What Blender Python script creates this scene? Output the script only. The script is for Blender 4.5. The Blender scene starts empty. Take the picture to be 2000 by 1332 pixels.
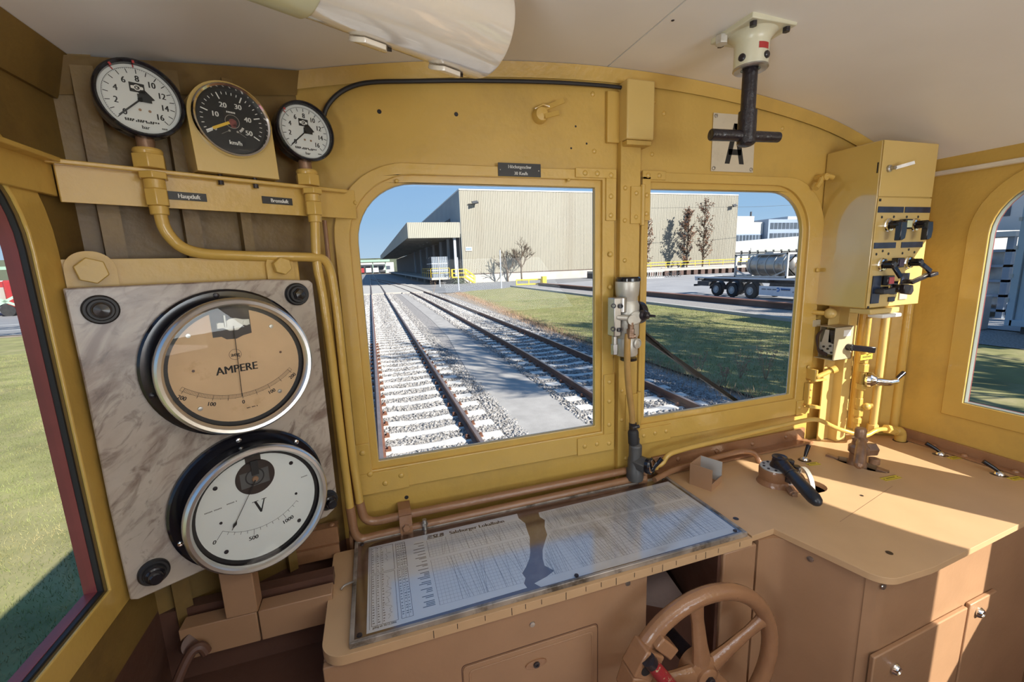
import bpy, math, random
from mathutils import Vector, Matrix
from mathutils.geometry import tessellate_polygon
import numpy as np
random.seed(7); RNG = np.random.default_rng(11)
SC = bpy.context.scene
COL = SC.collection
V = Vector
PI = math.pi
sin, cos, rad = math.sin, math.cos, math.radians


def lin(c):
    c /= 255.0
    return c / 12.92 if c <= 0.04045 else ((c + 0.055) / 1.055) ** 2.4


def C(r, g, b):
    return (lin(r), lin(g), lin(b), 1.0)


# ------------------------------------------------------------------ materials
MATS = {}


def mat(name, rgb, rough=0.5, metal=0.0, var=0.10, vscale=6.0, bump=0.0, bscale=40.0, stain=None,
        sscale=3.0, slo=0.55, shi=0.75, spec=0.5, coat=0.0, stretch=(1, 1, 1), chips=None, clo=0.72, chscale=30.0):
    m = bpy.data.materials.new(name)
    m.use_nodes = True
    nt = m.node_tree
    N, L = nt.nodes, nt.links
    b = N['Principled BSDF']
    b.inputs['Roughness'].default_value = rough
    b.inputs['Metallic'].default_value = metal
    b.inputs['Specular IOR Level'].default_value = spec
    if coat:
        b.inputs['Coat Weight'].default_value = coat
        b.inputs['Coat IOR'].default_value = 1.9 if coat >= 1 else 1.5
        b.inputs['Coat Roughness'].default_value = 0.08
    tc = N.new('ShaderNodeTexCoord')
    mp = N.new('ShaderNodeMapping')
    mp.inputs['Scale'].default_value = stretch
    L.new(tc.outputs['Object'], mp.inputs['Vector'])
    n1 = N.new('ShaderNodeTexNoise')
    n1.inputs['Scale'].default_value = vscale
    n1.inputs['Detail'].default_value = 5
    L.new(mp.outputs[0], n1.inputs['Vector'])
    r1 = N.new('ShaderNodeValToRGB')
    lo = [max(0, c * (1 - var)) for c in rgb[:3]] + [1]
    hi = [min(1, c * (1 + var)) for c in rgb[:3]] + [1]
    r1.color_ramp.elements[0].position = 0.3
    r1.color_ramp.elements[1].position = 0.7
    r1.color_ramp.elements[0].color = lo
    r1.color_ramp.elements[1].color = hi
    L.new(n1.outputs['Fac'], r1.inputs['Fac'])
    out = r1.outputs['Color']

    def over(out, colr, sc, a, z, seed):
        n2 = N.new('ShaderNodeTexNoise')
        n2.inputs['Scale'].default_value = sc
        n2.inputs['Detail'].default_value = 8
        n2.inputs['Roughness'].default_value = 0.65
        mp2 = N.new('ShaderNodeMapping')
        mp2.inputs['Location'].default_value = (seed, seed * 2, 3)
        mp2.inputs['Scale'].default_value = stretch
        L.new(tc.outputs['Object'], mp2.inputs['Vector'])
        L.new(mp2.outputs[0], n2.inputs['Vector'])
        r2 = N.new('ShaderNodeMapRange')
        r2.inputs['From Min'].default_value = a
        r2.inputs['From Max'].default_value = z
        L.new(n2.outputs['Fac'], r2.inputs['Value'])
        mx = N.new('ShaderNodeMix')
        mx.data_type = 'RGBA'
        L.new(r2.outputs[0], mx.inputs[0])
        L.new(out, mx.inputs[6])
        mx.inputs[7].default_value = colr
        return mx.outputs[2]
    if stain:
        out = over(out, stain, sscale, slo, shi, 5.3)
    if chips:
        out = over(out, chips, chscale, clo, clo + 0.02, 9.1)
    L.new(out, b.inputs['Base Color'])
    if bump:
        n3 = N.new('ShaderNodeTexNoise')
        n3.inputs['Scale'].default_value = bscale
        n3.inputs['Detail'].default_value = 4
        L.new(tc.outputs['Object'], n3.inputs['Vector'])
        bp = N.new('ShaderNodeBump')
        bp.inputs['Strength'].default_value = bump
        bp.inputs['Distance'].default_value = 0.01
        L.new(n3.outputs['Fac'], bp.inputs['Height'])
        L.new(bp.outputs[0], b.inputs['Normal'])
    MATS[name] = m
    return m


def glassmat(name, refl=0.06, tint=(0.97, 0.985, 0.98, 1), rough=0.0):
    m = bpy.data.materials.new(name)
    m.use_nodes = True
    nt = m.node_tree
    N, L = nt.nodes, nt.links
    N.remove(N['Principled BSDF'])
    t = N.new('ShaderNodeBsdfTransparent')
    t.inputs[0].default_value = tint
    g = N.new('ShaderNodeBsdfGlossy')
    g.inputs['Roughness'].default_value = rough
    ge = N.new('ShaderNodeNewGeometry')
    dt = N.new('ShaderNodeVectorMath')
    dt.operation = 'DOT_PRODUCT'
    L.new(ge.outputs['Normal'], dt.inputs[0])
    L.new(ge.outputs['Incoming'], dt.inputs[1])
    src = dt.outputs['Value']
    for op, val in (('ABSOLUTE', 0), ('SUBTRACT', None), ('POWER', 5.0), ('MULTIPLY', 0.9), ('ADD', refl)):
        mth = N.new('ShaderNodeMath')
        mth.operation = op
        mth.use_clamp = True
        if op == 'SUBTRACT':
            mth.inputs[0].default_value = 1.0
            L.new(src, mth.inputs[1])
        else:
            L.new(src, mth.inputs[0])
            mth.inputs[1].default_value = val
        src = mth.outputs[0]
    mx = N.new('ShaderNodeMixShader')
    L.new(mth.outputs[0], mx.inputs[0])
    L.new(t.outputs[0], mx.inputs[1])
    L.new(g.outputs[0], mx.inputs[2])
    L.new(mx.outputs[0], N['Material Output'].inputs[0])
    MATS[name] = m
    return m


YEL = (0.57, 0.37, 0.088, 1)
BRN = (0.37, 0.215, 0.120, 1)
mat('yellow_paint', YEL, 0.36, var=0.07, vscale=5, bump=0.10, bscale=55, stain=(0.42, 0.28, 0.08, 1), sscale=3.5, slo=0.52, shi=0.8, chips=(0.10, 0.05, 0.02, 1), clo=0.745)
mat('yellow_gloss', (0.59, 0.385, 0.095, 1), 0.24, coat=0.15, var=0.05, vscale=7, bump=0.16, bscale=35, chips=(0.10, 0.05, 0.02, 1), clo=0.75)
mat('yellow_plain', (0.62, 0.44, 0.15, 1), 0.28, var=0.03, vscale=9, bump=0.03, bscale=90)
mat('cabinet_yellow', (0.56, 0.39, 0.11, 1), 0.30, var=0.03, vscale=9, bump=0.02, bscale=60, coat=1.0)
mat('brown_paint', BRN, 0.40, var=0.07, vscale=7, bump=0.05, bscale=70)
mat('yellow_shaded', (0.20, 0.125, 0.035, 1), 0.45, var=0.15, vscale=5, bump=0.12, bscale=50, stain=(0.10, 0.055, 0.02, 1), sscale=3.0, slo=0.5, shi=0.72)  # stained yellow, colour darkened to stand in for the left corner's shade
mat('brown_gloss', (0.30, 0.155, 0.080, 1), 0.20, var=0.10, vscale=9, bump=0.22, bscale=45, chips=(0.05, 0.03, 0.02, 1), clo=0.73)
mat('dial_recess', (0.028, 0.018, 0.015, 1), 0.4, var=0.3, vscale=30)
mat('brown_dark', (0.105, 0.050, 0.034, 1), 0.45, var=0.15, vscale=8, bump=0.15, bscale=40)  # dark brown, deepened to carry the lower left corner's shade
mat('desk_brown', (0.54, 0.35, 0.19, 1), 0.46, var=0.05, vscale=9, bump=0.02, bscale=120, chips=(0.2, 0.08, 0.03, 1), clo=0.78, chscale=14)
mat('desk_edge', (0.55, 0.36, 0.15, 1), 0.5, var=0.12, vscale=14)
mat('ceiling_cream', (0.87, 0.85, 0.81, 1), 0.42, var=0.04, vscale=3, bump=0.06, bscale=9)
mat('cream_gloss', (0.74, 0.68, 0.58, 1), 0.14, var=0.06, vscale=5, bump=0.22, bscale=14, coat=1.0, stain=(0.55, 0.49, 0.38, 1), sscale=4, slo=0.55, shi=0.7, chips=(0.10, 0.08, 0.06, 1), clo=0.74, chscale=22)
mat('lime_cream', (0.62, 0.60, 0.36, 1), 0.3, var=0.05)
mat('cream_valve', (0.66, 0.64, 0.48, 1), 0.3, var=0.06, vscale=12, bump=0.1, bscale=30)
mat('black_gloss', (0.012, 0.011, 0.015, 1), 0.14, var=0.2)
mat('black_matte', (0.014, 0.013, 0.014, 1), 0.5, var=0.2)
mat('black_worn', (0.02, 0.016, 0.02, 1), 0.28, var=0.3, vscale=20, bump=0.3, bscale=60, stain=(0.20, 0.18, 0.18, 1), sscale=14, slo=0.60, shi=0.78)
mat('rubber', (0.018, 0.018, 0.020, 1), 0.6, var=0.2)
mat('handle_blueblack', (0.020, 0.024, 0.034, 1), 0.32, var=0.2, vscale=20, bump=0.08)
mat('bare_steel', (0.45, 0.43, 0.40, 1), 0.32, metal=0.9, var=0.15, vscale=15)
mat('aluminium_ring', (0.66, 0.65, 0.63, 1), 0.30, metal=0.95, var=0.06, vscale=12, bump=0.03)
mat('chrome', (0.82, 0.82, 0.82, 1), 0.10, metal=1.0, var=0.02)
mat('zinc_cast', (0.58, 0.56, 0.50, 1), 0.42, metal=0.45, var=0.12, vscale=18, bump=0.1, bscale=50, stain=(0.30, 0.24, 0.16, 1), sscale=10, slo=0.52, shi=0.75)
mat('grey_cast', (0.10, 0.10, 0.10, 1), 0.45, metal=0.3, var=0.2, vscale=18)
mat('brass_worn', (0.30, 0.18, 0.11, 1), 0.34, metal=0.35, var=0.3, vscale=25, bump=0.2, bscale=60)
mat('dial_white', (0.72, 0.74, 0.72, 1), 0.6, var=0.03)
mat('dial_tan', (0.66, 0.44, 0.25, 1), 0.6, var=0.07, vscale=14, stain=(0.48, 0.28, 0.13, 1), sscale=20, slo=0.6, shi=0.8)
mat('dial_black', (0.010, 0.010, 0.011, 1), 0.5, var=0.1)
mat('ink_black', (0.010, 0.009, 0.009, 1), 0.6, var=0.0)
mat('ink_white', (0.80, 0.80, 0.76, 1), 0.6, var=0.0)
mat('ink_red', (0.42, 0.03, 0.03, 1), 0.5, var=0.0)
mat('ink_grey', (0.10, 0.11, 0.14, 1), 0.7, var=0.1)
mat('needle_yellow', (0.80, 0.52, 0.05, 1), 0.5, var=0.0)
mat('print_grey', (0.20, 0.21, 0.26, 1), 0.8, var=0.2, vscale=30)
mat('print_light', (0.44, 0.46, 0.52, 1), 0.8, var=0.2, vscale=30)
mat('sign_black', (0.014, 0.013, 0.012, 1), 0.42, var=0.2)
mat('sign_cream', (0.60, 0.53, 0.40, 1), 0.4, var=0.05, vscale=8, stain=(0.42, 0.34, 0.22, 1), sscale=9, slo=0.58, shi=0.8)
mat('label_yellow', (0.66, 0.52, 0.06, 1), 0.45, var=0.04)
mat('label_blue', (0.012, 0.022, 0.055, 1), 0.3, var=0.5, vscale=40)
mat('white_plastic', (0.85, 0.84, 0.80, 1), 0.35, var=0.02)
mat('paper', (0.84, 0.86, 0.90, 1), 0.8, var=0.03, vscale=10)
mat('paper_stained', (0.76, 0.77, 0.80, 1), 0.8, var=0.05, vscale=8, stain=(0.20, 0.16, 0.14, 1), sscale=3.6, slo=0.53, shi=0.74)
mat('board_brown', (0.13, 0.062, 0.036, 1), 0.5, var=0.2, vscale=9, stain=(0.24, 0.16, 0.12, 1), sscale=6, slo=0.5, shi=0.7)
mat('frame_worn', (0.34, 0.30, 0.26, 1), 0.35, metal=0.4, var=0.4, vscale=16, stain=(0.10, 0.08, 0.06, 1), sscale=12, slo=0.5, shi=0.62)
mat('hose_tan', (0.45, 0.27, 0.09, 1), 0.35, var=0.15, vscale=20)
mat('red_paint', (0.30, 0.022, 0.028, 1), 0.4, var=0.15, chips=(0.42, 0.34, 0.20, 1), clo=0.60, chscale=75)
mat('red_dark', (0.24, 0.055, 0.055, 1), 0.42, var=0.12, vscale=12, bump=0.05)
mat('movement_red', (0.22, 0.06, 0.055, 1), 0.4, var=0.5, vscale=120)
mat('red_lamp', (0.50, 0.06, 0.07, 1), 0.3, var=0.0)
mat('green_lamp', (0.62, 0.66, 0.42, 1), 0.3, var=0.0)
mat('purple_lamp', (0.05, 0.018, 0.045, 1), 0.3, var=0.0)
mat('wire_mix', (0.06, 0.03, 0.02, 1), 0.5, var=0.4)
mat('relay_grey', (0.50, 0.50, 0.48, 1), 0.4, metal=0.2, var=0.1)
mat('box_grey', (0.46, 0.38, 0.24, 1), 0.4, var=0.05)
# marble: cream slab with brown diagonal veins
m = mat('marble', (0.48, 0.415, 0.345, 1), 0.30, var=0.12, vscale=9, stretch=(1.0, 1.0, 1.0))
_nt = m.node_tree
_N, _L = _nt.nodes, _nt.links
_b = _N['Principled BSDF']
_src = _b.inputs['Base Color'].links[0].from_socket
_tc = _N.new('ShaderNodeTexCoord')
_mp = _N.new('ShaderNodeMapping')
_mp.inputs['Scale'].default_value = (0.9, 1.0, 2.3)
_m0 = _N.new('ShaderNodeMapping')
_m0.inputs['Rotation'].default_value = (0, rad(47), 0)
_L.new(_tc.outputs['Object'], _m0.inputs['Vector'])
_L.new(_m0.outputs[0], _mp.inputs['Vector'])
for _i, (_sc, _a, _z, _cl) in enumerate([(2.6, 0.44, 0.66, (0.33, 0.245, 0.195, 1)), (6.0, 0.50, 0.68, (0.17, 0.11, 0.085, 1)), (17.0, 0.53, 0.70, (0.12, 0.075, 0.055, 1)), (4.1, 0.58, 0.70, (0.10, 0.062, 0.045, 1))]):
    _n = _N.new('ShaderNodeTexNoise')
    _n.inputs['Scale'].default_value = _sc
    _n.inputs['Detail'].default_value = 7
    _n.inputs['Roughness'].default_value = 0.6
    _n.inputs['Distortion'].default_value = 1.3
    _L.new(_mp.outputs[0], _n.inputs['Vector'])
    _r = _N.new('ShaderNodeMapRange')
    _r.inputs['From Min'].default_value = _a
    _r.inputs['From Max'].default_value = _z
    _r.inputs['To Max'].default_value = 0.80
    _L.new(_n.outputs['Fac'], _r.inputs['Value'])
    _x = _N.new('ShaderNodeMix')
    _x.data_type = 'RGBA'
    _L.new(_r.outputs[0], _x.inputs[0])
    _L.new(_src, _x.inputs[6])
    _x.inputs[7].default_value = _cl
    _src = _x.outputs[2]
_L.new(_src, _b.inputs['Base Color'])
glassmat('glass', 0.010)
glassmat('dial_glass', 0.028)
glassmat('cover_film', 0.22, (0.93, 0.95, 0.97, 1), 0.13)
# outdoors
mat('warehouse_cream', (0.286, 0.271, 0.225, 1), 0.55, var=0.05, vscale=0.4, stain=(0.22, 0.19, 0.145, 1), sscale=1.0, slo=0.52, shi=0.85, stretch=(0.25, 0.25, 0.02))
mat('canopy_cream', (0.321, 0.314, 0.268, 1), 0.55, var=0.05, vscale=0.4)
mat('warehouse_side', (0.26, 0.31, 0.34, 1), 0.6, var=0.06, vscale=0.3)
mat('soffit', (0.32, 0.31, 0.28, 1), 0.8, var=0.15, vscale=0.6)
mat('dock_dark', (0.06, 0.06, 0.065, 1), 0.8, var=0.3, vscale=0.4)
mat('concrete', (0.378, 0.36, 0.333, 1), 0.85, var=0.10, vscale=1.5, bump=0.1, bscale=8)
mat('plinth', (0.416, 0.4, 0.368, 1), 0.85, var=0.10, vscale=0.8)
mat('sleeper_concrete', (0.56, 0.54, 0.51, 1), 0.85, var=0.10, vscale=9, bump=0.1, bscale=30)
mat('ballast_stone', (0.265, 0.255, 0.25, 1), 0.9, var=0.55, vscale=11)
mat('ballast_bed', (0.25, 0.235, 0.225, 1), 0.95, var=0.5, vscale=22, bump=0.8, bscale=25)
mat('path_grit', (0.33, 0.315, 0.30, 1), 0.95, var=0.12, vscale=3, bump=0.3, bscale=40)
mat('asphalt', (0.19, 0.195, 0.205, 1), 0.9, var=0.15, vscale=0.6)
mat('yard_asphalt', (0.281, 0.281, 0.292, 1), 0.85, var=0.12, vscale=0.35)
mat('rail_rust', (0.17, 0.075, 0.045, 1), 0.6, var=0.2, vscale=6)
mat('rail_top', (0.30, 0.22, 0.18, 1), 0.35, metal=0.6, var=0.15, vscale=5)
mat('lawn', (0.199, 0.195, 0.071, 1), 0.95, var=0.25, vscale=1.2, stain=(0.30, 0.26, 0.13, 1), sscale=0.8, slo=0.48, shi=0.72, bump=0.6, bscale=12)
mat('grass_blade', (0.18, 0.204, 0.067, 1), 0.8, var=0.45, vscale=1.3, stain=(0.33, 0.28, 0.13, 1), sscale=0.9, slo=0.48, shi=0.70)
mat('dry_grass', (0.34, 0.23, 0.15, 1), 0.9, var=0.3, vscale=2)
mat('earth', (0.25, 0.20, 0.15, 1), 0.95, var=0.2, vscale=1.5, bump=0.4, bscale=12)
mat('bark', (0.10, 0.075, 0.055, 1), 0.9, var=0.2)
mat('brown_leaf', (0.13, 0.062, 0.035, 1), 0.8, var=0.4, vscale=1.5)
mat('safety_yellow', (0.72, 0.50, 0.03, 1), 0.45, var=0.06)
mat('steel_brown', (0.085, 0.050, 0.042, 1), 0.7, var=0.2, vscale=1)
mat('tyre', (0.022, 0.022, 0.024, 1), 0.75, var=0.2)
mat('tank_steel', (0.42, 0.40, 0.37, 1), 0.34, metal=0.65, var=0.14, vscale=1.2, stain=(0.16, 0.12, 0.09, 1), sscale=1.6, slo=0.55, shi=0.75)
mat('frame_grey', (0.45, 0.45, 0.44, 1), 0.5, var=0.1)
mat('seal_grey', (0.20, 0.22, 0.20, 1), 0.5, var=0.1)
mat('trailer_white', (0.594, 0.621, 0.666, 1), 0.45, var=0.04)
mat('trailer_dark', (0.045, 0.048, 0.055, 1), 0.6, var=0.2)
mat('logo_blue', (0.03, 0.16, 0.45, 1), 0.5, var=0.0)
mat('orange_paint', (0.72, 0.36, 0.08, 1), 0.5, var=0.1)
mat('building_white', (0.528, 0.528, 0.512, 1), 0.6, var=0.05, vscale=0.2)
mat('building_blue', (0.22, 0.28, 0.38, 1), 0.5, var=0.08, vscale=0.1)
mat('window_dark', (0.06, 0.075, 0.10, 1), 0.15, var=0.3, vscale=0.15)
mat('hall_green', (0.36, 0.40, 0.38, 1), 0.6, var=0.06, vscale=0.2)
mat('mint_steel', (0.24, 0.36, 0.30, 1), 0.5, var=0.06)
mat('pole_grey', (0.42, 0.46, 0.52, 1), 0.5, var=0.05)
mat('crate_blue', (0.24, 0.29, 0.36, 1), 0.6, var=0.10, vscale=0.8)
mat('container_blue', (0.38, 0.48, 0.56, 1), 0.5, var=0.08, vscale=0.6, stain=(0.12, 0.05, 0.03, 1), sscale=0.8, slo=0.66, shi=0.72)
mat('wire', (0.03, 0.03, 0.03, 1), 0.6, var=0.0)
mat('distant_green', (0.07, 0.085, 0.06, 1), 0.9, var=0.4, vscale=0.1)


# ------------------------------------------------------------------ glyphs (built-in font, converted once)
CHARS = "ABCDEFGHIJKLMNOPQRSTUVWXYZabcdefghijklmnopqrstuvwxyz0123456789./-,|<üö"
GL = {}


def _glyphs():
    obs = {}
    def mk(s):
        cu = bpy.data.curves.new('g', 'FONT')
        cu.body = s
        cu.size = 1.0
        cu.resolution_u = 3
        o = bpy.data.objects.new('g', cu)
        COL.objects.link(o)
        return o
    for ch in CHARS:
        obs[ch] = (mk(ch), mk('H' + ch + 'H'))
    hh = mk('HH')
    bpy.context.view_layer.update()
    dg = bpy.context.evaluated_depsgraph_get()
    def wid(o):
        me = o.evaluated_get(dg).to_mesh()
        xs = [v.co.x for v in me.vertices]
        w = max(xs) - min(xs)
        o.evaluated_get(dg).to_mesh_clear()
        return w
    w0 = wid(hh)
    for ch, (a, b) in obs.items():
        me = a.evaluated_get(dg).to_mesh()
        vs = [(v.co.x, v.co.y) for v in me.vertices]
        fs = [tuple(p.vertices) for p in me.polygons]
        a.evaluated_get(dg).to_mesh_clear()
        GL[ch] = (vs, fs, wid(b) - w0)
    GL[' '] = ([], [], 0.3)
    for a, b in list(obs.values()) + [(hh, None)]:
        for o in (a, b):
            if o:
                cu = o.data
                bpy.data.objects.remove(o)
                bpy.data.curves.remove(cu)
    hs = [v[1] for v in GL['H'][0]]
    return max(hs) - min(hs)


CAPH = _glyphs()


# ------------------------------------------------------------------ mesh builder
class MB:
    def __init__(s):
        s.v, s.f = [], []

    def add(s, vs, fs):
        b = len(s.v)
        s.v.extend(V(p) for p in vs)
        s.f.extend(tuple(b + i for i in f) for f in fs)
        return s

    def box(s, x0, x1, y0, y1, z0, z1, M=None):
        vs = [V((x, y, z)) for x in (x0, x1) for y in (y0, y1) for z in (z0, z1)]
        if M is not None:
            vs = [M @ p for p in vs]
        return s.add(vs, [(0, 1, 3, 2), (4, 6, 7, 5), (0, 4, 5, 1), (2, 3, 7, 6), (0, 2, 6, 4), (1, 5, 7, 3)])

    def beam(s, p0, p1, w, h, up=(0, 0, 1)):
        p0, p1 = V(p0), V(p1)
        d = (p1 - p0).normalized()
        u = V(up)
        r = d.cross(u)
        if r.length < 1e-6:
            r = d.cross(V((1, 0, 0)))
        r.normalize()
        u = r.cross(d)
        vs = []
        for p in (p0, p1):
            for a, b in ((-1, -1), (1, -1), (1, 1), (-1, 1)):
                vs.append(p + r * (a * w / 2) + u * (b * h / 2))
        return s.add(vs, [(0, 1, 2, 3), (7, 6, 5, 4), (0, 4, 5, 1), (1, 5, 6, 2), (2, 6, 7, 3), (3, 7, 4, 0)])

    def lathe(s, prof, o, axis, n=32, a0=0.0, a1=2 * PI):
        """prof: (radius, height along axis)"""
        o, ax = V(o), V(axis).normalized()
        t = ax.orthogonal().normalized()
        w = ax.cross(t)
        full = abs(a1 - a0 - 2 * PI) < 1e-6
        k = n if full else n + 1
        vs, fs = [], []
        for r, h in prof:
            for i in range(k):
                a = a0 + (a1 - a0) * i / n
                vs.append(o + ax * h + (t * cos(a) + w * sin(a)) * r)
        for j in range(len(prof) - 1):
            for i in range(n):
                i2 = (i + 1) % k
                fs.append((j * k + i, j * k + i2, (j + 1) * k + i2, (j + 1) * k + i))
        return s.add(vs, fs)

    def cyl(s, p0, p1, r0, r1=None, n=20):
        p0, p1 = V(p0), V(p1)
        L = (p1 - p0).length
        if L < 1e-9:
            return s
        r1 = r0 if r1 is None else r1
        return s.lathe([(0.0, 0), (r0, 0), (r1, L), (0.0, L)], p0, p1 - p0, n)

    def hexa(s, p0, p1, r):
        return s.cyl(p0, p1, r, r, 6)

    def tube(s, pts, r, n=10, caps=True):
        pts = [V(p) for p in pts]
        rs = r if isinstance(r, (list, tuple)) else [r] * len(pts)
        vs, fs = [], []
        t0 = (pts[1] - pts[0]).normalized()
        nrm = t0.orthogonal().normalized()
        for i, p in enumerate(pts):
            if i == 0:
                t = t0
            elif i == len(pts) - 1:
                t = (pts[i] - pts[i - 1]).normalized()
            else:
                t = ((pts[i] - pts[i - 1]).normalized() + (pts[i + 1] - pts[i]).normalized())
                t = t.normalized() if t.length > 1e-6 else (pts[i] - pts[i - 1]).normalized()
            nrm = (nrm - t * nrm.dot(t)).normalized()
            b = t.cross(nrm)
            for k in range(n):
                a = 2 * PI * k / n
                vs.append(p + (nrm * cos(a) + b * sin(a)) * rs[i])
        for i in range(len(pts) - 1):
            for k in range(n):
                k2 = (k + 1) % n
                fs.append((i * n + k, i * n + k2, (i + 1) * n + k2, (i + 1) * n + k))
        if caps:
            fs.append(tuple(range(n - 1, -1, -1)))
            fs.append(tuple((len(pts) - 1) * n + k for k in range(n)))
        return s.add(vs, fs)

    def ball(s, c, r, n=12, sx=1, sy=1, sz=1, ax=(0, 0, 1)):
        c = V(c)
        prof = [(r * sin(PI * i / n), -r * cos(PI * i / n)) for i in range(n + 1)]
        b = len(s.v)
        s.lathe(prof, (0, 0, 0), ax, n * 2)
        for i in range(b, len(s.v)):
            p = s.v[i]
            s.v[i] = c + V((p.x * sx, p.y * sy, p.z * sz))
        return s

    def rivet(s, p, n, r=0.006, h=0.004):
        return s.lathe([(r, 0), (r * 0.85, h * 0.55), (r * 0.5, h * 0.9), (0, h)], p, n, 10)

    def torus(s, c, axis, R, r, n=48, m=12):
        prof = [(R + r * cos(2 * PI * i / m), r * sin(2 * PI * i / m)) for i in range(m + 1)]
        return s.lathe(prof, c, axis, n)

    def plate(s, outer, holes, t0, t1, F):
        """2D outline with holes, extruded from t0 to t1; F(a, b, t) gives the world point"""
        loops = [list(outer)] + [list(h) for h in holes]
        flat = [p for lp in loops for p in lp]
        tris = tessellate_polygon([[V((p[0], p[1], 0)) for p in lp] for lp in loops])
        n = len(flat)
        vs = [F(p[0], p[1], t0) for p in flat] + [F(p[0], p[1], t1) for p in flat]
        fs = [tuple(t) for t in tris] + [tuple(i + n for i in reversed(t)) for t in tris]
        k = 0
        for lp in loops:
            m = len(lp)
            for i in range(m):
                a, b = k + i, k + (i + 1) % m
                fs.append((a, b, b + n, a + n))
            k += m
        return s.add(vs, fs)

    # flat marks on a face: F(u, v) -> world point
    def poly(s, F, pts):
        return s.add([F(*p) for p in pts], [tuple(range(len(pts)))])

    def stroke(s, F, a, b, w):
        d = V((b[0] - a[0], b[1] - a[1]))
        if d.length < 1e-9:
            return s
        d.normalize()
        q = V((-d.y, d.x)) * (w / 2)
        return s.poly(F, [(a[0] + q.x, a[1] + q.y), (a[0] - q.x, a[1] - q.y), (b[0] - q.x, b[1] - q.y), (b[0] + q.x, b[1] + q.y)])

    def path(s, F, pts, w):
        for a, b in zip(pts, pts[1:]):
            s.stroke(F, a, b, w)
        return s

    def ring(s, F, c, r0, r1, n=40, a0=0, a1=2 * PI):
        vs, fs = [], []
        for i in range(n + 1):
            a = a0 + (a1 - a0) * i / n
            for r in (r0, r1):
                vs.append(F(c[0] + r * cos(a), c[1] + r * sin(a)))
        for i in range(n):
            fs.append((2 * i, 2 * i + 1, 2 * i + 3, 2 * i + 2))
        return s.add(vs, fs)

    def disc(s, F, c, r, n=40):
        return s.poly(F, [(c[0] + r * cos(2 * PI * i / n), c[1] + r * sin(2 * PI * i / n)) for i in range(n)])

    def rect(s, F, x0, x1, y0, y1):
        return s.poly(F, [(x0, y0), (x1, y0), (x1, y1), (x0, y1)])

    def text(s, F, body, c, h, align='c', rot=0.0, sx=1.0, bold=0.045):
        if bold:
            for e in (-bold, bold):
                dx = e * h
                s.text(F, body, (c[0] + dx * cos(rot), c[1] + dx * sin(rot)), h, align, rot, sx, 0)
            return s
        k = h / CAPH
        w = sum(GL[ch][2] for ch in body) * k * sx
        x = {'c': -w / 2, 'l': 0, 'r': -w}[align]
        ca, sa = cos(rot), sin(rot)
        for ch in body:
            vs, fs, adv = GL[ch]
            pts = []
            for px, py in vs:
                a, b = x + px * k * sx, py * k - (h / 2 if align == 'c' else 0)
                pts.append(F(c[0] + a * ca - b * sa, c[1] + a * sa + b * ca))
            if pts:
                s.add(pts, fs)
            x += adv * k * sx
        return s


ROOT = {}


def thing(name, label, cat, loc=(0, 0, 0), group=None, kind=None):
    o = bpy.data.objects.new(name, None)
    o.empty_display_size = 0.02
    COL.objects.link(o)
    o.location = loc
    o['label'] = label
    o['category'] = cat
    if group:
        o['group'] = group
    if kind:
        o['kind'] = kind
    ROOT[o.name] = V(loc)
    return o


def islands(mb):
    par = list(range(len(mb.v)))
    def find(i):
        while par[i] != i:
            par[i] = par[par[i]]
            i = par[i]
        return i
    for f in mb.f:
        r = find(f[0])
        for i in f[1:]:
            par[find(i)] = r
    groups = {}
    for f in mb.f:
        groups.setdefault(find(f[0]), []).append(f)
    out = []
    for fs in groups.values():
        idx = sorted({i for f in fs for i in f})
        mp = {k: j for j, k in enumerate(idx)}
        m = MB()
        m.v = [mb.v[i] for i in idx]
        m.f = [tuple(mp[i] for i in f) for f in fs]
        out.append(m)
    return out


SPLIT_NAMES = {'bolt', 'screw', 'hex_socket', 'set_screw', 'end_cap', 'dial_screw', 'index_screw', 'red_mark', 'tray_rim', 'band', 'door_hinge', 'vent', 'support', 'leg', 'wheelset', 'light_strip', 'rafter', 'hinge', 'corner_plate', 'cover_flange', 'dial_mark', 'driver_cab', 'flange'}


def build(name, mb, material, parent=None, loc=None, bevel=0.0, smooth=True, ang=35, label=None, stuff=False):
    if parent is not None and name in SPLIT_NAMES:
        parts = islands(mb)
        if 1 < len(parts) <= 40:
            return [build1(name, m, material, parent, loc, bevel, smooth, ang, label, stuff) for m in parts][0]
    return build1(name, mb, material, parent, loc, bevel, smooth, ang, label, stuff)


def build1(name, mb, material, parent=None, loc=None, bevel=0.0, smooth=True, ang=35, label=None, stuff=False):
    off = V(loc) if loc is not None else (ROOT[parent.name] if parent is not None else V((0, 0, 0)))
    me = bpy.data.meshes.new(name)
    me.from_pydata([tuple(p - off) for p in mb.v], [], mb.f)
    me.validate()
    import bmesh
    if len(me.polygons) < 60000:
        bm = bmesh.new()
        bm.from_mesh(me)
        bmesh.ops.recalc_face_normals(bm, faces=bm.faces)
        bm.to_mesh(me)
        bm.free()
    o = bpy.data.objects.new(name, me)
    COL.objects.link(o)
    me.materials.append(MATS[material] if isinstance(material, str) else material)
    if smooth and len(me.polygons):
        me.polygons.foreach_set('use_smooth', [True] * len(me.polygons))
        me.set_sharp_from_angle(angle=rad(ang))
    if bevel:
        bv = o.modifiers.new('edge', 'BEVEL')
        bv.width = bevel
        bv.segments = 2
        bv.limit_method = 'ANGLE'
        bv.angle_limit = rad(40)
        bv.harden_normals = False
    if parent is not None:
        o.parent = parent
        ROOT[o.name] = off
    else:
        o.location = off
        ROOT[o.name] = off
    if label:
        o['label'] = label
    if stuff:
        o['kind'] = 'stuff'
    return o


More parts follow.
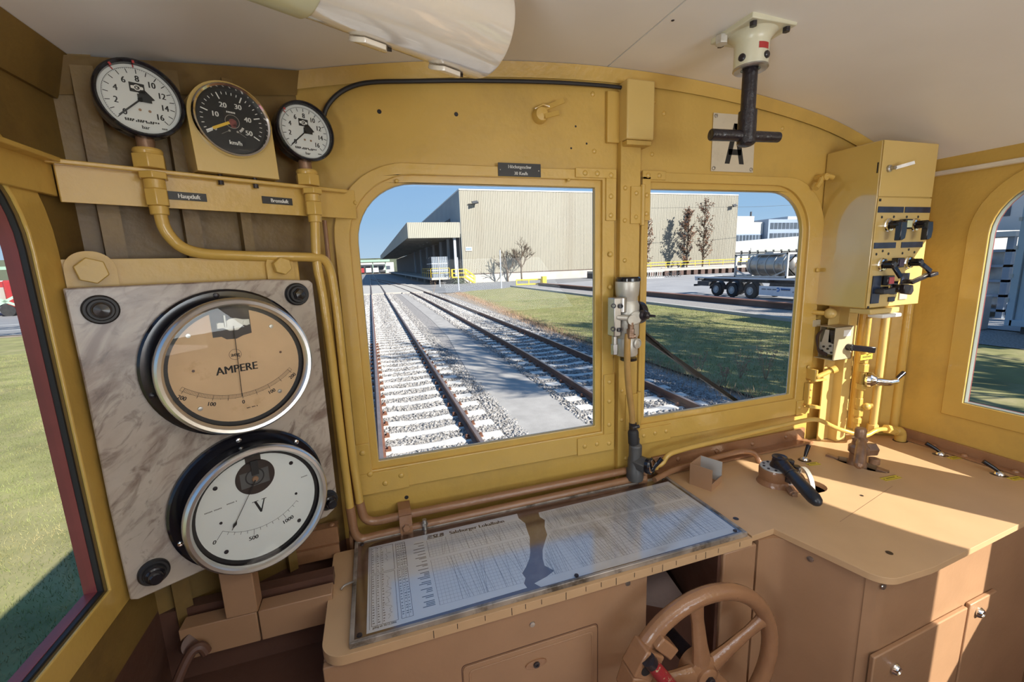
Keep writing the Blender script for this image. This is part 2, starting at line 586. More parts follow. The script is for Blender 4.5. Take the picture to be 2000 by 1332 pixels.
def solo(name, mb, material, label, cat, loc, group=None, **kw):
    o = build(name, mb, material, None, loc, **kw)
    o['label'] = label
    o['category'] = cat
    if group:
        o['group'] = group
    return o


def struct(name, mb, material, loc=(0, 0, 0), label=None, cat=None, **kw):
    o = build(name, mb, material, None, loc, **kw)
    o['kind'] = 'structure'
    if label:
        o['label'] = label
    if cat:
        o['category'] = cat
    return o


def dup(root, loc, label=None, group=None):
    r = root.copy()
    COL.objects.link(r)
    r.location = loc
    if label:
        r['label'] = label
    if group:
        r['group'] = group
    for ch in root.children:
        c = ch.copy()
        COL.objects.link(c)
        c.parent = r
        for g in ch.children:
            d = g.copy()
            COL.objects.link(d)
            d.parent = c
    return r


def arc(cx, cz, r, a0, a1, n=10):
    return [(cx + r * cos(rad(a0 + (a1 - a0) * i / n)), cz + r * sin(rad(a0 + (a1 - a0) * i / n))) for i in range(n + 1)]


def rrect(x0, x1, z0, z1, rbl=0.0, rbr=0.0, rtr=0.0, rtl=0.0, n=10):
    out = []
    out += arc(x0 + rbl, z0 + rbl, rbl, 180, 270, n) if rbl else [(x0, z0)]
    out += arc(x1 - rbr, z0 + rbr, rbr, 270, 360, n) if rbr else [(x1, z0)]
    out += arc(x1 - rtr, z1 - rtr, rtr, 0, 90, n) if rtr else [(x1, z1)]
    out += arc(x0 + rtl, z1 - rtl, rtl, 90, 180, n) if rtl else [(x0, z1)]
    return out


def bend(pts, r=0.02, n=5):
    """round the corners of a polyline"""
    pts = [V(p) for p in pts]
    out = [pts[0]]
    for i in range(1, len(pts) - 1):
        a, b, c = pts[i - 1], pts[i], pts[i + 1]
        d1 = min(r, (a - b).length * 0.49)
        d2 = min(r, (c - b).length * 0.49)
        p, q = b + (a - b).normalized() * d1, b + (c - b).normalized() * d2
        for k in range(n + 1):
            t = k / n
            out.append(p * (1 - t) ** 2 + b * 2 * t * (1 - t) + q * t * t)
    out.append(pts[-1])
    return out


def frame(o, ux, n):
    """local plane: F(u, v, d) with v up and d along the outward normal"""
    o, ux, n = V(o), V(ux).normalized(), V(n).normalized()
    up = V((0, 0, 1))
    return lambda u, v, d=0.0: o + ux * u + up * v + n * d
# ================================================================== CAB SHELL
XL, XR, YF, YB = -0.49, 1.98, 1.20, -1.90


def zc(x):
    return 2.222 - 0.115 * (x - 0.745) ** 2 - (0.20 * (x - 1.5) ** 2 if x > 1.5 else 0)


FR = lambda a, b, t=0.0: V((a, YF + t, b))          # front wall: x, z, outward
LW = lambda a, b, t=0.0: V((XL - t, a, b))          # left wall: y, z, outward
RW = lambda a, b, t=0.0: V((XR + t, a, b))
BW = lambda a, b, t=0.0: V((a, YB - t, b))
CLF, CLB = (-0.13, 1.20), (-0.49, 1.00)             # left chamfered corner
CRF, CRB = (1.78, 1.20), (1.98, 1.09)
SPLIT = 0.93                                         # brown below, yellow above

G1 = (-0.022, 0.661, 1.147, 1.897)
G2 = (0.849, 1.508, 1.147, 1.897)


def grow(g, d):
    return (g[0] - d, g[1] + d, g[2] - d, g[3] + d)


def w1(d):
    g = grow(G1, d)
    return rrect(*g, rtl=0.15 + d)


def w2(d):
    g = grow(G2, d)
    return rrect(*g, rtr=0.15 + d)


top = [(x, zc(x)) for x in np.linspace(CRF[0], CLF[0], 28)]
b = MB()
b.plate([(CLF[0], SPLIT), (CRF[0], SPLIT)] + top, [w1(0.05), w2(0.05)], 0, 0.04, FR)
struct('wall_front', b, 'yellow_paint')
b = MB().plate([(CLF[0], 0), (CRF[0], 0), (CRF[0], SPLIT), (CLF[0], SPLIT)], [], 0, 0.05, FR)
struct('baseboard_front', b, 'brown_gloss')


def chamf(p, q, z0, z1f, nm, m):
    P, Q = V((p[0], p[1], 0)), V((q[0], q[1], 0))
    d = (Q - P)
    n = V((d.y, -d.x, 0)).normalized()
    if n.y > 0:
        n = -n
    F = lambda a, zz, t=0.0: P + d * a - n * t + V((0, 0, zz))
    pts = [(0, z0), (1, z0)] + [(a, z1f(P.x + d.x * a)) for a in np.linspace(1, 0, 8)]
    return MB().plate(pts, [], 0, 0.04, F), F, n, d


for nm, p, q in (('left', CLF, CLB), ('right', CRF, CRB)):
    bb, F, n, d = chamf(p, q, SPLIT, lambda x: zc(x), nm, '')
    struct('wall_corner_' + nm, bb, 'yellow_shaded' if nm == 'left' else 'yellow_paint')
    bb, F, n, d = chamf(p, q, 0, lambda x: SPLIT, nm, '')
    struct('baseboard_corner_' + nm, bb, 'brown_dark' if nm == 'left' else 'brown_gloss')  # left baseboard gets the darker brown as painted-in shade
# folded ribs standing in both corners
rb = MB()
P, d = V((CLF[0], CLF[1], 0)), V((CLB[0] - CLF[0], CLB[1] - CLF[1], 0))
nL = V((d.y, -d.x, 0)).normalized()
nL = nL if nL.y < 0 else -nL
for a, w in ((0.60, 0.028), (0.90, 0.03), (0.36, 0.02)):
    p = P + d * a
    rb.beam(p + nL * 0.012 + V((0, 0, SPLIT)), p + nL * 0.012 + V((0, 0, 2.08)), w, 0.024, up=nL)
struct('trim_1', rb, 'yellow_shaded', loc=P, label='dark folded ribs running up the shaded left corner behind the gauges', cat='corner rib')
rb = MB()
P, d = V((CRF[0], CRF[1], 0)), V((CRB[0] - CRF[0], CRB[1] - CRF[1], 0))
nR = V((-d.y, d.x, 0)).normalized()
nR = nR if nR.y < 0 else -nR
for a, w, h in ((0.28, 0.030, 0.022), (0.62, 0.034, 0.03), (0.93, 0.03, 0.03)):
    p = P + d * a
    rb.lathe([(w / 2, 0), (w / 2, 0.60)], p + V((0, 0, 0.97)), (0, 0, 1), 20)
struct('trim_2', rb, 'yellow_gloss', loc=P, label='rounded yellow corrugations in the sunlit corner right of the switch cabinet', cat='corner rib')

WZ0, WZ1, WR = 1.136, 1.895, 0.17
LWIN = [(0.42, 0.865), (-0.50, -0.03)]
RWIN = [(0.455, 0.905), (-0.50, -0.03)]


def side_hole(y0, y1, d=0.0):
    return rrect(y0 - d, y1 + d, WZ0 - d, WZ1 + d, rtl=WR + d, rtr=WR + d)


for nm, F, x, wins, yend in (('left', LW, XL, LWIN, CLB[1]), ('right', RW, XR, RWIN, CRB[1])):
    zt = zc(x)
    b = MB().plate([(YB, SPLIT + 0.05), (yend, SPLIT + 0.05), (yend, zt), (YB, zt)], [side_hole(*w) for w in wins], 0, 0.03, F)
    struct('wall_' + nm, b, 'yellow_shaded' if nm == 'left' else 'yellow_paint')
    b = MB().plate([(YB, 0), (yend, 0), (yend, SPLIT + 0.05), (YB, SPLIT + 0.05)], [], 0, 0.05, F)
    struct('baseboard_' + nm, b, 'brown_dark' if nm == 'left' else 'brown_gloss')  # darker brown on the left holds the shade in its colour
bw_holes = [rrect(-0.44, 0.60, 0.95, 2.0, 0.06, 0.06, 0.1, 0.1), rrect(0.66, 1.93, 0.95, 2.02, 0.06, 0.06, 0.1, 0.1)]  # rear openings enlarged to let more light into the cab
b = MB().plate([(XL, 0), (XR, 0)] + [(x, zc(x)) for x in np.linspace(XR, XL, 24)], bw_holes, 0, 0.05, BW)
struct('wall_back', b, 'yellow_paint')
b = MB().box(XL, XR, YB, YF, -0.03, 0.0)
struct('floor', b, 'brown_dark')
# curved roof lining in two sheets with a seam between them
xs = list(np.linspace(XL - 0.05, XR + 0.05, 40))


def roof(x0, x1, nm, m, z_off, thick, y0, y1):
    xx = np.linspace(x0, x1, 24)
    b = MB()
    pts = [(x, zc(x) + z_off) for x in xx] + [(x, zc(x) + z_off + thick) for x in xx[::-1]]
    vs = [V((x, y, z)) for y in (y0, y1) for x, z in pts]
    n = len(pts)
    h = n // 2
    fs = []
    for i in range(h - 1):
        fs += [(i, i + 1, n + i + 1, n + i), (n - 1 - i - 1, n - 1 - i, 2 * n - 1 - i, 2 * n - 2 - i)]
        for o in (0, n):
            fs.append((o + i, o + i + 1, o + n - 2 - i, o + n - 1 - i))
    fs += [(0, n, 2 * n - 1, n - 1), (h - 1, h, n + h, n + h - 1)]
    b.add(vs, fs)
    return b


cl = struct('ceiling', roof(XL - 0.05, 0.6875, '', '', 0, 0.01, YB - 0.05, YF + 0.05), 'ceiling_cream')
build('roof_lining', roof(0.6925, XR + 0.05, '', '', 0, 0.01, YB - 0.05, YF + 0.05), 'ceiling_cream', cl)
build('roof_shell', roof(XL - 0.09, XR + 0.09, '', '', 0.02, 0.02, YB - 0.08, YF + 0.10), 'brown_dark', cl)
sm = MB()
for y in (0.25, 0.62, 0.93):
    sm.rivet((0.715, y, zc(0.715)), (0, 0, -1), 0.004, 0.002)
build('screw', sm, 'black_worn', cl)

# coving along the wall tops
b = MB()
xx = np.linspace(CLF[0] - 0.02, CRF[0] + 0.02, 30)
for i in range(len(xx) - 1):
    q = []
    for x in (xx[i], xx[i + 1]):
        z = zc(x)
        q.append([V((x, 1.176, z - 0.001)), V((x, 1.192, z - 0.034)), V((x, 1.199, z - 0.034)), V((x, 1.199, z))])
    for k in range(1):
        b.add([q[0][k], q[0][k + 1], q[1][k + 1], q[1][k]], [(0, 1, 2, 3)])
struct('trim_3', b, 'yellow_paint', label='curved yellow coving between cream ceiling and front wall', cat='coving')
b = MB()
for x, s, y1 in ((XL, 1, 1.0),):
    z = zc(x)
    pts = [V((x + s * 0.035, 0, zc(x + s * 0.035) - 0.001)), V((x + s * 0.006, 0, z - 0.06)), V((x, 0, z - 0.06))]
    for k in range(2):
        a, c = pts[k], pts[k + 1]
        b.add([a + V((0, YB, 0)), c + V((0, YB, 0)), c + V((0, y1, 0)), a + V((0, y1, 0))], [(0, 1, 2, 3)])
struct('trim_4', b, 'yellow_shaded')
# chamfer coving
b = MB()
for p, q, n in ((CLF, CLB, nL),):
    P0, P1 = V((p[0], p[1], zc(p[0]))), V((q[0], q[1], zc(q[0])))
    b.add([P0 + n * 0.03, P0 + n * 0.004 - V((0, 0, 0.045)), P1 + n * 0.004 - V((0, 0, 0.055)), P1 + n * 0.03], [(0, 1, 2, 3)])
struct('trim_5', b, 'yellow_shaded')


# ---------------------------------------------------------------- front windows
def front_window(name, g, shp, outer, label, corner_l, corner_r):
    w = MB()
    w.plate(outer, [shp(0.020)], -0.014, 0, FR)
    w.plate(shp(0.0215), [shp(0.0)], -0.004, 0.010, FR)
    o = struct(name, w, 'yellow_gloss', loc=(g[0], YF, g[2]), bevel=0.002, label=label, cat='window')
    gl = MB().poly(lambda a, c: FR(a, c, 0.007), shp(0.004))
    build('glass', gl, 'glass', o, smooth=False)
    rub = MB().plate(shp(0.003), [shp(-0.0012)], 0.008, 0.0105, FR)
    build('window_seal', rub, 'frame_grey', o)
    return o


out1 = rrect(-0.078, 0.722, 1.062, 1.945, rtl=0.19)
out2 = rrect(0.818, 1.602, 1.062, 1.945, rtr=0.19)
W1 = front_window('window_1', G1, w1, out1, 'large left windscreen in riveted yellow frame looking along the tracks', 1, 0)
W2 = front_window('window_2', G2, w2, out2, 'right windscreen in riveted yellow frame with the tank trailer outside', 0, 1)


def corner_plates(win, plates, rivs):
    b = MB()
    for x0, x1, z0, z1 in plates:
        b.box(x0, x1, YF - 0.019, YF - 0.0135, z0, z1)
    build('corner_plate', b, 'yellow_gloss', win, bevel=0.0012)
    b = MB()
    for x, z in rivs:
        b.rivet((x, YF - 0.0185, z), (0, -1, 0), 0.0085, 0.0045)
    build('rivet', b, 'yellow_gloss', win)


corner_plates(W1, [(-0.080, 0.055, 1.060, 1.122), (-0.080, -0.044, 1.122, 1.21), (0.590, 0.724, 1.060, 1.118), (0.686, 0.724, 1.118, 1.32),
                   (0.59, 0.724, 1.922, 1.948), (0.690, 0.724, 1.80, 1.922)],
              [(-0.062, 1.185), (-0.048, 1.12), (-0.01, 1.085), (0.035, 1.10), (0.615, 1.09), (0.66, 1.09), (0.705, 1.085), (0.705, 1.15), (0.705, 1.23), (0.705, 1.295),
               (0.62, 1.934), (0.66, 1.934), (0.706, 1.93), (0.706, 1.87), (0.706, 1.815), (0.706, 1.70), (0.706, 1.60)])
corner_plates(W2, [(0.816, 0.90, 1.922, 1.948), (0.816, 0.845, 1.80, 1.93), (0.816, 0.95, 1.060, 1.115), (1.535, 1.604, 1.06, 1.118)],
              [(0.835, 1.934), (0.875, 1.934), (0.832, 1.875), (0.832, 1.82), (0.84, 1.09), (0.885, 1.092), (0.93, 1.092), (1.55, 1.09), (1.588, 1.10), (1.58, 1.25), (1.58, 1.62)])
b = MB()
for x, z in ((0.085, 1.90), (0.57, 1.915)):
    b.rivet((x, YF - 0.014, z), (0, -1, 0), 0.005, 0.003)
build('screw', b, 'yellow_gloss', W1)

# centre post
b = MB()
b.box(0.738, 0.808, YF - 0.02, YF, 0.93, 2.04)
post = struct('trim_6', b, 'yellow_paint', loc=(0.77, YF, 0.93), bevel=0.002, label='riveted yellow centre post between the two windscreens', cat='post')
b = MB().box(0.737, 0.829, YF - 0.052, YF, 2.026, 2.186)
build('junction_cover', b, 'yellow_plain', post, bevel=0.004)
b = MB().box(0.697, 0.738, YF - 0.012, YF, 2.024, 2.165)
b.box(0.742, 0.826, YF - 0.045, YF, 2.012, 2.0255)
build('cover_flange', b, 'yellow_paint', post, bevel=0.002)
b = MB()
b.box(0.772, 0.812, YF - 0.025, YF - 0.019, 1.79, 1.90)
b.box(0.764, 0.812, YF - 0.025, YF - 0.019, 1.12, 1.245)
b.cyl((0.813, YF - 0.024, 1.785), (0.813, YF - 0.024, 1.905), 0.0075)
b.cyl((0.813, YF - 0.024, 1.115), (0.813, YF - 0.024, 1.25), 0.0075)
build('hinge', b, 'yellow_gloss', post, bevel=0.001)
b = MB()
for x, z in ((0.754, 1.895), (0.754, 1.80), (0.79, 1.88), (0.79, 1.81), (0.755, 1.68), (0.752, 1.26), (0.752, 1.16), (0.785, 1.225), (0.785, 1.14), (0.77, 1.02), (0.77, 0.985)):
    b.rivet((x, YF - (0.0245 if x > 0.78 else 0.02), z), (0, -1, 0), 0.0075, 0.0045)
build('rivet', b, 'yellow_gloss', post)
b = MB()
for x, z in ((0.862, 2.15), (0.9, 2.12), (0.86, 2.0), (1.38, 2.105), (0.66, 2.0), (0.655, 2.155)):
    b.rivet((x, YF, z), (0, -1, 0), 0.0075, 0.004)
struct('trim_7', b, 'yellow_gloss')
b = MB()
for x, z in ((0.057, 2.067), (0.252, 2.074), (0.60, 2.065), (0.585, 2.005), (0.635, 2.02)):
    r = 0.0055 if z > 2.066 and x < 0.3 else 0.003
    b.lathe([(r, 0), (r * 0.8, 0.0008), (0, 0.0008)], (x, YF - 0.0003, z), (0, -1, 0), 12)
b.lathe([(0.006, 0), (0.005, 0.0008), (0, 0.0008)], (0.045, YF - 0.0003, 1.02), (0, -1, 0), 12)
struct('trim_8', b, 'black_matte', label='small dark screw holes scattered over the yellow front wall', cat='screw hole')


# ---------------------------------------------------------------- side windows
def side_window(name, F, y0, y1, label, rub, seen=True):
    s = 1
    w = MB().plate(side_hole(y0, y1, 0.055), [side_hole(y0, y1, -0.001)], -0.006, 0.0, F)
    o = struct(name, w, 'yellow_gloss', loc=F((y0 + y1) / 2, WZ0, 0), bevel=0.002, label=label, cat='window')
    if seen:
        build('window_seal', MB().plate(side_hole(y0, y1, 0.0), [side_hole(y0, y1, -0.004)], 0.004, 0.0115, F), 'rubber', o)
        build('window_frame', MB().plate(side_hole(y0, y1, 0.0), [side_hole(y0, y1, -0.005)], 0.0115, 0.030, F), 'red_dark', o, label='dark red outer frame')
    else:
        build('window_frame', MB().plate(side_hole(y0, y1, 0.0), [side_hole(y0, y1, -0.003)], 0.004, 0.024, F), 'seal_grey', o, label='pale grey outer frame')
        build('window_seal', MB().plate(side_hole(y0, y1, 0.0), [side_hole(y0, y1, -0.0034)], 0.024, 0.028, F), 'red_dark', o, label='red sealing line')
    g = MB().poly(lambda a, c: F(a, c, 0.020), side_hole(y0, y1, -0.005))
    build('glass', g, 'glass', o, smooth=False)
    return o


side_window('window_3', LW, *LWIN[0], 'left side window with dark red outer frame looking onto the lawn', True)
side_window('window_4', RW, *RWIN[0], 'right side window with a pale blue container outside', 'frame_grey', False)
side_window('window_5', LW, *LWIN[1], 'second left side window behind the viewer', 'rubber')
side_window('window_6', RW, *RWIN[1], 'second right side window behind the viewer', 'frame_grey', False)

# angle bars at the wall bases
b = MB()
b.box(0.885, 1.60, YF - 0.012, YF, 0.946, 0.997)
b.box(0.885, 1.60, YF - 0.05, YF - 0.0115, 0.946, 0.954)
for x in (0.99, 1.16, 1.33, 1.50):
    b.rivet((x, YF - 0.012, 0.975), (0, -1, 0), 0.009, 0.006)
struct('trim_9', b, 'brown_gloss', label='brown riveted angle bar along the desk below the right windscreen', cat='angle bar', bevel=0.0015)
b = MB()
b.box(XR - 0.010, XR, -1.8, 1.08, 0.946, 0.985)
b.box(XR - 0.035, XR - 0.0095, -1.8, 1.08, 0.946, 0.953)
for y in (0.28, 0.46, 0.60, 0.74, 0.87, 0.96):
    b.rivet((XR - 0.02, y, 0.953), (0, 0, 1), 0.010, 0.007)
struct('trim_10', b, 'brown_gloss', label='brown riveted angle bar along the desk under the right wall', cat='angle bar', bevel=0.0015)
# loco body below the floor: casts the shade on the lawn
b = MB().box(XL - 0.05, XR + 0.05, -9.0, YF + 0.05, -0.75, -0.031)
b.box(XL - 0.05, XR + 0.05, -9.0, YB - 0.06, -0.031, 1.05)
struct('trim_11', b, 'red_dark')
# ================================================================== LEFT CORNER: instrument rail, gauges, marble panel
OB = V((-0.52, 0.91, 0.0))
UB = V((0.8712, 0.4909, 0)).normalized()
NB = V((UB.y, -UB.x, 0))
FB = frame(OB, UB, NB)                                # u along the rail, v = height, d towards the room

t = thing('instrument_rail', 'yellow angle iron rail carrying the three round gauges across the left corner', 'rail', FB(0.28, 1.81, 0))
b = MB()
FBp = lambda a, c, d=0.0: FB(a, c, d)
b.plate([(0.050, 1.806), (0.572, 1.806), (0.572, 1.874), (0.050, 1.874)], [], 0.0, 0.006, FBp)
build('web', b, 'yellow_gloss', t, bevel=0.0015)
b = MB().plate([(0.040, 1.864), (0.545, 1.864), (0.545, 1.872), (0.040, 1.872)], [], 0.0055, 0.022, FBp)
build('flange', b, 'yellow_gloss', t, bevel=0.002)
b = MB()
b.box(-0.486, -0.478, 0.62, 0.935, 1.815, 1.872)
b.box(-0.486, -0.458, 0.62, 0.940, 1.866, 1.874)
build('wall_return', b, 'yellow_gloss', t, bevel=0.0015)
b = MB()
for u in (0.282, 0.345):
    b.cyl(FB(u, 1.856, 0.014), FB(u, 1.866, 0.014), 0.005, n=10)
    b.cyl(FB(u, 1.872, 0.014), FB(u, 1.882, 0.014), 0.004, n=10)
build('screw', b, 'black_worn', t)
b = MB()
b.lathe([(0.006, 0), (0.004, 0.006), (0, 0.006)], FB(0.57, 1.845, 0.004), NB, 10)
build('rivet', b, 'yellow_gloss', t)


def pol(c, r, deg):
    """clock angle: 0 = up, clockwise positive"""
    return (c[0] + r * sin(rad(deg)), c[1] + r * cos(rad(deg)))


def pressure_gauge(name, label, u, v, R, redmarks):
    D0 = 0.03
    F = lambda d: (lambda a, c: FB(a, c, D0 + d))
    c = (u, v)
    t = thing(name, label, 'gauge', FB(u, v - R, D0), group=None)
    b = MB()
    o = FB(u, v, D0)
    b.lathe([(0.0, -0.042), (R * 0.86, -0.042), (R * 0.95, -0.036), (R * 0.95, -0.010), (R * 0.93, -0.006), (0, -0.006)], o, NB, 48)
    build('case', b, 'black_gloss', t)
    b = MB()
    b.lathe([(R * 0.90, -0.012), (R * 0.985, -0.010), (R, -0.003), (R * 0.985, 0.005), (R * 0.94, 0.008), (R * 0.885, 0.004), (R * 0.87, -0.005)], o, NB, 56)
    build('bezel', b, 'black_gloss', t)
    r = R * 0.885
    build('dial', MB().disc(F(-0.0040), c, r, 56), 'dial_white', t, smooth=False)
    b = MB()
    G = F(-0.0036)
    for i in range(17):
        a = -135 + 270 * i / 16
        b.stroke(G, pol(c, r * 0.86, a), pol(c, r * 0.74, a), r * 0.022)
    for i in range(81):
        a = -135 + 270 * i / 80
        b.stroke(G, pol(c, r * 0.89, a), pol(c, r * 0.86, a), r * 0.008)
    b.ring(G, c, r * 0.885, r * 0.895, 60, rad(-45), rad(225))
    for i in range(0, 17, 2):
        a = -135 + 270 * i / 16
        b.text(G, str(i), pol(c, r * 0.60, a), r * 0.17, sx=0.85)
    b.text(G, 'bar', (u + r * 0.02, v - r * 0.80), r * 0.10)
    for x0, x1, z in ((-0.52, 0.46, -0.64), (-0.5, 0.3, -0.675), (0.42, 0.58, -0.79)):
        n = 16
        for k in range(n):
            if (k * 7) % 5:
                a = x0 + (x1 - x0) * k / n
                b.rect(G, u + r * a, u + r * (a + (x1 - x0) / n * 0.7), v + r * z, v + r * (z + 0.045))
    build('lettering', b, 'ink_black', t, smooth=False)
    b = MB()
    for x in (-0.05, 0.19):
        b.disc(F(-0.0034), (u + x * r, v - 0.30 * r), r * 0.04, 12)
    build('screw', b, 'brass_worn', t, smooth=False)
    b = MB()
    G = F(-0.0034)
    b.rect(G, u - 0.22 * r, u + 0.15 * r, v + 0.20 * r, v + 0.47 * r)
    b.poly(G, [(u - 0.02 * r, v + 0.20 * r), (u + 0.15 * r, v + 0.30 * r), (u + 0.37 * r, v + 0.06 * r), (u + 0.30 * r, v + 0.03 * r), (u + 0.02 * r, v + 0.03 * r)])
    build('maker_plate', b, 'ink_black', t, smooth=False)
    b = MB()
    G = F(-0.0032)
    m = (u - 0.035 * r, v + 0.335 * r)
    b.ring(G, m, r * 0.062, r * 0.088, 24)
    for s in (-1, 1):
        b.poly(G, [(m[0] + s * 0.085 * r, m[1] + 0.05 * r), (m[0] + s * 0.15 * r, m[1] + 0.035 * r), (m[0] + s * 0.15 * r, m[1] - 0.035 * r), (m[0] + s * 0.085 * r, m[1] - 0.05 * r)])
    b.text(G, 'K', m, r * 0.075)
    build('maker_emblem', b, 'ink_white', t, smooth=False)
    b = MB()
    G = F(-0.0022)
    tip = pol(c, r * 0.80, -134)
    b.stroke(G, c, tip, r * 0.045)
    b.rect(G, u - 0.06 * r, u + 0.28 * r, v - 0.06 * r, v + 0.16 * r)
    b.disc(G, c, r * 0.07, 16)
    build('needle', b, 'dial_black', t, smooth=False)
    b = MB()
    G = F(0.0072)
    for a in redmarks:
        b.stroke(G, pol(c, r * 1.07, a), pol(c, r * 0.97, a), r * 0.06)
        b.stroke(F(-0.0030), pol(c, r * 0.99, a), pol(c, r * 0.90, a), r * 0.035)
    build('red_mark', b, 'ink_red', t, smooth=False)
    build('glass', MB().disc(F(0.0045), c, R * 0.90, 48), 'dial_glass', t, smooth=False)
    b = MB()
    b.cyl(FB(u, v - R * 0.9, D0 - 0.022), FB(u, v - R - 0.022, D0 - 0.022), 0.0135, n=16)
    build('stem', b, 'brass_worn', t)
    return t


pressure_gauge('pressure_gauge', 'largest black pressure gauge reading 0 bar with two red marks, far left of the rail', 0.174, 1.985, 0.0635, (-37, -3))
pressure_gauge('pressure_gauge', 'smaller looking black pressure gauge right of the speedometer, one red mark', 0.456, 1.985, 0.063, (-50,))

# speedometer
u, v, R = 0.312, 1.976, 0.069
t = thing('speedometer', 'black faced speedometer with chrome rim in a yellow housing on the rail', 'speedometer', FB(u, 1.875, 0.0))
D0 = 0.03
outl = [(u - 0.070, 1.876), (u + 0.076, 1.876)] + [(u + (R + 0.0045) * cos(rad(a)), v + (R + 0.0045) * sin(rad(a))) for a in range(-6, 187, 8)]
b = MB().plate(outl, [], -0.075, D0, FBp)
build('housing', b, 'yellow_plain', t, bevel=0.004)
b = MB()
b.lathe([(R * 0.99, -0.002), (R * 0.985, 0.008), (R * 0.95, 0.012), (R * 0.90, 0.010), (R * 0.86, 0.003), (R * 0.85, 0.0005)], FB(u, v, D0), NB, 64)
build('rim', b, 'chrome', t)
c = (u, v)
F = lambda d: (lambda a, cc: FB(a, cc, D0 + d))
r = R * 0.86
build('dial', MB().disc(F(0.0010), c, r, 56), 'dial_black', t, smooth=False)
b = MB()
G = F(0.0014)
for i in range(0, 51, 2):
    a = -121 + 242 * i / 50
    big = i % 10 == 0
    b.stroke(G, pol(c, r * 0.90, a), pol(c, r * (0.70 if big else 0.82), a), r * (0.035 if big else 0.022))
for i, q in ((10, 0.50), (20, 0.52), (30, 0.55), (40, 0.50), (50, 0.54)):
    a = -121 + 242 * i / 50
    b.text(G, str(i), pol(c, r * q, a), r * 0.15)
b.text(G, '0', pol(c, r * 0.60, -121), r * 0.10)
b.text(G, 'km/h', (u + r * 0.02, v - r * 0.66), r * 0.13)
for k in range(6):
    b.rect(G, u - r * 0.14 + k * r * 0.045, u - r * 0.108 + k * r * 0.045, v + r * 0.26, v + r * 0.31)
for k in range(4):
    a = 118 + k * 8
    b.stroke(G, pol(c, r * 0.30, a), pol(c, r * 0.37, a), r * 0.03)
build('lettering', b, 'ink_white', t, smooth=False)
b = MB()
b.ring(G, c, r * 0.20, r * 0.215, 32)
for s in (-1, 1):
    b.stroke(G, (u + s * r * 0.13, v - r * 0.30), (u + s * r * 0.36, v - r * 0.44), r * 0.008)
    b.disc(G, (u + s * r * 0.12, v - r * 0.30), r * 0.035, 12)
build('movement', b, 'bare_steel', t, smooth=False)
b = MB()
b.disc(F(0.0016), (u + 0.01 * r, v - 0.03 * r), r * 0.12, 20)
b.rect(F(0.0016), u - 0.05 * r, u + 0.09 * r, v - 0.19 * r, v - 0.10 * r)
build('movement_disc', b, 'movement_red', t, smooth=False)
b = MB()
b.stroke(F(0.0040), pol(c, r * 0.12, -118), pol(c, r * 0.68, -118), r * 0.085)
build('needle', b, 'needle_yellow', t, smooth=False)
b = MB()
b.stroke(F(0.0040), pol(c, r * 0.68, -118), pol(c, r * 0.90, -118), r * 0.05)
build('needle_tip', b, 'ink_white', t, smooth=False)
build('glass', MB().disc(F(0.0085), c, R * 0.90, 48), 'dial_glass', t, smooth=False)

# pipe fittings under the two pressure gauges + pipes
YP = []


def fitting(name, label, u, ztop):
    t = thing(name, label, 'pipe fitting', FB(u, 1.79, 0.03))
    b = MB()
    b.hexa(FB(u, 1.872, 0.012), FB(u, 1.896, 0.012), 0.026)
    b.lathe([(0.021, 0), (0.023, 0.006), (0.021, 0.010)], FB(u, 1.896, 0.012), (0, 0, 1), 20)
    build('upper_nut', b, 'yellow_gloss', t, bevel=0.0015)
    b = MB()
    b.hexa(FB(u, 1.852, 0.027), FB(u, 1.864, 0.027), 0.0225)
    b.cyl(FB(u, 1.835, 0.027), FB(u, 1.852, 0.027), 0.016)
    b.hexa(FB(u, 1.806, 0.027), FB(u, 1.835, 0.027), 0.0185)
    b.cyl(FB(u, 1.790, 0.027), FB(u, 1.806, 0.027), 0.0145)
    build('lower_nut', b, 'yellow_gloss', t, bevel=0.0015)


fitting('pipe_union', 'yellow hexagon pipe union on the rail left of the Hauptluft label', 0.174, 0)
fitting('pipe_union', 'yellow hexagon pipe union on the rail right of the Bremsluft label', 0.456, 0)
t = thing('air_pipe', 'yellow air pipe curving right from the left union, brown along the wall foot', 'pipe', FB(0.174, 1.70, 0.03))
p1 = bend([FB(0.174, 1.80, 0.027), FB(0.176, 1.760, 0.027), FB(0.205, 1.722, 0.022), FB(0.30, 1.716, 0.012), (-0.13, 1.095, 1.712), (-0.090, 1.125, 1.708), (-0.085, 1.135, 1.60), (-0.085, 1.138, 1.19), (-0.080, 1.150, 1.06)], 0.05, 8)
build('yellow_section', MB().tube(p1, 0.0105, 12), 'yellow_gloss', t)
p1b = bend([(-0.080, 1.150, 1.06), (-0.072, 1.152, 0.992), (0.02, 1.155, 0.992), (0.80, 1.155, 0.990)], 0.04, 8)
build('brown_section', MB().tube(p1b, 0.0118, 12), 'brown_gloss', t, label='brown painted lower run')
t = thing('air_pipe', 'yellow air pipe dropping straight from the right union, brown along the wall foot', 'pipe', FB(0.456, 1.70, 0.03))
p2 = bend([FB(0.456, 1.80, 0.027), (-0.117, 1.110, 1.70), (-0.112, 1.118, 1.63), (-0.108, 1.124, 1.46), (-0.106, 1.130, 1.19), (-0.104, 1.134, 1.06)], 0.03, 6)
build('yellow_section', MB().tube(p2, 0.0105, 12), 'yellow_gloss', t)
p2b = bend([(-0.104, 1.134, 1.06), (-0.100, 1.138, 0.955), (-0.04, 1.142, 0.956), (0.80, 1.142, 0.964)], 0.045, 8)
build('brown_section', MB().tube(p2b, 0.0118, 12), 'brown_gloss', t, label='brown painted lower run')
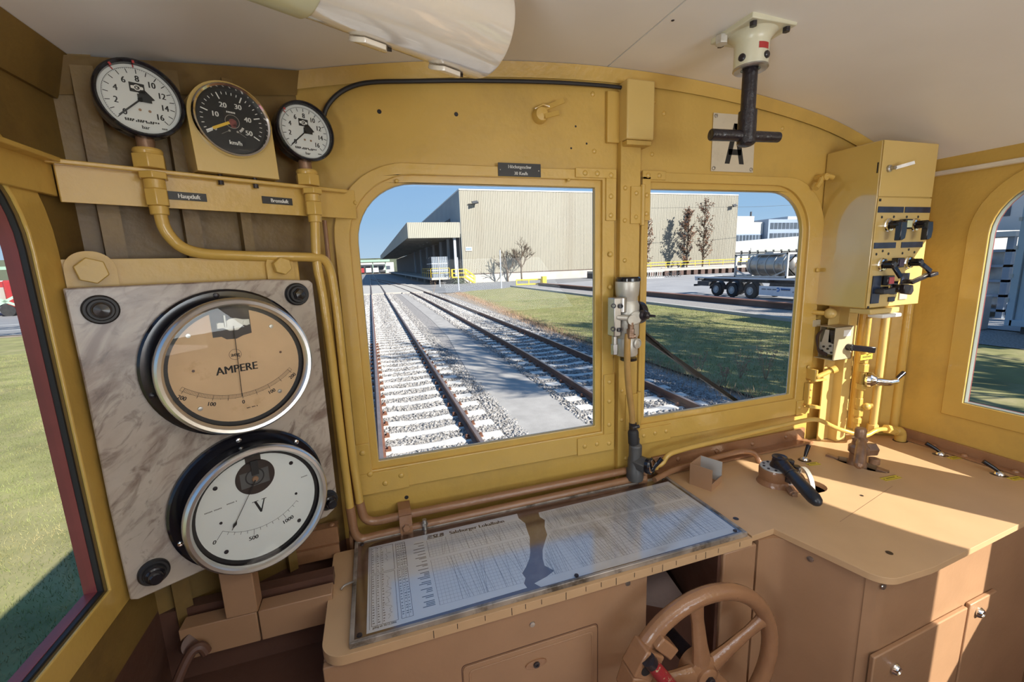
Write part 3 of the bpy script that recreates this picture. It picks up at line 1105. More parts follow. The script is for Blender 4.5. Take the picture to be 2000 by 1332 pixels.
b = MB().tube(bend([(-0.094, 1.165, 1.80), (-0.096, 1.165, 1.05), (-0.110, 1.150, 0.99), (-0.112, 1.145, 0.90)], 0.03), 0.0055, 8)
solo('conduit', b, 'brown_gloss', 'thin brown conduit running down behind the two yellow air pipes', 'conduit', (-0.095, 1.165, 0.9))
for i, (x, lab) in enumerate(((0.035, 'brown pipe clamp near the left end of the two brown pipes'), (0.802, 'brown pipe clamp at the right end of the brown pipes, below the centre post'))):
    b = MB()
    pr = [(x, 1.127, 0.935), (x, 1.130, 0.972), (x, 1.138, 1.000), (x, 1.158, 1.008), (x, 1.195, 1.010)]
    for a, c2 in zip(pr, pr[1:]):
        b.beam(a, c2, 0.034, 0.004, up=(0, 0, 1))
    t = thing('pipe_clamp', lab, 'pipe clamp', (x, 1.15, 0.94))
    build('strap', b, 'brown_gloss', t)
    build('bolt', MB().hexa((x, 1.128, 0.97), (x, 1.118, 0.972), 0.010), 'brown_gloss', t, bevel=0.001)
b = MB()
for sx in (0.055,):
    b.cyl((0.085, 1.125, 0.955), (0.085, 1.125, 0.985), 0.006, n=10)
    b.hexa((0.085, 1.125, 0.968), (0.085, 1.125, 0.976), 0.009)
solo('stud_bolt', b, 'bare_steel', 'bare steel stud with nut behind the timetable board', 'bolt', (0.085, 1.125, 0.955))


# Dymo style name strips on the rail
def strip(name, label, body, u0, u1, z0, z1):
    t = thing(name, label, 'label', FB((u0 + u1) / 2, z0, 0.008))
    b = MB().plate([(u0, z0), (u1, z0), (u1, z1), (u0, z1)], [], 0.006, 0.0078, FBp)
    build('plate', b, 'sign_black', t)
    b = MB().text(lambda a, c: FB(a, c, 0.0082), body, ((u0 + u1) / 2 + 0.004, (z0 + z1) / 2), (z1 - z0) * 0.52, sx=0.82)
    build('lettering', b, 'ink_white', t, smooth=False)


strip('name_strip', 'black label strip reading Hauptluft on the yellow rail', 'Hauptluft', 0.190, 0.255, 1.822, 1.837)
strip('name_strip', 'black label strip reading Bremsluft on the yellow rail', 'Bremsluft', 0.356, 0.418, 1.827, 1.842)

# strap with bolts above the marble
OP = V((-0.472, 0.886, 1.088))
UP = V((0.8835, 0.4685, 0)).normalized()
NP = V((UP.y, -UP.x, 0))
FP = frame(OP, UP, NP)
FPp = lambda a, c, d=0.0: FP(a, c, d)
t = thing('panel_bracket', 'yellow mounting strap with two big hexagon bolts above the marble panel', 'bracket', FP(0.19, 0.57, -0.03))
b = MB().plate([(0.0, 0.555), (0.38, 0.555), (0.38, 0.625), (0.0, 0.625)], [], -0.046, -0.036, FPp)
build('bar', b, 'yellow_paint', t, bevel=0.002)
for uu, rr in ((0.038, 0.033), (0.338, 0.028)):
    b = MB().plate(rrect(uu - rr, uu + rr, 0.56, 0.605 + rr, rtl=rr * 0.95, rtr=rr * 0.95), [], -0.036, -0.0265, FPp)
    build('lug', b, 'yellow_paint', t, bevel=0.002)
    b = MB().hexa(FP(uu, 0.605, -0.0265), FP(uu, 0.605, -0.008), rr * 0.68)
    build('bolt', b, 'yellow_paint', t, bevel=0.0015)

# marble panel
t = thing('marble_panel', 'brown veined marble panel carrying the two big round meters', 'panel', FP(0.196, 0.0, -0.02))
out = [(0.0, 0.006), (0.01, 0.0), (0.12, 0.001), (0.25, 0.0005), (0.362, 0.0), (0.384, 0.012), (0.393, 0.03), (0.393, 0.565), (0.386, 0.572), (0.30, 0.578), (0.0, 0.578), (0.001, 0.4), (-0.001, 0.2)]
b = MB().plate(out, [], -0.024, 0.0, FPp)
build('slab', b, 'marble', t, bevel=0.0025)
for i, (uu, vv, rr) in enumerate(((0.039, 0.540, 0.0245), (0.355, 0.543, 0.0245), (0.039, 0.043, 0.0245), (0.368, 0.043, 0.0245))):
    b = MB().lathe([(rr, 0), (rr, 0.006), (rr * 0.9, 0.009), (rr * 0.76, 0.009), (rr * 0.72, 0.012), (rr * 0.68, 0.016), (0, 0.016)], FP(uu, vv, 0), NP, 32)
    k = build('insulator_washer', b, 'black_matte', t)
    b = MB()
    if i in (0, 1):
        b.lathe([(rr * 0.56, 0.014), (rr * 0.54, 0.021), (rr * 0.42, 0.026), (0, 0.027)], FP(uu, vv, 0), NP, 6 if i else 28)
    else:
        b.lathe([(rr * 0.66, 0.014), (rr * 0.62, 0.020), (rr * 0.5, 0.022), (rr * 0.46, 0.032), (rr * 0.36, 0.034), (0, 0.034)], FP(uu, vv, 0), NP, 24)
    build('insulator_nut', b, 'black_gloss', k)


def meter(name, label, c, dialmat):
    t = thing(name, label, 'meter', FP(c[0], c[1] - 0.147, 0.0))
    o = FP(c[0], c[1], 0)
    b = MB().lathe([(0.10, 0.001), (0.147, 0.001), (0.147, 0.010), (0.143, 0.014), (0.126, 0.014)], o, NP, 64)
    build('mounting_flange', b, 'black_gloss', t)
    b = MB().lathe([(0.128, 0.012), (0.126, 0.020), (0.125, 0.058), (0.119, 0.062), (0.1165, 0.062), (0.1165, 0.052)], o, NP, 64)
    build('case', b, 'black_gloss', t)
    b = MB().lathe([(0.127, 0.056), (0.1318, 0.060), (0.1322, 0.068), (0.130, 0.073), (0.127, 0.0755), (0.1215, 0.0745), (0.118, 0.070), (0.1165, 0.064)], o, NP, 80)
    build('bezel', b, 'aluminium_ring', t)
    F = lambda d: (lambda a, e: FP(c[0] + a, c[1] + e, d))
    build('dial', MB().disc(F(0.0545), (0, 0), 0.1095, 64), dialmat, t, smooth=False)
    b = MB().ring(F(0.0543), (0, 0), 0.109, 0.1168, 64)  # flat black ring for the dark case wall and shadow gap at the bezel
    build('rim_shadow_ring', b, 'black_matte', t, smooth=False)
    for k, a in enumerate((95, 195, 310, 45)):
        p = (0.1365 * cos(rad(a)), 0.1365 * sin(rad(a)))
        b = MB().lathe([(0.0052, 0), (0.005, 0.003), (0.003, 0.004), (0, 0.004)], FP(c[0] + p[0], c[1] + p[1], 0.0135), NP, 12)
        build('flange_screw', b, 'chrome' if name == 'voltmeter' else 'black_worn', t)
    build('glass', MB().disc(F(0.070), (0, 0), 0.1185, 64), 'dial_glass', t, smooth=False)
    return t, F


# ammeter
c = (0.215, 0.416)
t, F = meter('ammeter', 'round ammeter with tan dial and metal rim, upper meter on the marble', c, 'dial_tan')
G = F(0.0548)
b = MB()
b.text(G, 'AMPERE', (-0.004, -0.0045), 0.0145, sx=0.93)
pv = (-0.002, 0.083)
P2 = lambda r, a: (pv[0] + r * sin(rad(a)), pv[1] - r * cos(rad(a)))
for i in range(-40, 41):
    a = i * 0.975
    ln = 0.149 if i % 10 == 0 else (0.1465 if i % 5 == 0 else 0.1445)
    b.stroke(G, P2(0.1385, a), P2(ln, a), 0.0008 if i % 10 == 0 else 0.0004)
for R2, e in ((0.1385, 41), (0.1452, 41)):
    b.path(G, [P2(R2, a) for a in np.linspace(-e, e, 50)], 0.0005)
for s in (-1, 1):
    b.stroke(G, P2(0.1385, 41 * s), P2(0.1452, 41 * s), 0.0005)
for a, s in ((-37.2, '200'), (-19.5, '100'), (0, '0'), (19.5, '100'), (37.6, '200')):
    b.text(G, s, P2(0.1555, a), 0.0072, rot=rad(a) * 0.9, sx=0.9)
build('lettering', b, 'ink_black', t, smooth=False)
b = MB()
for k in range(9):
    if k % 4 != 3:
        b.rect(G, 0.002 + k * 0.0022, 0.0036 + k * 0.0022, -0.0875, -0.0855)
build('maker_mark', b, 'ink_black', t, smooth=False)
b = MB()
b.ring(G, (-0.004, 0.023), 0.0098, 0.0104, 40)
b.text(G, 'aeg', (-0.004, 0.0235), 0.0075)
build('emblem', b, 'ink_black', t, smooth=False)
b = MB().poly(F(0.0550), [(-0.036, 0.1055), (-0.0355, 0.060), (-0.022, 0.060), (-0.014, 0.054), (0.002, 0.053), (0.014, 0.058), (0.029, 0.061), (0.029, 0.1085), (0, 0.1115), (-0.02, 0.110)])
build('movement_window', b, 'dial_recess', t, smooth=False)
b = MB()
H = lambda a, e, d=0.0: FP(c[0] + a, c[1] + e, d)
b.plate([(-0.027, 0.076), (-0.017, 0.076), (-0.008, 0.070), (0.006, 0.070), (0.016, 0.078), (0.027, 0.078), (0.027, 0.088), (0.016, 0.089), (0.004, 0.093), (-0.006, 0.092), (-0.015, 0.086), (-0.027, 0.086)], [], 0.0552, 0.0575, H)
for x in (-0.022, 0.021):
    b.cyl(H(x, 0.082, 0.0575), H(x, 0.082, 0.0590), 0.0052, n=14)
b.cyl(H(-0.0135, 0.078, 0.0585), H(-0.0135, 0.100, 0.0585), 0.0022, n=8)
build('movement_bridge', b, 'zinc_cast', t)
b = MB().stroke(F(0.0600), (-0.001, 0.078), (-0.004, -0.060), 0.0013)
build('pointer', b, 'ink_black', t, smooth=False)
b = MB()
for x, z in ((-0.072, 0.069), (0.065, 0.069), (-0.072, -0.068), (0.065, -0.067)):
    b.lathe([(0.0042, 0), (0.0038, 0.0016), (0, 0.0018)], H(x, z, 0.0546), NP, 14)
build('dial_screw', b, 'bare_steel', t)
b = MB()
for x, z in ((-0.073, 0.004), (0.076, 0.014)):
    b.disc(F(0.0548), (x, z), 0.0025, 10)
build('dial_mark', b, 'brown_dark', t, smooth=False)

# voltmeter
c = (0.215, 0.119)
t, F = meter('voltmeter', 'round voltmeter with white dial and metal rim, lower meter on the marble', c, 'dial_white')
H = lambda a, e, d=0.0: FP(c[0] + a, c[1] + e, d)
G = F(0.0548)
b = MB()
pv = (-0.002, 0.062)
vs_ = [(-0.0135, 0.0135), (-0.002, 0.0135), (-0.002, 0.0122), (-0.0055, 0.0122), (0.0012, -0.0065), (0.0075, 0.0122), (0.0040, 0.0122), (0.0040, 0.0135), (0.0130, 0.0135), (0.0130, 0.0122), (0.0098, 0.0122), (0.0018, -0.0135), (-0.0012, -0.0135), (-0.0100, 0.0122), (-0.0135, 0.0122)]
tri = tessellate_polygon([[V((x, y, 0)) for x, y in vs_]])
b.add([G(*p) for p in vs_], [tuple(q) for q in tri])
b.path(G, [P2(0.1078, a) for a in np.linspace(-38.6, 41, 50)], 0.0006)
for i in range(14):
    a = -38.6 + 79.6 * i / 13
    ln = 0.126 if i == 0 else (0.120 if i in (5, 10) else 0.1135)
    b.stroke(G, P2(0.1078, a), P2(ln, a), 0.0007)
for a, s, r2 in ((-39.5, '0', 0.1305), (-8.2, '500', 0.1255), (23, '1000', 0.1265)):
    b.text(G, s, P2(r2, a), 0.0080, rot=rad(a) * 0.6)
build('lettering', b, 'ink_black', t, smooth=False)
for x0, x1, z in ((-0.095, -0.062, 0.024), (-0.058, -0.038, 0.027), (0.082, 0.098, 0.028)):
    b = MB()
    n = int((x1 - x0) / 0.0022)
    for k in range(n):
        if (k * 5) % 7:
            xx = x0 + (x1 - x0) * k / n
            b.rect(G, xx, xx + 0.0013, z, z + 0.0022)
    build('maker_mark', b, 'ink_black', t, smooth=False)
b = MB().disc(F(0.0550), (-0.001, 0.065), 0.036, 40)
b.rect(F(0.0550), -0.015, 0.013, 0.096, 0.1095)
build('movement_window', b, 'dial_recess', t, smooth=False)
b = MB().rect(F(0.0552), -0.028, 0.024, 0.047, 0.079)
build('movement_frame', b, 'grey_cast', t, smooth=False)
b = MB()
b.ring(F(0.0554), (-0.002, 0.066), 0.015, 0.0175, 32)
b.box(-0.007, 0.006, -0.001, 0.001, -0.001, 0.001) if False else None
b.plate([(-0.007, 0.070), (0.006, 0.070), (0.006, 0.100), (-0.007, 0.100)], [], 0.0554, 0.058, H)
build('movement_coil', b, 'black_matte', t)
b = MB().lathe([(0.0062, 0), (0.005, 0.002), (0, 0.0022)], H(-0.002, 0.061, 0.0562), NP, 16)
build('pivot_cap', b, 'brass_worn', t)
b = MB()
G2 = F(0.0600)
b.stroke(G2, (-0.010, 0.047), (-0.055, -0.026), 0.0012)
b.poly(G2, [(-0.0445, -0.0105), (-0.0455, -0.0175), (-0.0535, -0.0235), (-0.0515, -0.0150)])
b.stroke(G2, (-0.003, 0.060), (-0.011, 0.046), 0.0022)
build('pointer', b, 'ink_black', t, smooth=False)
b = MB()
for x, z, r2 in ((-0.070, 0.068, 0.0042), (0.068, 0.069, 0.0042), (0.069, -0.067, 0.0042), (-0.069, -0.068, 0.0042), (-0.070, -0.005, 0.0028), (0.070, -0.003, 0.0028)):
    b.lathe([(r2, 0), (r2 * 0.9, 0.0014), (0, 0.0016)], H(x, z, 0.0546), NP, 14)
build('dial_screw', b, 'black_worn', t)

# brown ledge, beam and lever below the marble
t = thing('ledge_beam', 'brown box beam with short upright under the marble panel', 'beam', (-0.28, 0.95, 0.885))
b = MB().box(-0.44, -0.297, 0.95, 0.99, 0.886, 0.958)
b.box(-0.294, -0.145, 0.95, 0.99, 0.886, 0.958)
build('rail', b, 'brown_paint', t, bevel=0.002)
b = MB().box(-0.352, -0.292, 0.945, 0.985, 0.962, 1.13)
build('upright', b, 'brown_paint', t, bevel=0.002)
b = MB().box(-0.48, -0.145, 0.62, 1.14, 0.78, 0.80)
b.box(-0.49, -0.145, 1.00, 1.03, 0.80, 0.97)
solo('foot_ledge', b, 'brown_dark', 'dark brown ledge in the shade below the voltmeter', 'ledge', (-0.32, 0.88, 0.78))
b = MB()
b.box(-0.30, -0.14, 1.135, 1.165, 0.965, 1.01)
b.box(-0.30, -0.14, 1.125, 1.135, 0.93, 0.965)
for x in (-0.27, -0.2, -0.155):
    b.rivet((x, 1.15, 1.01), (0, 0, 1), 0.008, 0.005)
solo('cable_duct', b, 'brown_gloss', 'chipped brown duct along the wall between marble panel and desk', 'duct', (-0.22, 1.14, 0.93))
t = thing('hook_lever', 'brown hooked lever rod standing in the lower left corner', 'lever', (-0.45, 0.86, 0.8))
pts = bend([(-0.470, 0.875, 0.81), (-0.425, 0.920, 0.905), (-0.412, 0.93, 0.925), (-0.398, 0.935, 0.925), (-0.392, 0.935, 0.905)], 0.015)
build('rod', MB().tube(pts, 0.010, 10), 'brown_dark', t)
b = MB().cyl((-0.43, 0.965, 0.915), (-0.415, 0.945, 0.925), 0.022)
build('pivot', b, 'brown_dark', t)
# ================================================================== FITTINGS ON THE FRONT WALL
FW = lambda a, c, d=0.0: V((a, YF - d, c))            # d towards the room

t = thing('speed_sign', 'small black sign reading Höchstgeschw 30 Km/h above the left windscreen', 'sign', (0.42, YF, 1.92))
b = MB().plate([(0.357, 1.919), (0.482, 1.919), (0.482, 1.954), (0.357, 1.954)], [], 0.0145, 0.0165, FW)
build('plate', b, 'sign_black', t)
G = lambda a, c: FW(a, c, 0.0169)
b = MB().text(G, 'Höchstgeschw', (0.4195, 1.9445), 0.0085, sx=0.92)
b.text(G, '30 Km/h', (0.4225, 1.9275), 0.0085, sx=0.92)
build('lettering', b, 'ink_white', t, smooth=False)
b = MB()
for x in (0.363, 0.476):
    b.rivet(FW(x, 1.936, 0.0165), (0, -1, 0), 0.002, 0.001)
build('rivet', b, 'bare_steel', t)

t = thing('letter_plate', 'cream enamel plate with a big black letter A behind the ceiling handle', 'plate', (1.17, YF, 1.957))
b = MB().plate([(1.085, 1.957), (1.260, 1.957), (1.257, 2.136), (1.085, 2.134)], [], 0.001, 0.004, FW)
build('plate', b, 'sign_cream', t, bevel=0.0008)
G = lambda a, c: FW(a, c, 0.0043)
b = MB()
x0, z0 = 1.178, 1.982
b.poly(G, [(x0 - 0.040, z0), (x0 - 0.020, z0), (x0 + 0.0095, z0 + 0.125), (x0 - 0.0095, z0 + 0.125)])
b.poly(G, [(x0 + 0.020, z0), (x0 + 0.040, z0), (x0 + 0.0095, z0 + 0.125), (x0 - 0.0095, z0 + 0.125)])
b.rect(G, x0 - 0.026, x0 + 0.026, z0 + 0.028, z0 + 0.046)
build('lettering', b, 'ink_black', t, smooth=False)
for x, z in ((1.094, 2.125), (1.094, 1.966), (1.250, 1.967), (1.249, 2.127)):
    b = MB().lathe([(0.0062, 0), (0.0055, 0.003), (0, 0.004)], FW(x, z, 0.004), (0, -1, 0), 14)
    build('screw', b, 'bare_steel', t)

b = MB().tube(bend([(-0.082, 1.192, 1.97), (-0.075, 1.190, 2.05), (-0.048, 1.187, 2.087), (-0.011, 1.185, 2.112), (0.037, 1.182, 2.127), (0.266, 1.182, 2.150), (0.45, 1.182, 2.164), (0.555, 1.182, 2.170), (0.70, 1.182, 2.174), (0.76, 1.182, 2.172)], 0.05, 6), 0.0055, 8)
solo('black_cable', b, 'black_matte', 'black cable running along the top of the front wall', 'cable', (0.3, 1.185, 2.12))

t = thing('lamp_holder', 'painted yellow broken clip sticking out of the wall above the left windscreen', 'clip', (0.505, YF, 2.085))
b = MB().lathe([(0.022, 0), (0.021, 0.012), (0.017, 0.022), (0.0, 0.024)], (0.488, YF, 2.085), (0, -1, 0), 24)
build('boss', b, 'yellow_gloss', t)
b = MB()
b.beam((0.495, 1.185, 2.100), (0.548, 1.165, 2.118), 0.014, 0.003, up=(0, -1, 0.4))
b.beam((0.495, 1.175, 2.078), (0.530, 1.160, 2.084), 0.014, 0.003, up=(0, -1, 0.4))
b.tube([(0.472, 1.19, 2.10), (0.49, 1.178, 2.108), (0.51, 1.178, 2.104)], 0.003, 6)
build('clip', b, 'yellow_gloss', t)

# ------------------------------------------------- wiper drive on the post
t = thing('wiper_motor', 'cast metal air wiper motor standing on the centre post', 'wiper motor', (0.744, 1.15, 1.365))
cx, cy = 0.745, 1.148
b = MB()
b.lathe([(0, 1.385), (0.030, 1.385), (0.034, 1.392), (0.034, 1.44), (0.031, 1.445), (0.031, 1.57), (0.034, 1.575), (0.0365, 1.60), (0.0365, 1.618), (0, 1.618)], (cx, cy, 0), (0, 0, 1), 32)
b.lathe([(0, 0), (0.020, 0), (0.026, 0.012), (0.026, 0.05)], (0.752, 1.108, 1.508), (0, 1, 0), 20)
b.lathe([(0.031, 1.44), (0.037, 1.452), (0.037, 1.545), (0.031, 1.558)], (cx, cy, 0), (0, 0, 1), 32)
build('body', b, 'zinc_cast', t, bevel=0.003)
b = MB().lathe([(0.030, 0), (0.0375, 0.0), (0.0375, 0.008), (0.033, 0.013), (0, 0.013)], (cx + 0.002, cy, 1.6175), (0, 0, 1), 32)
b.lathe([(0.0, 0), (0.026, 0), (0.026, 0.008), (0, 0.008)], (cx + 0.008, cy, 1.370), (0, 0, 1), 28)
build('end_cap', b, 'black_gloss', t)
b = MB()
b.box(0.678, 0.703, 1.112, 1.150, 1.455, 1.572)
b.cyl((0.712, 1.128, 1.525), (0.712, 1.128, 1.572), 0.016, n=16)
b.cyl((0.712, 1.128, 1.535), (0.735, 1.135, 1.535), 0.012, n=16)
build('valve_block', b, 'bare_steel', t, bevel=0.003)
b = MB()
for x, z in ((0.675, 1.549), (0.699, 1.547), (0.674, 1.480), (0.697, 1.476)):
    b.lathe([(0.007, 0), (0.007, 0.008), (0.0045, 0.008), (0.004, 0.004)], (x, 1.113, z), (-0.3, -1, 0), 12)
b.lathe([(0.0045, 0.004), (0, 0.004)], (0.699, 1.112, 1.547), (-0.3, -1, 0), 10)
build('hex_socket', b, 'black_worn', t)
b = MB()
b.lathe([(0, 0), (0.016, 0), (0.016, 0.012), (0.012, 0.016), (0.0, 0.016)], (0.776, 1.118, 1.514), (0.25, -1, 0), 24)
b.lathe([(0.011, 0.014), (0.011, 0.024), (0.004, 0.028), (0.0035, 0.045), (0, 0.050)], (0.776, 1.118, 1.514), (0.45, -1, 0), 20)
build('drive_spindle', b, 'black_worn', t)
b = MB()
b.lathe([(0, -0.012), (0.034, -0.010), (0.036, 0), (0.034, 0.010), (0, 0.012)], (0.793, 1.158, 1.517), (1, 0.15, 0), 24)
build('gear_cover', b, 'black_worn', t)
b = MB()
b.tube([(0.690, 1.118, 1.513), (0.712, 1.108, 1.511), (0.732, 1.100, 1.507)], 0.0085, 12)
b.cyl((0.728, 1.102, 1.505), (0.728, 1.092, 1.505), 0.015, n=18)
build('elbow_fitting', b, 'zinc_cast', t)
b = MB()
b.cyl((0.690, 1.128, 1.425), (0.690, 1.128, 1.456), 0.009, n=14)
b.hexa((0.690, 1.128, 1.398), (0.690, 1.128, 1.430), 0.0115)
build('lower_nut', b, 'bare_steel', t, bevel=0.001)
b = MB()
b.hexa((0.726, 1.098, 1.452), (0.726, 1.098, 1.478), 0.012)
b.tube([(0.717, 1.095, 1.455), (0.738, 1.092, 1.456)], 0.007, 10)
b.cyl((0.728, 1.100, 1.47), (0.728, 1.100, 1.497), 0.009, n=12)
build('hose_clip', b, 'brass_worn', t)
b = MB().lathe([(0.0155, 0), (0.0155, 0.006), (0.011, 0.008), (0.010, 0.005), (0, 0.006)], (0.760, 1.117, 1.428), (0.25, -1, 0), 24)
build('plug_screw', b, 'zinc_cast', t)
t = thing('air_hose', 'tan rubber hose hanging from the wiper motor to the shut-off cock', 'hose', (0.74, 1.12, 1.17))
b = MB().tube(bend([(0.722, 1.105, 1.462), (0.719, 1.105, 1.43), (0.730, 1.118, 1.33), (0.748, 1.130, 1.25), (0.762, 1.138, 1.20), (0.766, 1.140, 1.155)], 0.06, 6), 0.0098, 14)
build('hose', b, 'hose_tan', t)
b = MB()
b.cyl((0.766, 1.138, 1.140), (0.766, 1.138, 1.162), 0.0125, n=16)
b.tube([(0.754, 1.125, 1.151), (0.780, 1.125, 1.153)], 0.006, 8)
build('clamp', b, 'black_worn', t)
t = thing('shutoff_cock', 'grey shut-off cock with black chrome-faced knob at the foot of the post', 'valve', (0.78, 1.13, 0.97))
b = MB()
b.lathe([(0, 0.965), (0.026, 0.965), (0.028, 0.975), (0.028, 1.00), (0.024, 1.008), (0.024, 1.035), (0.021, 1.045), (0.021, 1.085), (0.013, 1.092), (0.013, 1.11), (0.0, 1.11)], (0.775, 1.135, 0), (0, 0, 1), 28)
b.hexa((0.775, 1.135, 1.03), (0.795, 1.10, 1.025), 0.026)
build('body', b, 'grey_cast', t, bevel=0.002)
b = MB().lathe([(0.0135, 0), (0.0175, 0.004), (0.0175, 0.042), (0.014, 0.05), (0.0115, 0.052)], (0.770, 1.137, 1.088), (-0.06, 0, 1), 20)
build('hose_nozzle', b, 'rubber', t)
b = MB()
ax = V((0.45, -0.88, 0.12))
b.lathe([(0.021, 0), (0.0255, 0.002), (0.0265, 0.014), (0.022, 0.019)], (0.795, 1.098, 1.027), ax, 28)
build('knob_ring', b, 'black_gloss', t)
b = MB().lathe([(0.022, 0.017), (0.010, 0.0185), (0, 0.0185)], (0.795, 1.098, 1.027), ax, 28)
build('knob_face', b, 'chrome', t)
b = MB().tube([V((0.795, 1.098, 1.027)) + ax * 0.022 + V((-0.002, 0, -0.016)), V((0.795, 1.098, 1.027)) + ax * 0.026, V((0.795, 1.098, 1.027)) + ax * 0.03 + V((0.022, 0, 0.026))], [0.0045, 0.005, 0.0075], 10)
build('knob_lever', b, 'black_gloss', t)

# ------------------------------------------------- small pieces right of window 2
t = thing('pull_knob', 'round yellow pull knob beside the right windscreen', 'knob', (1.587, YF, 1.461))
b = MB().cyl((1.580, 1.195, 1.463), (1.600, 1.155, 1.461), 0.0085, n=14)
build('shank', b, 'yellow_gloss', t)
b = MB().ball((1.612, 1.142, 1.460), 0.0205, 12)
build('ball', b, 'yellow_plain', t)
t = thing('turn_latch', 'yellow turn latch at the upper right corner of the right windscreen', 'latch', (1.55, YF, 1.92))
b = MB()
b.tube([(1.513, 1.165, 1.906), (1.535, 1.170, 1.925), (1.545, 1.172, 1.942)], 0.009, 10)
b.tube([(1.545, 1.172, 1.942), (1.56, 1.165, 1.950), (1.585, 1.160, 1.944)], 0.0085, 10)
build('lever', b, 'yellow_gloss', t)
b = MB().cyl((1.555, 1.20, 1.946), (1.555, 1.160, 1.946), 0.012, n=14)
build('boss', b, 'yellow_gloss', t)
t = thing('window_catch', 'yellow screw catch at the right edge of the right windscreen below the relay box', 'catch', (1.60, YF, 1.21))
b = MB().box(1.575, 1.590, 1.150, 1.19, 1.205, 1.245)
b.box(1.575, 1.640, 1.150, 1.165, 1.198, 1.206)
build('bracket', b, 'yellow_gloss', t, bevel=0.002)
b = MB().cyl((1.585, 1.155, 1.215), (1.650, 1.135, 1.245), 0.009, n=12)
b.cyl((1.640, 1.138, 1.240), (1.656, 1.133, 1.247), 0.014, n=14)
build('thumbscrew', b, 'yellow_gloss', t)
t = thing('window_catch', 'small yellow catch with pin at the lower right corner of the right windscreen', 'catch', (1.57, YF, 1.10))
b = MB()
b.box(1.568, 1.590, 1.165, 1.185, 1.105, 1.19)
b.beam((1.562, 1.16, 1.102), (1.61, 1.15, 1.094), 0.02, 0.012)
build('bracket', b, 'yellow_gloss', t, bevel=0.002)
b = MB()
for z in (1.135, 1.165):
    b.rivet((1.58, 1.165, z), (0, -1, 0), 0.006, 0.003)
build('rivet', b, 'yellow_gloss', t)

# ------------------------------------------------- wiper outside
t = thing('windscreen_wiper', 'black windscreen wiper outside the right windscreen', 'wiper', (1.1, 1.27, 1.3))
b = MB().beam((0.84, 1.275, 1.452), (1.33, 1.275, 1.118), 0.014, 0.022, up=(0, 1, 0))
build('arm', b, 'black_matte', t, bevel=0.002)
b = MB().beam((0.86, 1.262, 1.455), (1.12, 1.258, 1.245), 0.006, 0.022, up=(0, 1, 0))
build('blade', b, 'rubber', t)
b = MB().beam((0.83, 1.29, 1.47), (1.12, 1.285, 1.262), 0.006, 0.010, up=(0, 1, 0))
build('tension_rod', b, 'bare_steel', t)
b = MB().cyl((0.862, 1.225, 1.440), (0.862, 1.285, 1.440), 0.010, n=12)
build('spindle', b, 'black_matte', t)

# ================================================================== CEILING FITTINGS
hx, hy = 0.935, 0.915
hz = zc(hx)
t = thing('ceiling_crank', 'black T-handle crank hanging from a cream housing on the ceiling', 'crank', (hx, hy, hz))
pts = [(hx - 0.067, hy - 0.064), (hx + 0.067, hy - 0.064), (hx + 0.067, hy + 0.064), (hx - 0.067, hy + 0.064)]
b = MB().plate(pts, [], hz - 0.009, hz + 0.004, lambda a, c, e: V((a, c, e)))
build('base_plate', b, 'cream_valve', t, bevel=0.002)
b = MB().lathe([(0.060, 0.0), (0.047, 0.008), (0.0405, 0.018), (0.0385, 0.026), (0.0385, 0.072), (0.037, 0.076), (0.024, 0.076), (0.022, 0.070)], (hx, hy, hz - 0.006), (0, 0, -1), 36)
build('housing', b, 'cream_valve', t)
b = MB().lathe([(0.024, 0.0755), (0.0395, 0.0755), (0.040, 0.079), (0.037, 0.082), (0.022, 0.079)], (hx, hy, hz - 0.006), (0, 0, -1), 36)
build('collar', b, 'bare_steel', t)
b = MB()
for a, c in ((-0.05, -0.05), (0.05, -0.05), (0.05, 0.048), (-0.05, 0.048)):
    p = (hx + a, hy + c, hz - 0.009)
    b.hexa(p, (p[0], p[1], p[2] - 0.010), 0.0085)
build('bolt', b, 'black_worn', t, bevel=0.001)
b = MB().hexa((hx - 0.066, hy + 0.028, hz - 0.004), (hx - 0.066, hy + 0.028, hz - 0.024), 0.015)
build('corner_bolt', b, 'zinc_cast', t, bevel=0.0015)
b = MB()
for a in (-165, -78):
    n = V((cos(rad(a)), sin(rad(a)), 0))
    b.lathe([(0.0085, 0), (0.0085, 0.004), (0.006, 0.006), (0, 0.006)], V((hx, hy, hz - 0.066)) + n * 0.0375, n, 14)
build('set_screw', b, 'black_worn', t)
b = MB()
rr = 0.0392
for i in range(6):
    a0, a1 = rad(-112 + i * 7), rad(-112 + (i + 1) * 7)
    z0, z1 = hz - 0.053, hz - 0.039
    b.add([(hx + rr * cos(a0), hy + rr * sin(a0), z0), (hx + rr * cos(a1), hy + rr * sin(a1), z0), (hx + rr * cos(a1), hy + rr * sin(a1), z1), (hx + rr * cos(a0), hy + rr * sin(a0), z1)], [(0, 1, 2, 3)])
build('red_tape', b, 'ink_red', t, label='dark red tape on the housing')
zb = 1.975
b = MB().cyl((hx, hy, hz - 0.072), (hx, hy, zb), 0.0172, n=24)
build('rod', b, 'black_worn', t)
b = MB().cyl((hx, hy, zb - 0.014), (hx, hy, zb + 0.062), 0.0215, n=24)
b.ball((hx, hy, zb - 0.012), 0.021, 10, sz=0.5)
build('sleeve', b, 'black_worn', t)
b = MB().tube([(hx - 0.099, hy + 0.014, zb + 0.006), (hx + 0.094, hy - 0.012, zb + 0.003)], [0.0140, 0.0125], 18)
build('cross_bar', b, 'black_worn', t, bevel=0.002)

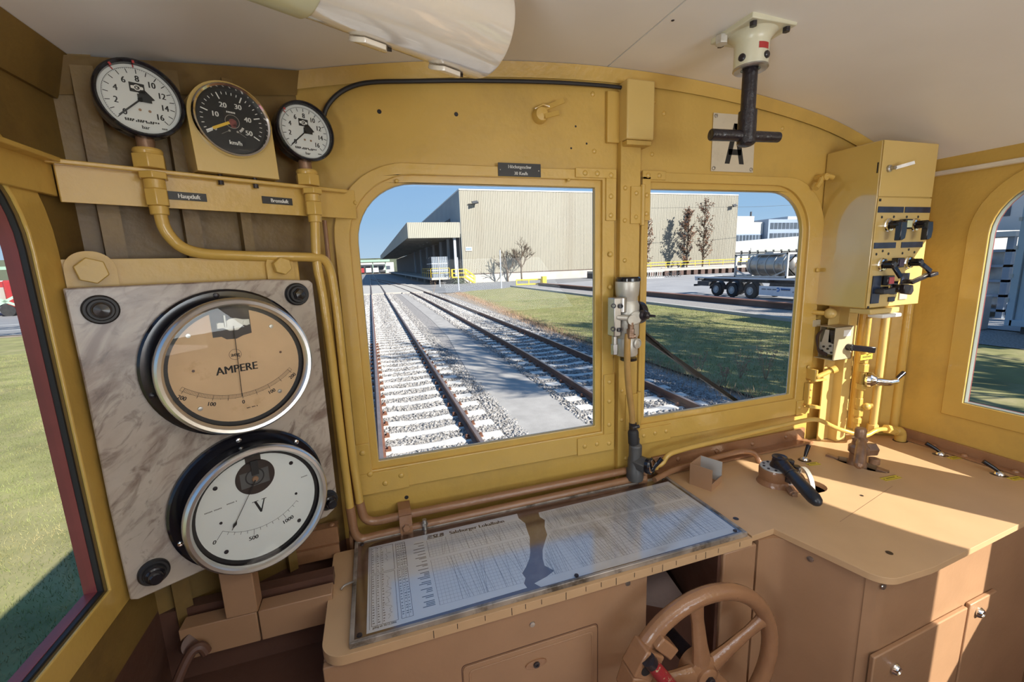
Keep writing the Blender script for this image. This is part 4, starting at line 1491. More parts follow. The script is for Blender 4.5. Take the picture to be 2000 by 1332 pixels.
# long cream lamp housing under the roof
A = V((sin(rad(63)), cos(rad(63)), 0))
E = V((0.235, 0.832, 2.100))
t = thing('lamp_tube', 'long cream painted cylindrical lamp housing under the ceiling with two clips', 'lamp housing', E - A * 0.3)
b = MB().lathe([(0.0, 0.008), (0.05, 0.007), (0.078, 0.0), (0.080, -0.006), (0.080, -0.40)], E, A, 56)
for p_ in b.v:
    p_.z = min(p_.z, zc(p_.x) - 0.003)
build('shade', b, 'cream_gloss', t)
b = MB().lathe([(0.0808, -0.312), (0.083, -0.316), (0.083, -0.40), (0.06, -0.415), (0, -0.415)], E, A, 48)
for p_ in b.v:
    p_.z = min(p_.z, zc(p_.x) - 0.003)
build('end_cap', b, 'lime_cream', t, label='lime cream end cap')
for k in (0.070, 0.215):
    q = E - A * k
    side = V((0.35, 0.55, -0.76))
    side = (side - A * side.dot(A)).normalized()
    tg = A.cross(side)
    b = MB()
    vs = []
    for i in range(7):
        a_ = rad(-38 + 76 * i / 6)
        for rr_ in (0.081, 0.0885):
            n_ = side * cos(a_ * 0.42) + tg * sin(a_ * 0.42)
            hw = 0.024 * math.sqrt(max(0.0, 1 - (a_ / rad(46)) ** 2)) + 0.004
            vs += [q + n_ * rr_ - A * hw, q + n_ * rr_ + A * hw]
    fs = []
    for i in range(6):
        o_ = i * 4
        fs += [(o_, o_ + 1, o_ + 5, o_ + 4), (o_ + 2, o_ + 6, o_ + 7, o_ + 3), (o_, o_ + 4, o_ + 6, o_ + 2), (o_ + 1, o_ + 3, o_ + 7, o_ + 5)]
    fs += [(0, 2, 3, 1), (24, 25, 27, 26)]
    b.add(vs, fs)
    c1 = build('clip', b, 'cream_gloss', t, bevel=0.001)
    b = MB().beam(q + side * 0.083 + A * 0.024, q + side * 0.081 + A * 0.036, 0.014, 0.006, up=side)
    build('clip_spring', b, 'black_worn', c1)
b = MB().tube([V((XR - 0.012, y, zc(XR) - 0.052 - 0.001 * sin(y * 9))) for y in np.linspace(-1.8, 1.08, 24)], 0.009, 8)
solo('roof_conduit', b, 'cream_gloss', 'cream conduit running along the top of the right wall', 'conduit', (XR, 0.6, 2.0))
# ================================================================== SWITCH CABINET
KX0, KX1, KY, KZ0, KZ1 = 1.596, 1.863, 1.013, 1.489, 2.033
t = thing('switch_cabinet', 'tall yellow switch cabinet hanging in the right front corner', 'cabinet', (1.73, 1.1, KZ0))
b = MB().box(KX0, KX1, KY + 0.004, YF - 0.002, KZ0, KZ1)
build('body', b, 'cabinet_yellow', t, bevel=0.004)
b = MB().box(KX0 + 0.001, KX1 - 0.001, KY, KY + 0.0035, KZ0 + 0.003, 1.855)
build('switch_panel', b, 'yellow_plain', t, bevel=0.0015)
b = MB().box(KX0 + 0.001, KX1 - 0.001, KY, KY + 0.0035, 1.858, KZ1 - 0.002)
build('upper_door', b, 'yellow_plain', t, bevel=0.0015)
b = MB().lathe([(0.011, 0), (0.011, 0.006), (0.006, 0.008), (0.006, 0.02), (0, 0.021)], (1.628, KY, 1.944), (0, -1, 0), 18)
k = build('lock', b, 'bare_steel', t)
b = MB().beam((1.633, KY - 0.016, 1.943), (1.672, KY - 0.045, 1.955), 0.004, 0.010)
build('key', b, 'bare_steel', k)
b = MB().box(KX0 - 0.001, KX0, KY + 0.010, KY + 0.014, 1.932, 1.965)
build('hinge_slot', b, 'black_matte', t)
K = lambda a, c, d=0.0: V((a, KY - d, c))


b = MB()
for x, z in ((1.604, 1.846), (1.604, 1.4945)):
    b.box(x - 0.004, x + 0.004, KY - 0.002, KY, z - 0.004, z + 0.004)
for x, z in ((1.622, 1.792), (1.680, 1.793), (1.744, 1.793), (1.802, 1.793), (1.616, 1.672), (1.645, 1.682), (1.675, 1.672), (1.745, 1.672), (1.775, 1.684), (1.806, 1.674)):
    b.disc(lambda a, c: K(a, c, 0.0008), (x, z), 0.0045, 12)
build('hole', b, 'sign_black', t, smooth=False)
for i, (x0, x1, z) in enumerate(((1.598, 1.722, 1.816), (1.729, 1.858, 1.816), (1.598, 1.704, 1.700), (1.732, 1.842, 1.700))):
    b = MB().box(x0 + 0.001, x1, KY - 0.0022, KY, z - 0.0095, z + 0.0095)
    s = build('name_strip', b, 'label_blue', t)


def knob(x, z, ang, big):
    b = MB().lathe([(0.022, 0), (0.022, 0.006), (0.019, 0.008), (0.019, 0.013), (0.014, 0.014)], K(x, z), (0, -1, 0), 28)
    k = build('rotary_base', b, 'chrome', t)
    b = MB().lathe([(0.013, 0.013), (0.013, 0.040), (0.010, 0.044), (0, 0.044)], K(x, z), (0, -1, 0), 18)
    dx, dz = sin(rad(ang)), -cos(rad(ang))
    if big:
        b.plate([(-0.012, 0.008), (0.012, 0.008), (0.016, -0.02), (0.012, -0.045), (-0.002, -0.052), (-0.012, -0.052)], [], 0.032, 0.050, lambda a, c, d: K(x + a, z + c, d))
    else:
        b.beam(K(x, z, 0.036), K(x + dx * 0.05, z + dz * 0.05, 0.05), 0.016, 0.008, up=(0, -1, 0))
    build('rotary_grip', b, 'black_gloss', k, bevel=0.002)


knob(1.652, 1.766, 0, True)
knob(1.782, 1.766, 0, True)
knob(1.642, 1.637, 30, False)
knob(1.775, 1.640, 50, False)


def lamp(x, z, m, lab):
    b = MB().box(x - 0.017, x + 0.017, KY - 0.020, KY, z - 0.0165, z + 0.0165)
    k = build('indicator', b, 'black_gloss', t, bevel=0.002)
    b = MB().box(x - 0.012, x + 0.012, KY - 0.0225, KY - 0.0195, z - 0.0115, z + 0.0115)
    build('lens', b, m, k, bevel=0.001, label=lab)


lamp(1.727, 1.768, 'green_lamp', 'pale green lens')
lamp(1.712, 1.641, 'purple_lamp', 'dark purple lens')
lamp(1.672, 1.583, 'red_lamp', 'red lens')
for x0, x1, z0, z1, m in ((1.610, 1.650, 1.506, 1.600, 'label_blue'), (1.752, 1.792, 1.566, 1.604, 'label_blue'), (1.752, 1.792, 1.512, 1.562, 'zinc_cast'), (1.705, 1.737, 1.533, 1.578, 'black_gloss'), (1.698, 1.730, 1.508, 1.524, 'label_blue'), (1.655, 1.690, 1.535, 1.562, 'black_gloss')):
    b = MB().box(x0, x1, KY - 0.004, KY, z0, z1)
    build('switch_plate', b, m, t, bevel=0.001)
b = MB()
b.plate([(-0.012, -0.006), (0.02, -0.009), (0.042, -0.012), (0.042, 0.012), (0.02, 0.009), (-0.012, 0.006)], [], 0.02, 0.035, lambda a, c, d: K(1.632 + a, 1.548 + c, d))
b.cyl(K(1.630, 1.548, 0), K(1.630, 1.548, 0.03), 0.009)
build('toggle', b, 'trailer_dark', t, bevel=0.002)
b = MB()
b.cyl(K(1.722, 1.553, 0), K(1.722, 1.553, 0.025), 0.014)
b.plate([(-0.014, 0.016), (0.032, 0.012), (0.038, -0.008), (0.028, -0.022), (-0.010, -0.016)], [], 0.025, 0.040, lambda a, c, d: K(1.722 + a, 1.553 + c, d))
build('toggle', b, 'black_worn', t, bevel=0.003)
b = MB()
b.cyl(K(1.762, 1.575, 0), K(1.762, 1.575, 0.03), 0.008)
b.beam(K(1.750, 1.572, 0.032), K(1.800, 1.596, 0.05), 0.012, 0.014, up=(0, -1, 0))
b.beam(K(1.795, 1.594, 0.05), K(1.826, 1.602, 0.055), 0.012, 0.026, up=(0, -1, 0))
build('toggle', b, 'black_worn', t, bevel=0.002)

t = thing('cabinet_lamp', 'small white strip lamp under the yellow switch cabinet', 'lamp', (1.68, 1.05, 1.46))
b = MB().box(1.600, 1.745, 1.0, 1.07, 1.470, 1.488)
build('housing', b, 'yellow_plain', t, bevel=0.003)
b = MB().box(1.640, 1.735, 0.985, 1.035, 1.456, 1.4695)
build('lens', b, 'white_plastic', t, bevel=0.004)

# ------------------------------------------------- relay box
t = thing('relay_box', 'open grey-yellow relay box with loose wires beside the right windscreen', 'relay box', (1.65, 1.15, 1.286))
x0, x1, y0, y1, z0, z1 = 1.605, 1.700, 1.112, 1.185, 1.286, 1.412
b = MB()
b.box(x0, x1, y0, y0 + 0.003, z0, z1)
b.box(x0, x1, y0, y1, z1 - 0.003, z1)
b.box(x0, x1, y0, y1, z0, z0 + 0.003)
b.box(x0 + 0.02, x1, y1 - 0.003, y1, z0, z1)
b.box(x1 - 0.003, x1, y0, y1, z0, z1)
b.box(x0 - 0.02, x0 + 0.02, y1, YF, z1 - 0.006, z1 + 0.02)
build('case', b, 'box_grey', t, bevel=0.0008)
b = MB()
b.box(x0 + 0.012, x0 + 0.016, y0 + 0.012, y1 - 0.01, z0 + 0.020, z0 + 0.062)
b.plate([(y0 + 0.02, z0 + 0.062), (y0 + 0.055, z0 + 0.062), (y0 + 0.045, z0 + 0.112), (y0 + 0.03, z0 + 0.112)], [], x0 + 0.010, x0 + 0.014, lambda a, c, d: V((d, a, c)))
build('relay_frame', b, 'relay_grey', t)
b = MB()
b.box(x0 + 0.010, x0 + 0.03, y0 + 0.010, y0 + 0.030, z0 + 0.065, z0 + 0.112)
for yy, zz in ((0.016, 0.028), (0.03, 0.040), (0.046, 0.046), (0.05, 0.03), (0.022, 0.052)):
    b.cyl((x0 + 0.008, y0 + yy, z0 + zz), (x0 + 0.012, y0 + yy, z0 + zz), 0.004, n=8)
build('relay_coil', b, 'black_worn', t)
b = MB()
for k in range(4):
    b.tube(bend([(x0 + 0.01, y1 - 0.018, z1 - 0.016), (x0 + 0.006, y1 - 0.004 + 0.003 * k, z0 + 0.085), (x0 + 0.004, y1 - 0.010, z0 + 0.02 + 0.004 * k), (x0 + 0.01, y0 + 0.030, z0 + 0.012 + 0.003 * k)], 0.02), 0.0022, 6)
build('wires', b, 'wire_mix', t, stuff=True)
b = MB()
b.cyl((1.675, y0, 1.333), (1.675, y0 - 0.02, 1.333), 0.013, n=16)
b.beam((1.675, y0 - 0.015, 1.333), (1.738, y0 - 0.055, 1.325), 0.010, 0.022)
build('toggle', b, 'black_gloss', t, bevel=0.002)
b = MB().box(1.648, 1.684, y0 - 0.0008, y0, 1.375, 1.398)
build('type_plate', b, 'white_plastic', t)

# ------------------------------------------------- corner column, pipes and valve
b = MB()
b.box(1.697, 1.745, 1.130, 1.136, 0.946, 1.488)
b.box(1.739, 1.745, 1.130, 1.185, 0.946, 1.488)
b.box(1.640, 1.697, 1.165, 1.170, 0.946, 1.488)
b.box(1.694, 1.700, 1.130, 1.17, 0.946, 1.488)
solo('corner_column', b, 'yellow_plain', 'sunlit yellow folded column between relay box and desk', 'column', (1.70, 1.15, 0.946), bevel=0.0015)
t = thing('air_column', 'yellow vertical pipe stack with unions and chrome cock in the right corner', 'pipe', (1.735, 1.10, 1.0))
px, py = 1.745, 1.095
b = MB().cyl((px, py, 0.99), (px + 0.002, py, 1.44), 0.009, n=14)
for z, r, h in ((1.03, 0.014, 0.02), (1.06, 0.016, 0.024), (1.10, 0.012, 0.03), (1.165, 0.017, 0.022), (1.235, 0.018, 0.03), (1.268, 0.014, 0.018), (1.29, 0.016, 0.015)):
    b.hexa((px, py, z), (px, py, z + h), r)
build('stack', b, 'yellow_gloss', t, bevel=0.001)
b = MB()
ax = V((0.42, -0.90, 0.05)).normalized()
b.lathe([(0, 0), (0.024, 0), (0.030, 0.008), (0.029, 0.018), (0.020, 0.026), (0.015, 0.034), (0, 0.036)], (px + 0.006, py - 0.01, 1.205), ax, 24)
b.tube([(px + 0.02, py - 0.035, 1.203), (px + 0.055, py - 0.058, 1.200), (px + 0.085, py - 0.064, 1.204)], [0.016, 0.014, 0.012], 14)
build('cock_body', b, 'chrome', t)
b = MB().tube([(px + 0.080, py - 0.062, 1.204), (px + 0.128, py - 0.060, 1.229)], [0.0065, 0.0085], 12)
build('cock_lever', b, 'black_gloss', t)
b = MB().ball((px + 0.012, py - 0.02, 1.10), 0.014, 10)
b.cyl((px, py, 1.10), (px + 0.030, py - 0.03, 1.104), 0.008, n=10)
build('bleed_screw', b, 'yellow_gloss', t)
t = thing('warning_tag', 'small yellow engraved tag on the pipe stack under the relay box', 'tag', (1.735, 1.075, 1.288))
b = MB().box(1.690, 1.752, 1.072, 1.0735, 1.288, 1.308)
build('plate', b, 'label_yellow', t)
b = MB()
for k in range(10):
    b.rect(lambda a, c: V((a, 1.0717, c)), 1.70 + k * 0.0045, 1.7025 + k * 0.0045, 1.295, 1.302)
build('lettering', b, 'ink_black', t, smooth=False)
b = MB().cyl((1.822, 1.085, 0.985), (1.822, 1.085, 1.486), 0.0125, n=18)
b.hexa((1.822, 1.085, 0.985), (1.822, 1.085, 1.015), 0.019)
solo('vertical_pipe', b, 'yellow_plain', 'straight yellow pipe from the desk up to the switch cabinet', 'pipe', (1.822, 1.085, 0.985))
t = thing('feed_pipe', 'thin yellow pipe running from the shut-off cock along the wall to the desk elbow', 'pipe', (1.3, 1.12, 1.0))
pp = bend([(0.80, 1.122, 1.004), (0.872, 1.122, 1.003), (0.890, 1.122, 1.038), (0.99, 1.130, 1.042), (1.52, 1.130, 1.062), (1.575, 1.125, 1.060), (1.655, 1.105, 1.016), (1.70, 1.085, 1.000), (1.745, 1.06, 0.985), (1.80, 1.058, 1.008), (1.86, 1.055, 1.000), (1.905, 1.05, 0.985)], 0.03, 6)
build('pipe', MB().tube(pp, 0.0082, 12), 'yellow_gloss', t)
b = MB()
b.hexa((1.850, 1.056, 1.003), (1.885, 1.053, 0.992), 0.018)
b.cyl((1.88, 1.053, 0.993), (1.905, 1.051, 0.988), 0.015, n=16)
b.tube(bend([(1.895, 1.052, 0.990), (1.930, 1.050, 0.982), (1.931, 1.050, 0.944)], 0.025, 6), 0.0185, 16)
build('elbow', b, 'yellow_gloss', t, bevel=0.001)
b = MB().hexa((0.815, 1.122, 1.004), (0.850, 1.122, 1.004), 0.013)
build('union_nut', b, 'yellow_gloss', t, bevel=0.001)
b = MB().tube(bend([(0.83, 1.105, 0.967), (0.92, 1.13, 0.972), (1.10, 1.14, 0.978), (1.225, 1.14, 0.985), (1.27, 1.12, 0.98), (1.275, 1.10, 0.944)], 0.03, 6), 0.0095, 12)
solo('sand_pipe', b, 'brown_gloss', 'short brown pipe bending into the desk left of the toggle switch', 'pipe', (1.0, 1.13, 0.96))
# ================================================================== DESK
HP = lambda a, c, t=0.0: V((a, c, t))
DZ = 0.945


def oval(cx, cy, ra, rb_, deg, n=28):
    ca, sa = cos(rad(deg)), sin(rad(deg))
    return [(cx + ra * cos(2 * PI * i / n) * ca - rb_ * sin(2 * PI * i / n) * sa, cy + ra * cos(2 * PI * i / n) * sa + rb_ * sin(2 * PI * i / n) * ca) for i in range(n)]


def fillet(pts, idx, r, n=8):
    out = []
    for i, p in enumerate(pts):
        if i in idx:
            a, c = V(pts[i - 1]), V(pts[(i + 1) % len(pts)])
            q = V(p)
            s, e = q + (a - q).normalized() * r, q + (c - q).normalized() * r
            for k in range(n + 1):
                t = k / n
                o = s * (1 - t) ** 2 + q * 2 * t * (1 - t) + e * t * t
                out.append((o.x, o.y))
        else:
            out.append(tuple(p))
    return out


outl = fillet([(0.908, 1.185), (0.908, 0.792), (0.988, 0.796), (1.052, 0.560), (1.20, 0.554), (1.965, 0.605), (1.965, 1.085), (1.78, 1.185)], {3}, 0.045)
holes = [oval(1.248, 0.955, 0.098, 0.058, -33), oval(1.440, 1.062, 0.022, 0.017, -20), oval(1.582, 0.970, 0.082, 0.032, -72), oval(1.916, 0.915, 0.022, 0.016, -50), oval(1.908, 0.755, 0.022, 0.016, -50), oval(1.928, 1.048, 0.026, 0.022, 0)]
t = thing('control_desk', 'brown control desk top with controller openings in the right corner', 'desk', (1.45, 0.85, 0.926))
b = MB().plate(outl, holes, 0.928, DZ, HP)
build('desk_top', b, 'desk_brown', t, bevel=0.0015)
b = MB().plate([(p[0], p[1]) for p in outl], [], 0.925, 0.928, HP)
b = MB()
for x, y in ((0.930, 0.868), (1.162, 0.623), (1.375, 0.826)):
    b.disc(lambda a, c: V((a, c, DZ + 0.0006)), (x, y), 0.008 if x != 1.375 else 0.005, 16)
build('screw', b, 'black_worn', t, smooth=False)
b = MB()
b.stroke(lambda a, c: V((a, c, DZ + 0.0004)), (1.18, 0.755), (1.52, 0.83), 0.0007)
build('seam', b, 'brown_dark', t, smooth=False)

# pedestal below the right desk
foot = [(0.930, 0.790), (0.992, 0.785), (1.030, 0.70), (1.062, 0.615), (1.090, 0.592), (1.94, 0.632), (1.94, 1.08), (1.75, 1.18), (0.930, 1.18)]
foot = fillet(foot, {1, 3, 4}, 0.03)
t = thing('desk_pedestal', 'brown pedestal cabinet below the right control desk', 'cabinet', (1.4, 0.8, 0.0))
b = MB().plate(foot, [[(x + (1.45 - x) * 0.05, y + (0.86 - y) * 0.14) for x, y in foot]], 0.0, 0.927, HP)
build('body', b, 'brown_paint', t)


def pedx(x, d=0.0):
    return 0.592 + (x - 1.09) * 0.047 - d


for i, (x0, x1, z1, kxp, kz) in enumerate(((1.080, 1.478, 0.712, 1.166, 0.649), (1.490, 1.625, 0.716, 1.534, 0.680))):
    b = MB()
    z0 = 0.10
    vs = [(x0, pedx(x0), z0), (x1, pedx(x1), z0), (x1, pedx(x1), z1), (x0, pedx(x0), z1)]
    vs2 = [(x, y - 0.012, z) for x, y, z in vs]
    b.add(vs + vs2, [(0, 1, 2, 3), (7, 6, 5, 4), (0, 4, 5, 1), (1, 5, 6, 2), (2, 6, 7, 3), (3, 7, 4, 0)])
    d = build('door', b, 'brown_paint', t, bevel=0.003)
    b = MB().lathe([(0.014, 0), (0.015, 0.004), (0.012, 0.010), (0.010, 0.012), (0.009, 0.010), (0, 0.010)], (kxp, pedx(kxp, 0.012), kz), (0.05, -1, 0), 22)
    build('door_lock', b, 'chrome', d)
b = MB()
for x, y, z, n in ((1.022, 0.715, 0.90, (-0.92, -0.38, 0)), (1.10, 0.592, 0.893, (0, -1, 0))):
    b.lathe([(0.008, 0), (0.007, 0.002), (0, 0.003)], (x, y, z), n, 12)
build('screw', b, 'bare_steel', t)

# left desk with the timetable board
t = thing('timetable_desk', 'narrow brown desk plate under the timetable board', 'desk', (0.38, 0.95, 0.915))
b = MB().plate(rrect(-0.155, 0.903, 0.786, 1.122, rbl=0.045, rtl=0.01), [], 0.922, 0.9435, HP)
build('desk_top', b, 'desk_brown', t, bevel=0.0015)
b = MB()
for k, x in enumerate((0.06, 0.11, 0.17, 0.23, 0.262, 0.30, 0.36, 0.41, 0.45, 0.49, 0.54, 0.59, 0.62, 0.66, 0.72, 0.75, 0.79, 0.86)):
    b.rect(lambda a, c: V((a, 0.7855, c)), x, x + 0.0014, 0.930 - 0.006 * (k % 3 == 0), 0.9425)
build('edge_mark', b, 'ink_black', t, smooth=False)
t = thing('desk_cabinet', 'brown cabinet with a locked flap below the timetable board', 'cabinet', (0.22, 0.95, 0.0))
b = MB()
b.box(-0.155, 0.588, 0.800, 0.818, 0.0, 0.914)
b.box(0.570, 0.588, 0.818, 1.13, 0.0, 0.914)
b.box(-0.155, -0.138, 0.818, 1.13, 0.0, 0.914)
build('body', b, 'brown_paint', t, bevel=0.003)
b = MB().plate(rrect(0.115, 0.450, 0.55, 0.822, 0.01, 0.01, 0.01, 0.01, 4), [rrect(0.1165, 0.4485, 0.5515, 0.8205, 0.01, 0.01, 0.01, 0.01, 4)], 0.7995, 0.8015, lambda a, c, d: V((a, d - 0.0003, c)))
f = MB().plate(rrect(0.118, 0.447, 0.553, 0.819, 0.01, 0.01, 0.01, 0.01, 4), [], 0.7965, 0.7998, lambda a, c, d: V((a, d, c)))
d = build('flap', f, 'brown_paint', t, bevel=0.001)
build('flap_gap', b, 'brown_dark', t)
b = MB().plate(rrect(0.13, 0.435, 0.57, 0.807, 0.01, 0.01, 0.01, 0.01, 4), [rrect(0.1345, 0.4305, 0.575, 0.8025, 0.01, 0.01, 0.01, 0.01, 4)], 0.7950, 0.7966, lambda a, c, d: V((a, d, c)))
build('flap_bead', b, 'brown_paint', d, bevel=0.0007)
b = MB().plate(oval(0.287, 0.770, 0.026, 0.011, 0), [], 0.793, 0.7966, lambda a, c, d: V((a, d, c)))
build('lock_plate', b, 'brown_gloss', d, bevel=0.001)
b = MB().lathe([(0.0075, 0), (0.0075, 0.003), (0.004, 0.003), (0.0035, 0.001), (0, 0.001)], (0.287, 0.793, 0.770), (0, -1, 0), 16)
build('keyhole', b, 'black_worn', d)
b = MB()
for x, z in ((0.282, 0.872), (0.532, 0.905)):
    b.lathe([(0.007, 0), (0.006, 0.002), (0, 0.0025)], (x, 0.7998, z), (0, -1, 0), 14)
build('screw', b, 'bare_steel', t)
# knee recess behind the handwheel
t = thing('recess_panel', 'brown panels lining the dark knee recess behind the handwheel', 'panel', (0.78, 0.95, 0.0))
b = MB().box(0.815, 0.925, 0.790, 0.81, 0.0, 0.918)
build('front_panel', b, 'brown_paint', t, bevel=0.004)
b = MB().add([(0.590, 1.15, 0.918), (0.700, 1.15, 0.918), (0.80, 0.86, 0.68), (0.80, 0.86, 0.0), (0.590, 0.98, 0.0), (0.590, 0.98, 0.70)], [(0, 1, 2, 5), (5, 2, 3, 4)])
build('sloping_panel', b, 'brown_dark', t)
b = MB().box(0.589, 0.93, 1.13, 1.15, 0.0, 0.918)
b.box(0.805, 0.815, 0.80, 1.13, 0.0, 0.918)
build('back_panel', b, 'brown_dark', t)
b = MB().lathe([(0.03, 0), (0.03, 0.06), (0.022, 0.065), (0, 0.065)], (0.70, 0.985, 0.60), (0.2, -1, 0.2), 24)
build('axle_bearing', b, 'black_worn', t)

# timetable board
t = thing('timetable_board', 'metal framed timetable board with two paper sheets lying on the desk', 'timetable board', (0.4, 0.965, DZ))
bx0, bx1, by0, by1 = -0.102, 0.897, 0.796, 1.136
b = MB().box(bx0 + 0.004, bx1 - 0.004, by0 + 0.004, by1 - 0.004, 0.9435, 0.9495)
build('backing', b, 'board_brown', t)
b = MB()
b.plate([(bx0, by0), (bx1, by0), (bx1, by1), (bx0, by1)], [[(bx0 + 0.009, by0 + 0.008), (bx1 - 0.009, by0 + 0.008), (bx1 - 0.009, by1 - 0.008), (bx0 + 0.009, by1 - 0.008)]], 0.9430, 0.9565, HP)
build('frame', b, 'frame_worn', t, bevel=0.0015)
b = MB()
for x, y in ((-0.083, 0.813), (-0.083, 1.118), (0.873, 0.815), (0.40, 0.812), (0.873, 1.118)):
    b.lathe([(0.0055, 0), (0.005, 0.002), (0, 0.0025)], (x, y, 0.9545), (0, 0, 1), 14)
build('screw', b, 'black_worn', t)
S0 = 0.9502
torn = [(0.353, 1.108), (0.350, 1.085), (0.359, 1.055), (0.353, 1.02), (0.349, 0.99), (0.338, 0.96), (0.330, 0.935), (0.318, 0.91), (0.300, 0.885), (0.284, 0.868), (0.286, 0.850), (0.277, 0.835), (0.279, 0.820)]
# right sheet lies underneath
edge2 = [(0.415, 1.092), (0.41, 1.07), (0.418, 1.05), (0.405, 1.02), (0.398, 0.985), (0.378, 0.955), (0.362, 0.93), (0.350, 0.90), (0.345, 0.875), (0.36, 0.85), (0.335, 0.838), (0.300, 0.828)]
s2 = MB().plate(edge2 + [(0.31, 0.812), (0.62, 0.812), (0.884, 0.815), (0.886, 0.93), (0.884, 1.105), (0.66, 1.098)], [], S0, S0 + 0.0004, HP)
sheet2 = build('timetable_sheet', s2, 'paper_stained', t, smooth=False, label='stained right sheet with dense diagonal train lines')
s1 = MB().plate([(-0.070, 0.815), (-0.066, 1.102), (0.08, 1.104), (0.2, 1.107)] + torn + [(0.12, 0.817)], [], S0 + 0.0008, S0 + 0.0012, HP)
sheet1 = build('timetable_sheet', s1, 'paper', t, smooth=False, label='torn left sheet headed SLB Salzburger Lokalbahn')


def tornx(y):
    for (xa, ya), (xb, yb) in zip(torn, torn[1:]):
        if yb <= y <= ya:
            return xa + (xb - xa) * (ya - y) / (ya - yb)
    return 0.28


G = lambda a, c: V((a, c, S0 + 0.0016))
b = MB()
b.text(G, 'Salzburger Lokalbahn', (0.147, 1.0800), 0.0140, align='l', sx=0.90)
for k in range(3):
    b.poly(G, [(0.088 - 0.0015 * k, 1.0950 - k * 0.0060), (0.101 - 0.001 * k, 1.0950 - k * 0.0060), (0.100 - 0.001 * k, 1.0918 - k * 0.0060), (0.0872 - 0.0015 * k, 1.0918 - k * 0.0060)])
GS = lambda a, c: V((a + (c - 1.0865) * 0.22, c, S0 + 0.0016))
b.text(GS, 'SLB', (0.1005, 1.0795), 0.0155, align='l', sx=0.90, bold=0.09)
build('heading', b, 'ink_black', sheet1, smooth=False)
b = MB()
rs = random.Random(3)
b.text(G, 'gültig ab 10.12.2006', (-0.058, 0.8225), 0.0052, align='l', sx=0.78)
for x0, x1, y0, y1, cols in ((-0.060, -0.005, 0.992, 1.094, (-0.048, -0.037)), (0.002, 0.026, 0.992, 1.092, (0.009, 0.015, 0.02)), (-0.060, -0.006, 0.829, 0.987, (-0.049, -0.038)), (0.001, 0.025, 0.829, 0.987, (0.010, 0.017))):
    for a, c in (((x0, y0), (x1, y0)), ((x1, y0), (x1, y1)), ((x1, y1), (x0, y1)), ((x0, y1), (x0, y0))):
        b.stroke(G, a, c, 0.0011)
    for x in cols:
        b.stroke(G, (x, y0), (x, y1), 0.0006)
    y = y1 - 0.007
    while y > y0 + 0.004:
        for x in [x0] + list(cols):
            w = rs.uniform(0.002, 0.005)
            b.rect(G, x + 0.002, x + 0.002 + w, y, y + 0.0024)
        y -= rs.uniform(0.006, 0.011)
b.stroke(G, (-0.064, 0.822), (-0.064, 1.098), 0.0008)
for (x0, x1, y0, y1) in ((-0.034, -0.008, 1.03, 1.085), (-0.036, -0.009, 0.84, 0.975)):
    y = y1
    px_ = x0 + 0.012
    while y > y0:
        nx = x0 + 0.013 + rs.uniform(-0.010, 0.012) * rs.random()
        b.stroke(G, (px_, y), (nx, y - 0.004), 0.0006)
        px_ = nx
        y -= 0.004
y = 1.070
while y > 0.838:
    w = rs.uniform(0.010, 0.030)
    b.rect(G, 0.074 - w, 0.074, y, y + 0.0024)
    y -= rs.choice((0.0045, 0.005, 0.0055, 0.012))
build('printing', b, 'ink_grey', sheet1, smooth=False)
b = MB()
bl = MB()


def diagram(bm, bl_, G, xa, xb, yb_top, yb_bot, clip, dens, seed):
    rs = random.Random(seed)
    for lo, hi in ((1.004, yb_top), (yb_bot, 0.992)):
        y = lo
        while y <= hi + 1e-6:
            xe = min(xb, clip(y))
            if xe > xa:
                bl_.stroke(G, (xa, y), (xe, y), 0.0007)
            y += (hi - lo) / (7 if hi > 1.0 else 14)
        x = xa
        k = 0
        while x < xb:
            y1 = hi
            while y1 > lo and clip(y1) < x:
                y1 -= 0.004
            y0 = lo
            while y0 < y1 and clip(y0) < x:
                y0 += 0.004
            if y1 > y0:
                (bm if k % 6 == 0 else bl_).stroke(G, (x, y0), (x, y1), 0.0009 if k % 6 == 0 else 0.0005)
            x += 0.0085
            k += 1
        x = xa + (0.04 if clip(0.9) < 0.5 else 0)
        while x < xb + 0.02:
            dx = rs.choice((1, 1, -1)) * rs.uniform(0.008, 0.030) * (1.0 if hi < 1.0 else 0.5)
            n = 24
            pts = [(x + dx * i / n, hi - (hi - lo) * i / n) for i in range(n + 1)]
            run = [p for p in pts if xa <= p[0] <= min(xb, clip(p[1]))]
            if len(run) > 2:
                bm.stroke(G, run[0], run[-1], 0.0006)
            x += rs.uniform(*dens)


diagram(b, bl, G, 0.083, 0.36, 1.074, 0.838, tornx, (0.007, 0.018), 5)
build('train_lines', b, 'print_grey', sheet1, smooth=False)
build('grid', bl, 'print_light', sheet1, smooth=False)
b, bl = MB(), MB()
G2 = lambda a, c: V((a, c, S0 + 0.0007))


def left2(y):
    for (xa, ya), (xb, yb) in zip(edge2, edge2[1:]):
        if yb <= y <= ya:
            return max(xa + (xb - xa) * (ya - y) / (ya - yb), tornx(y))
    return 0.35


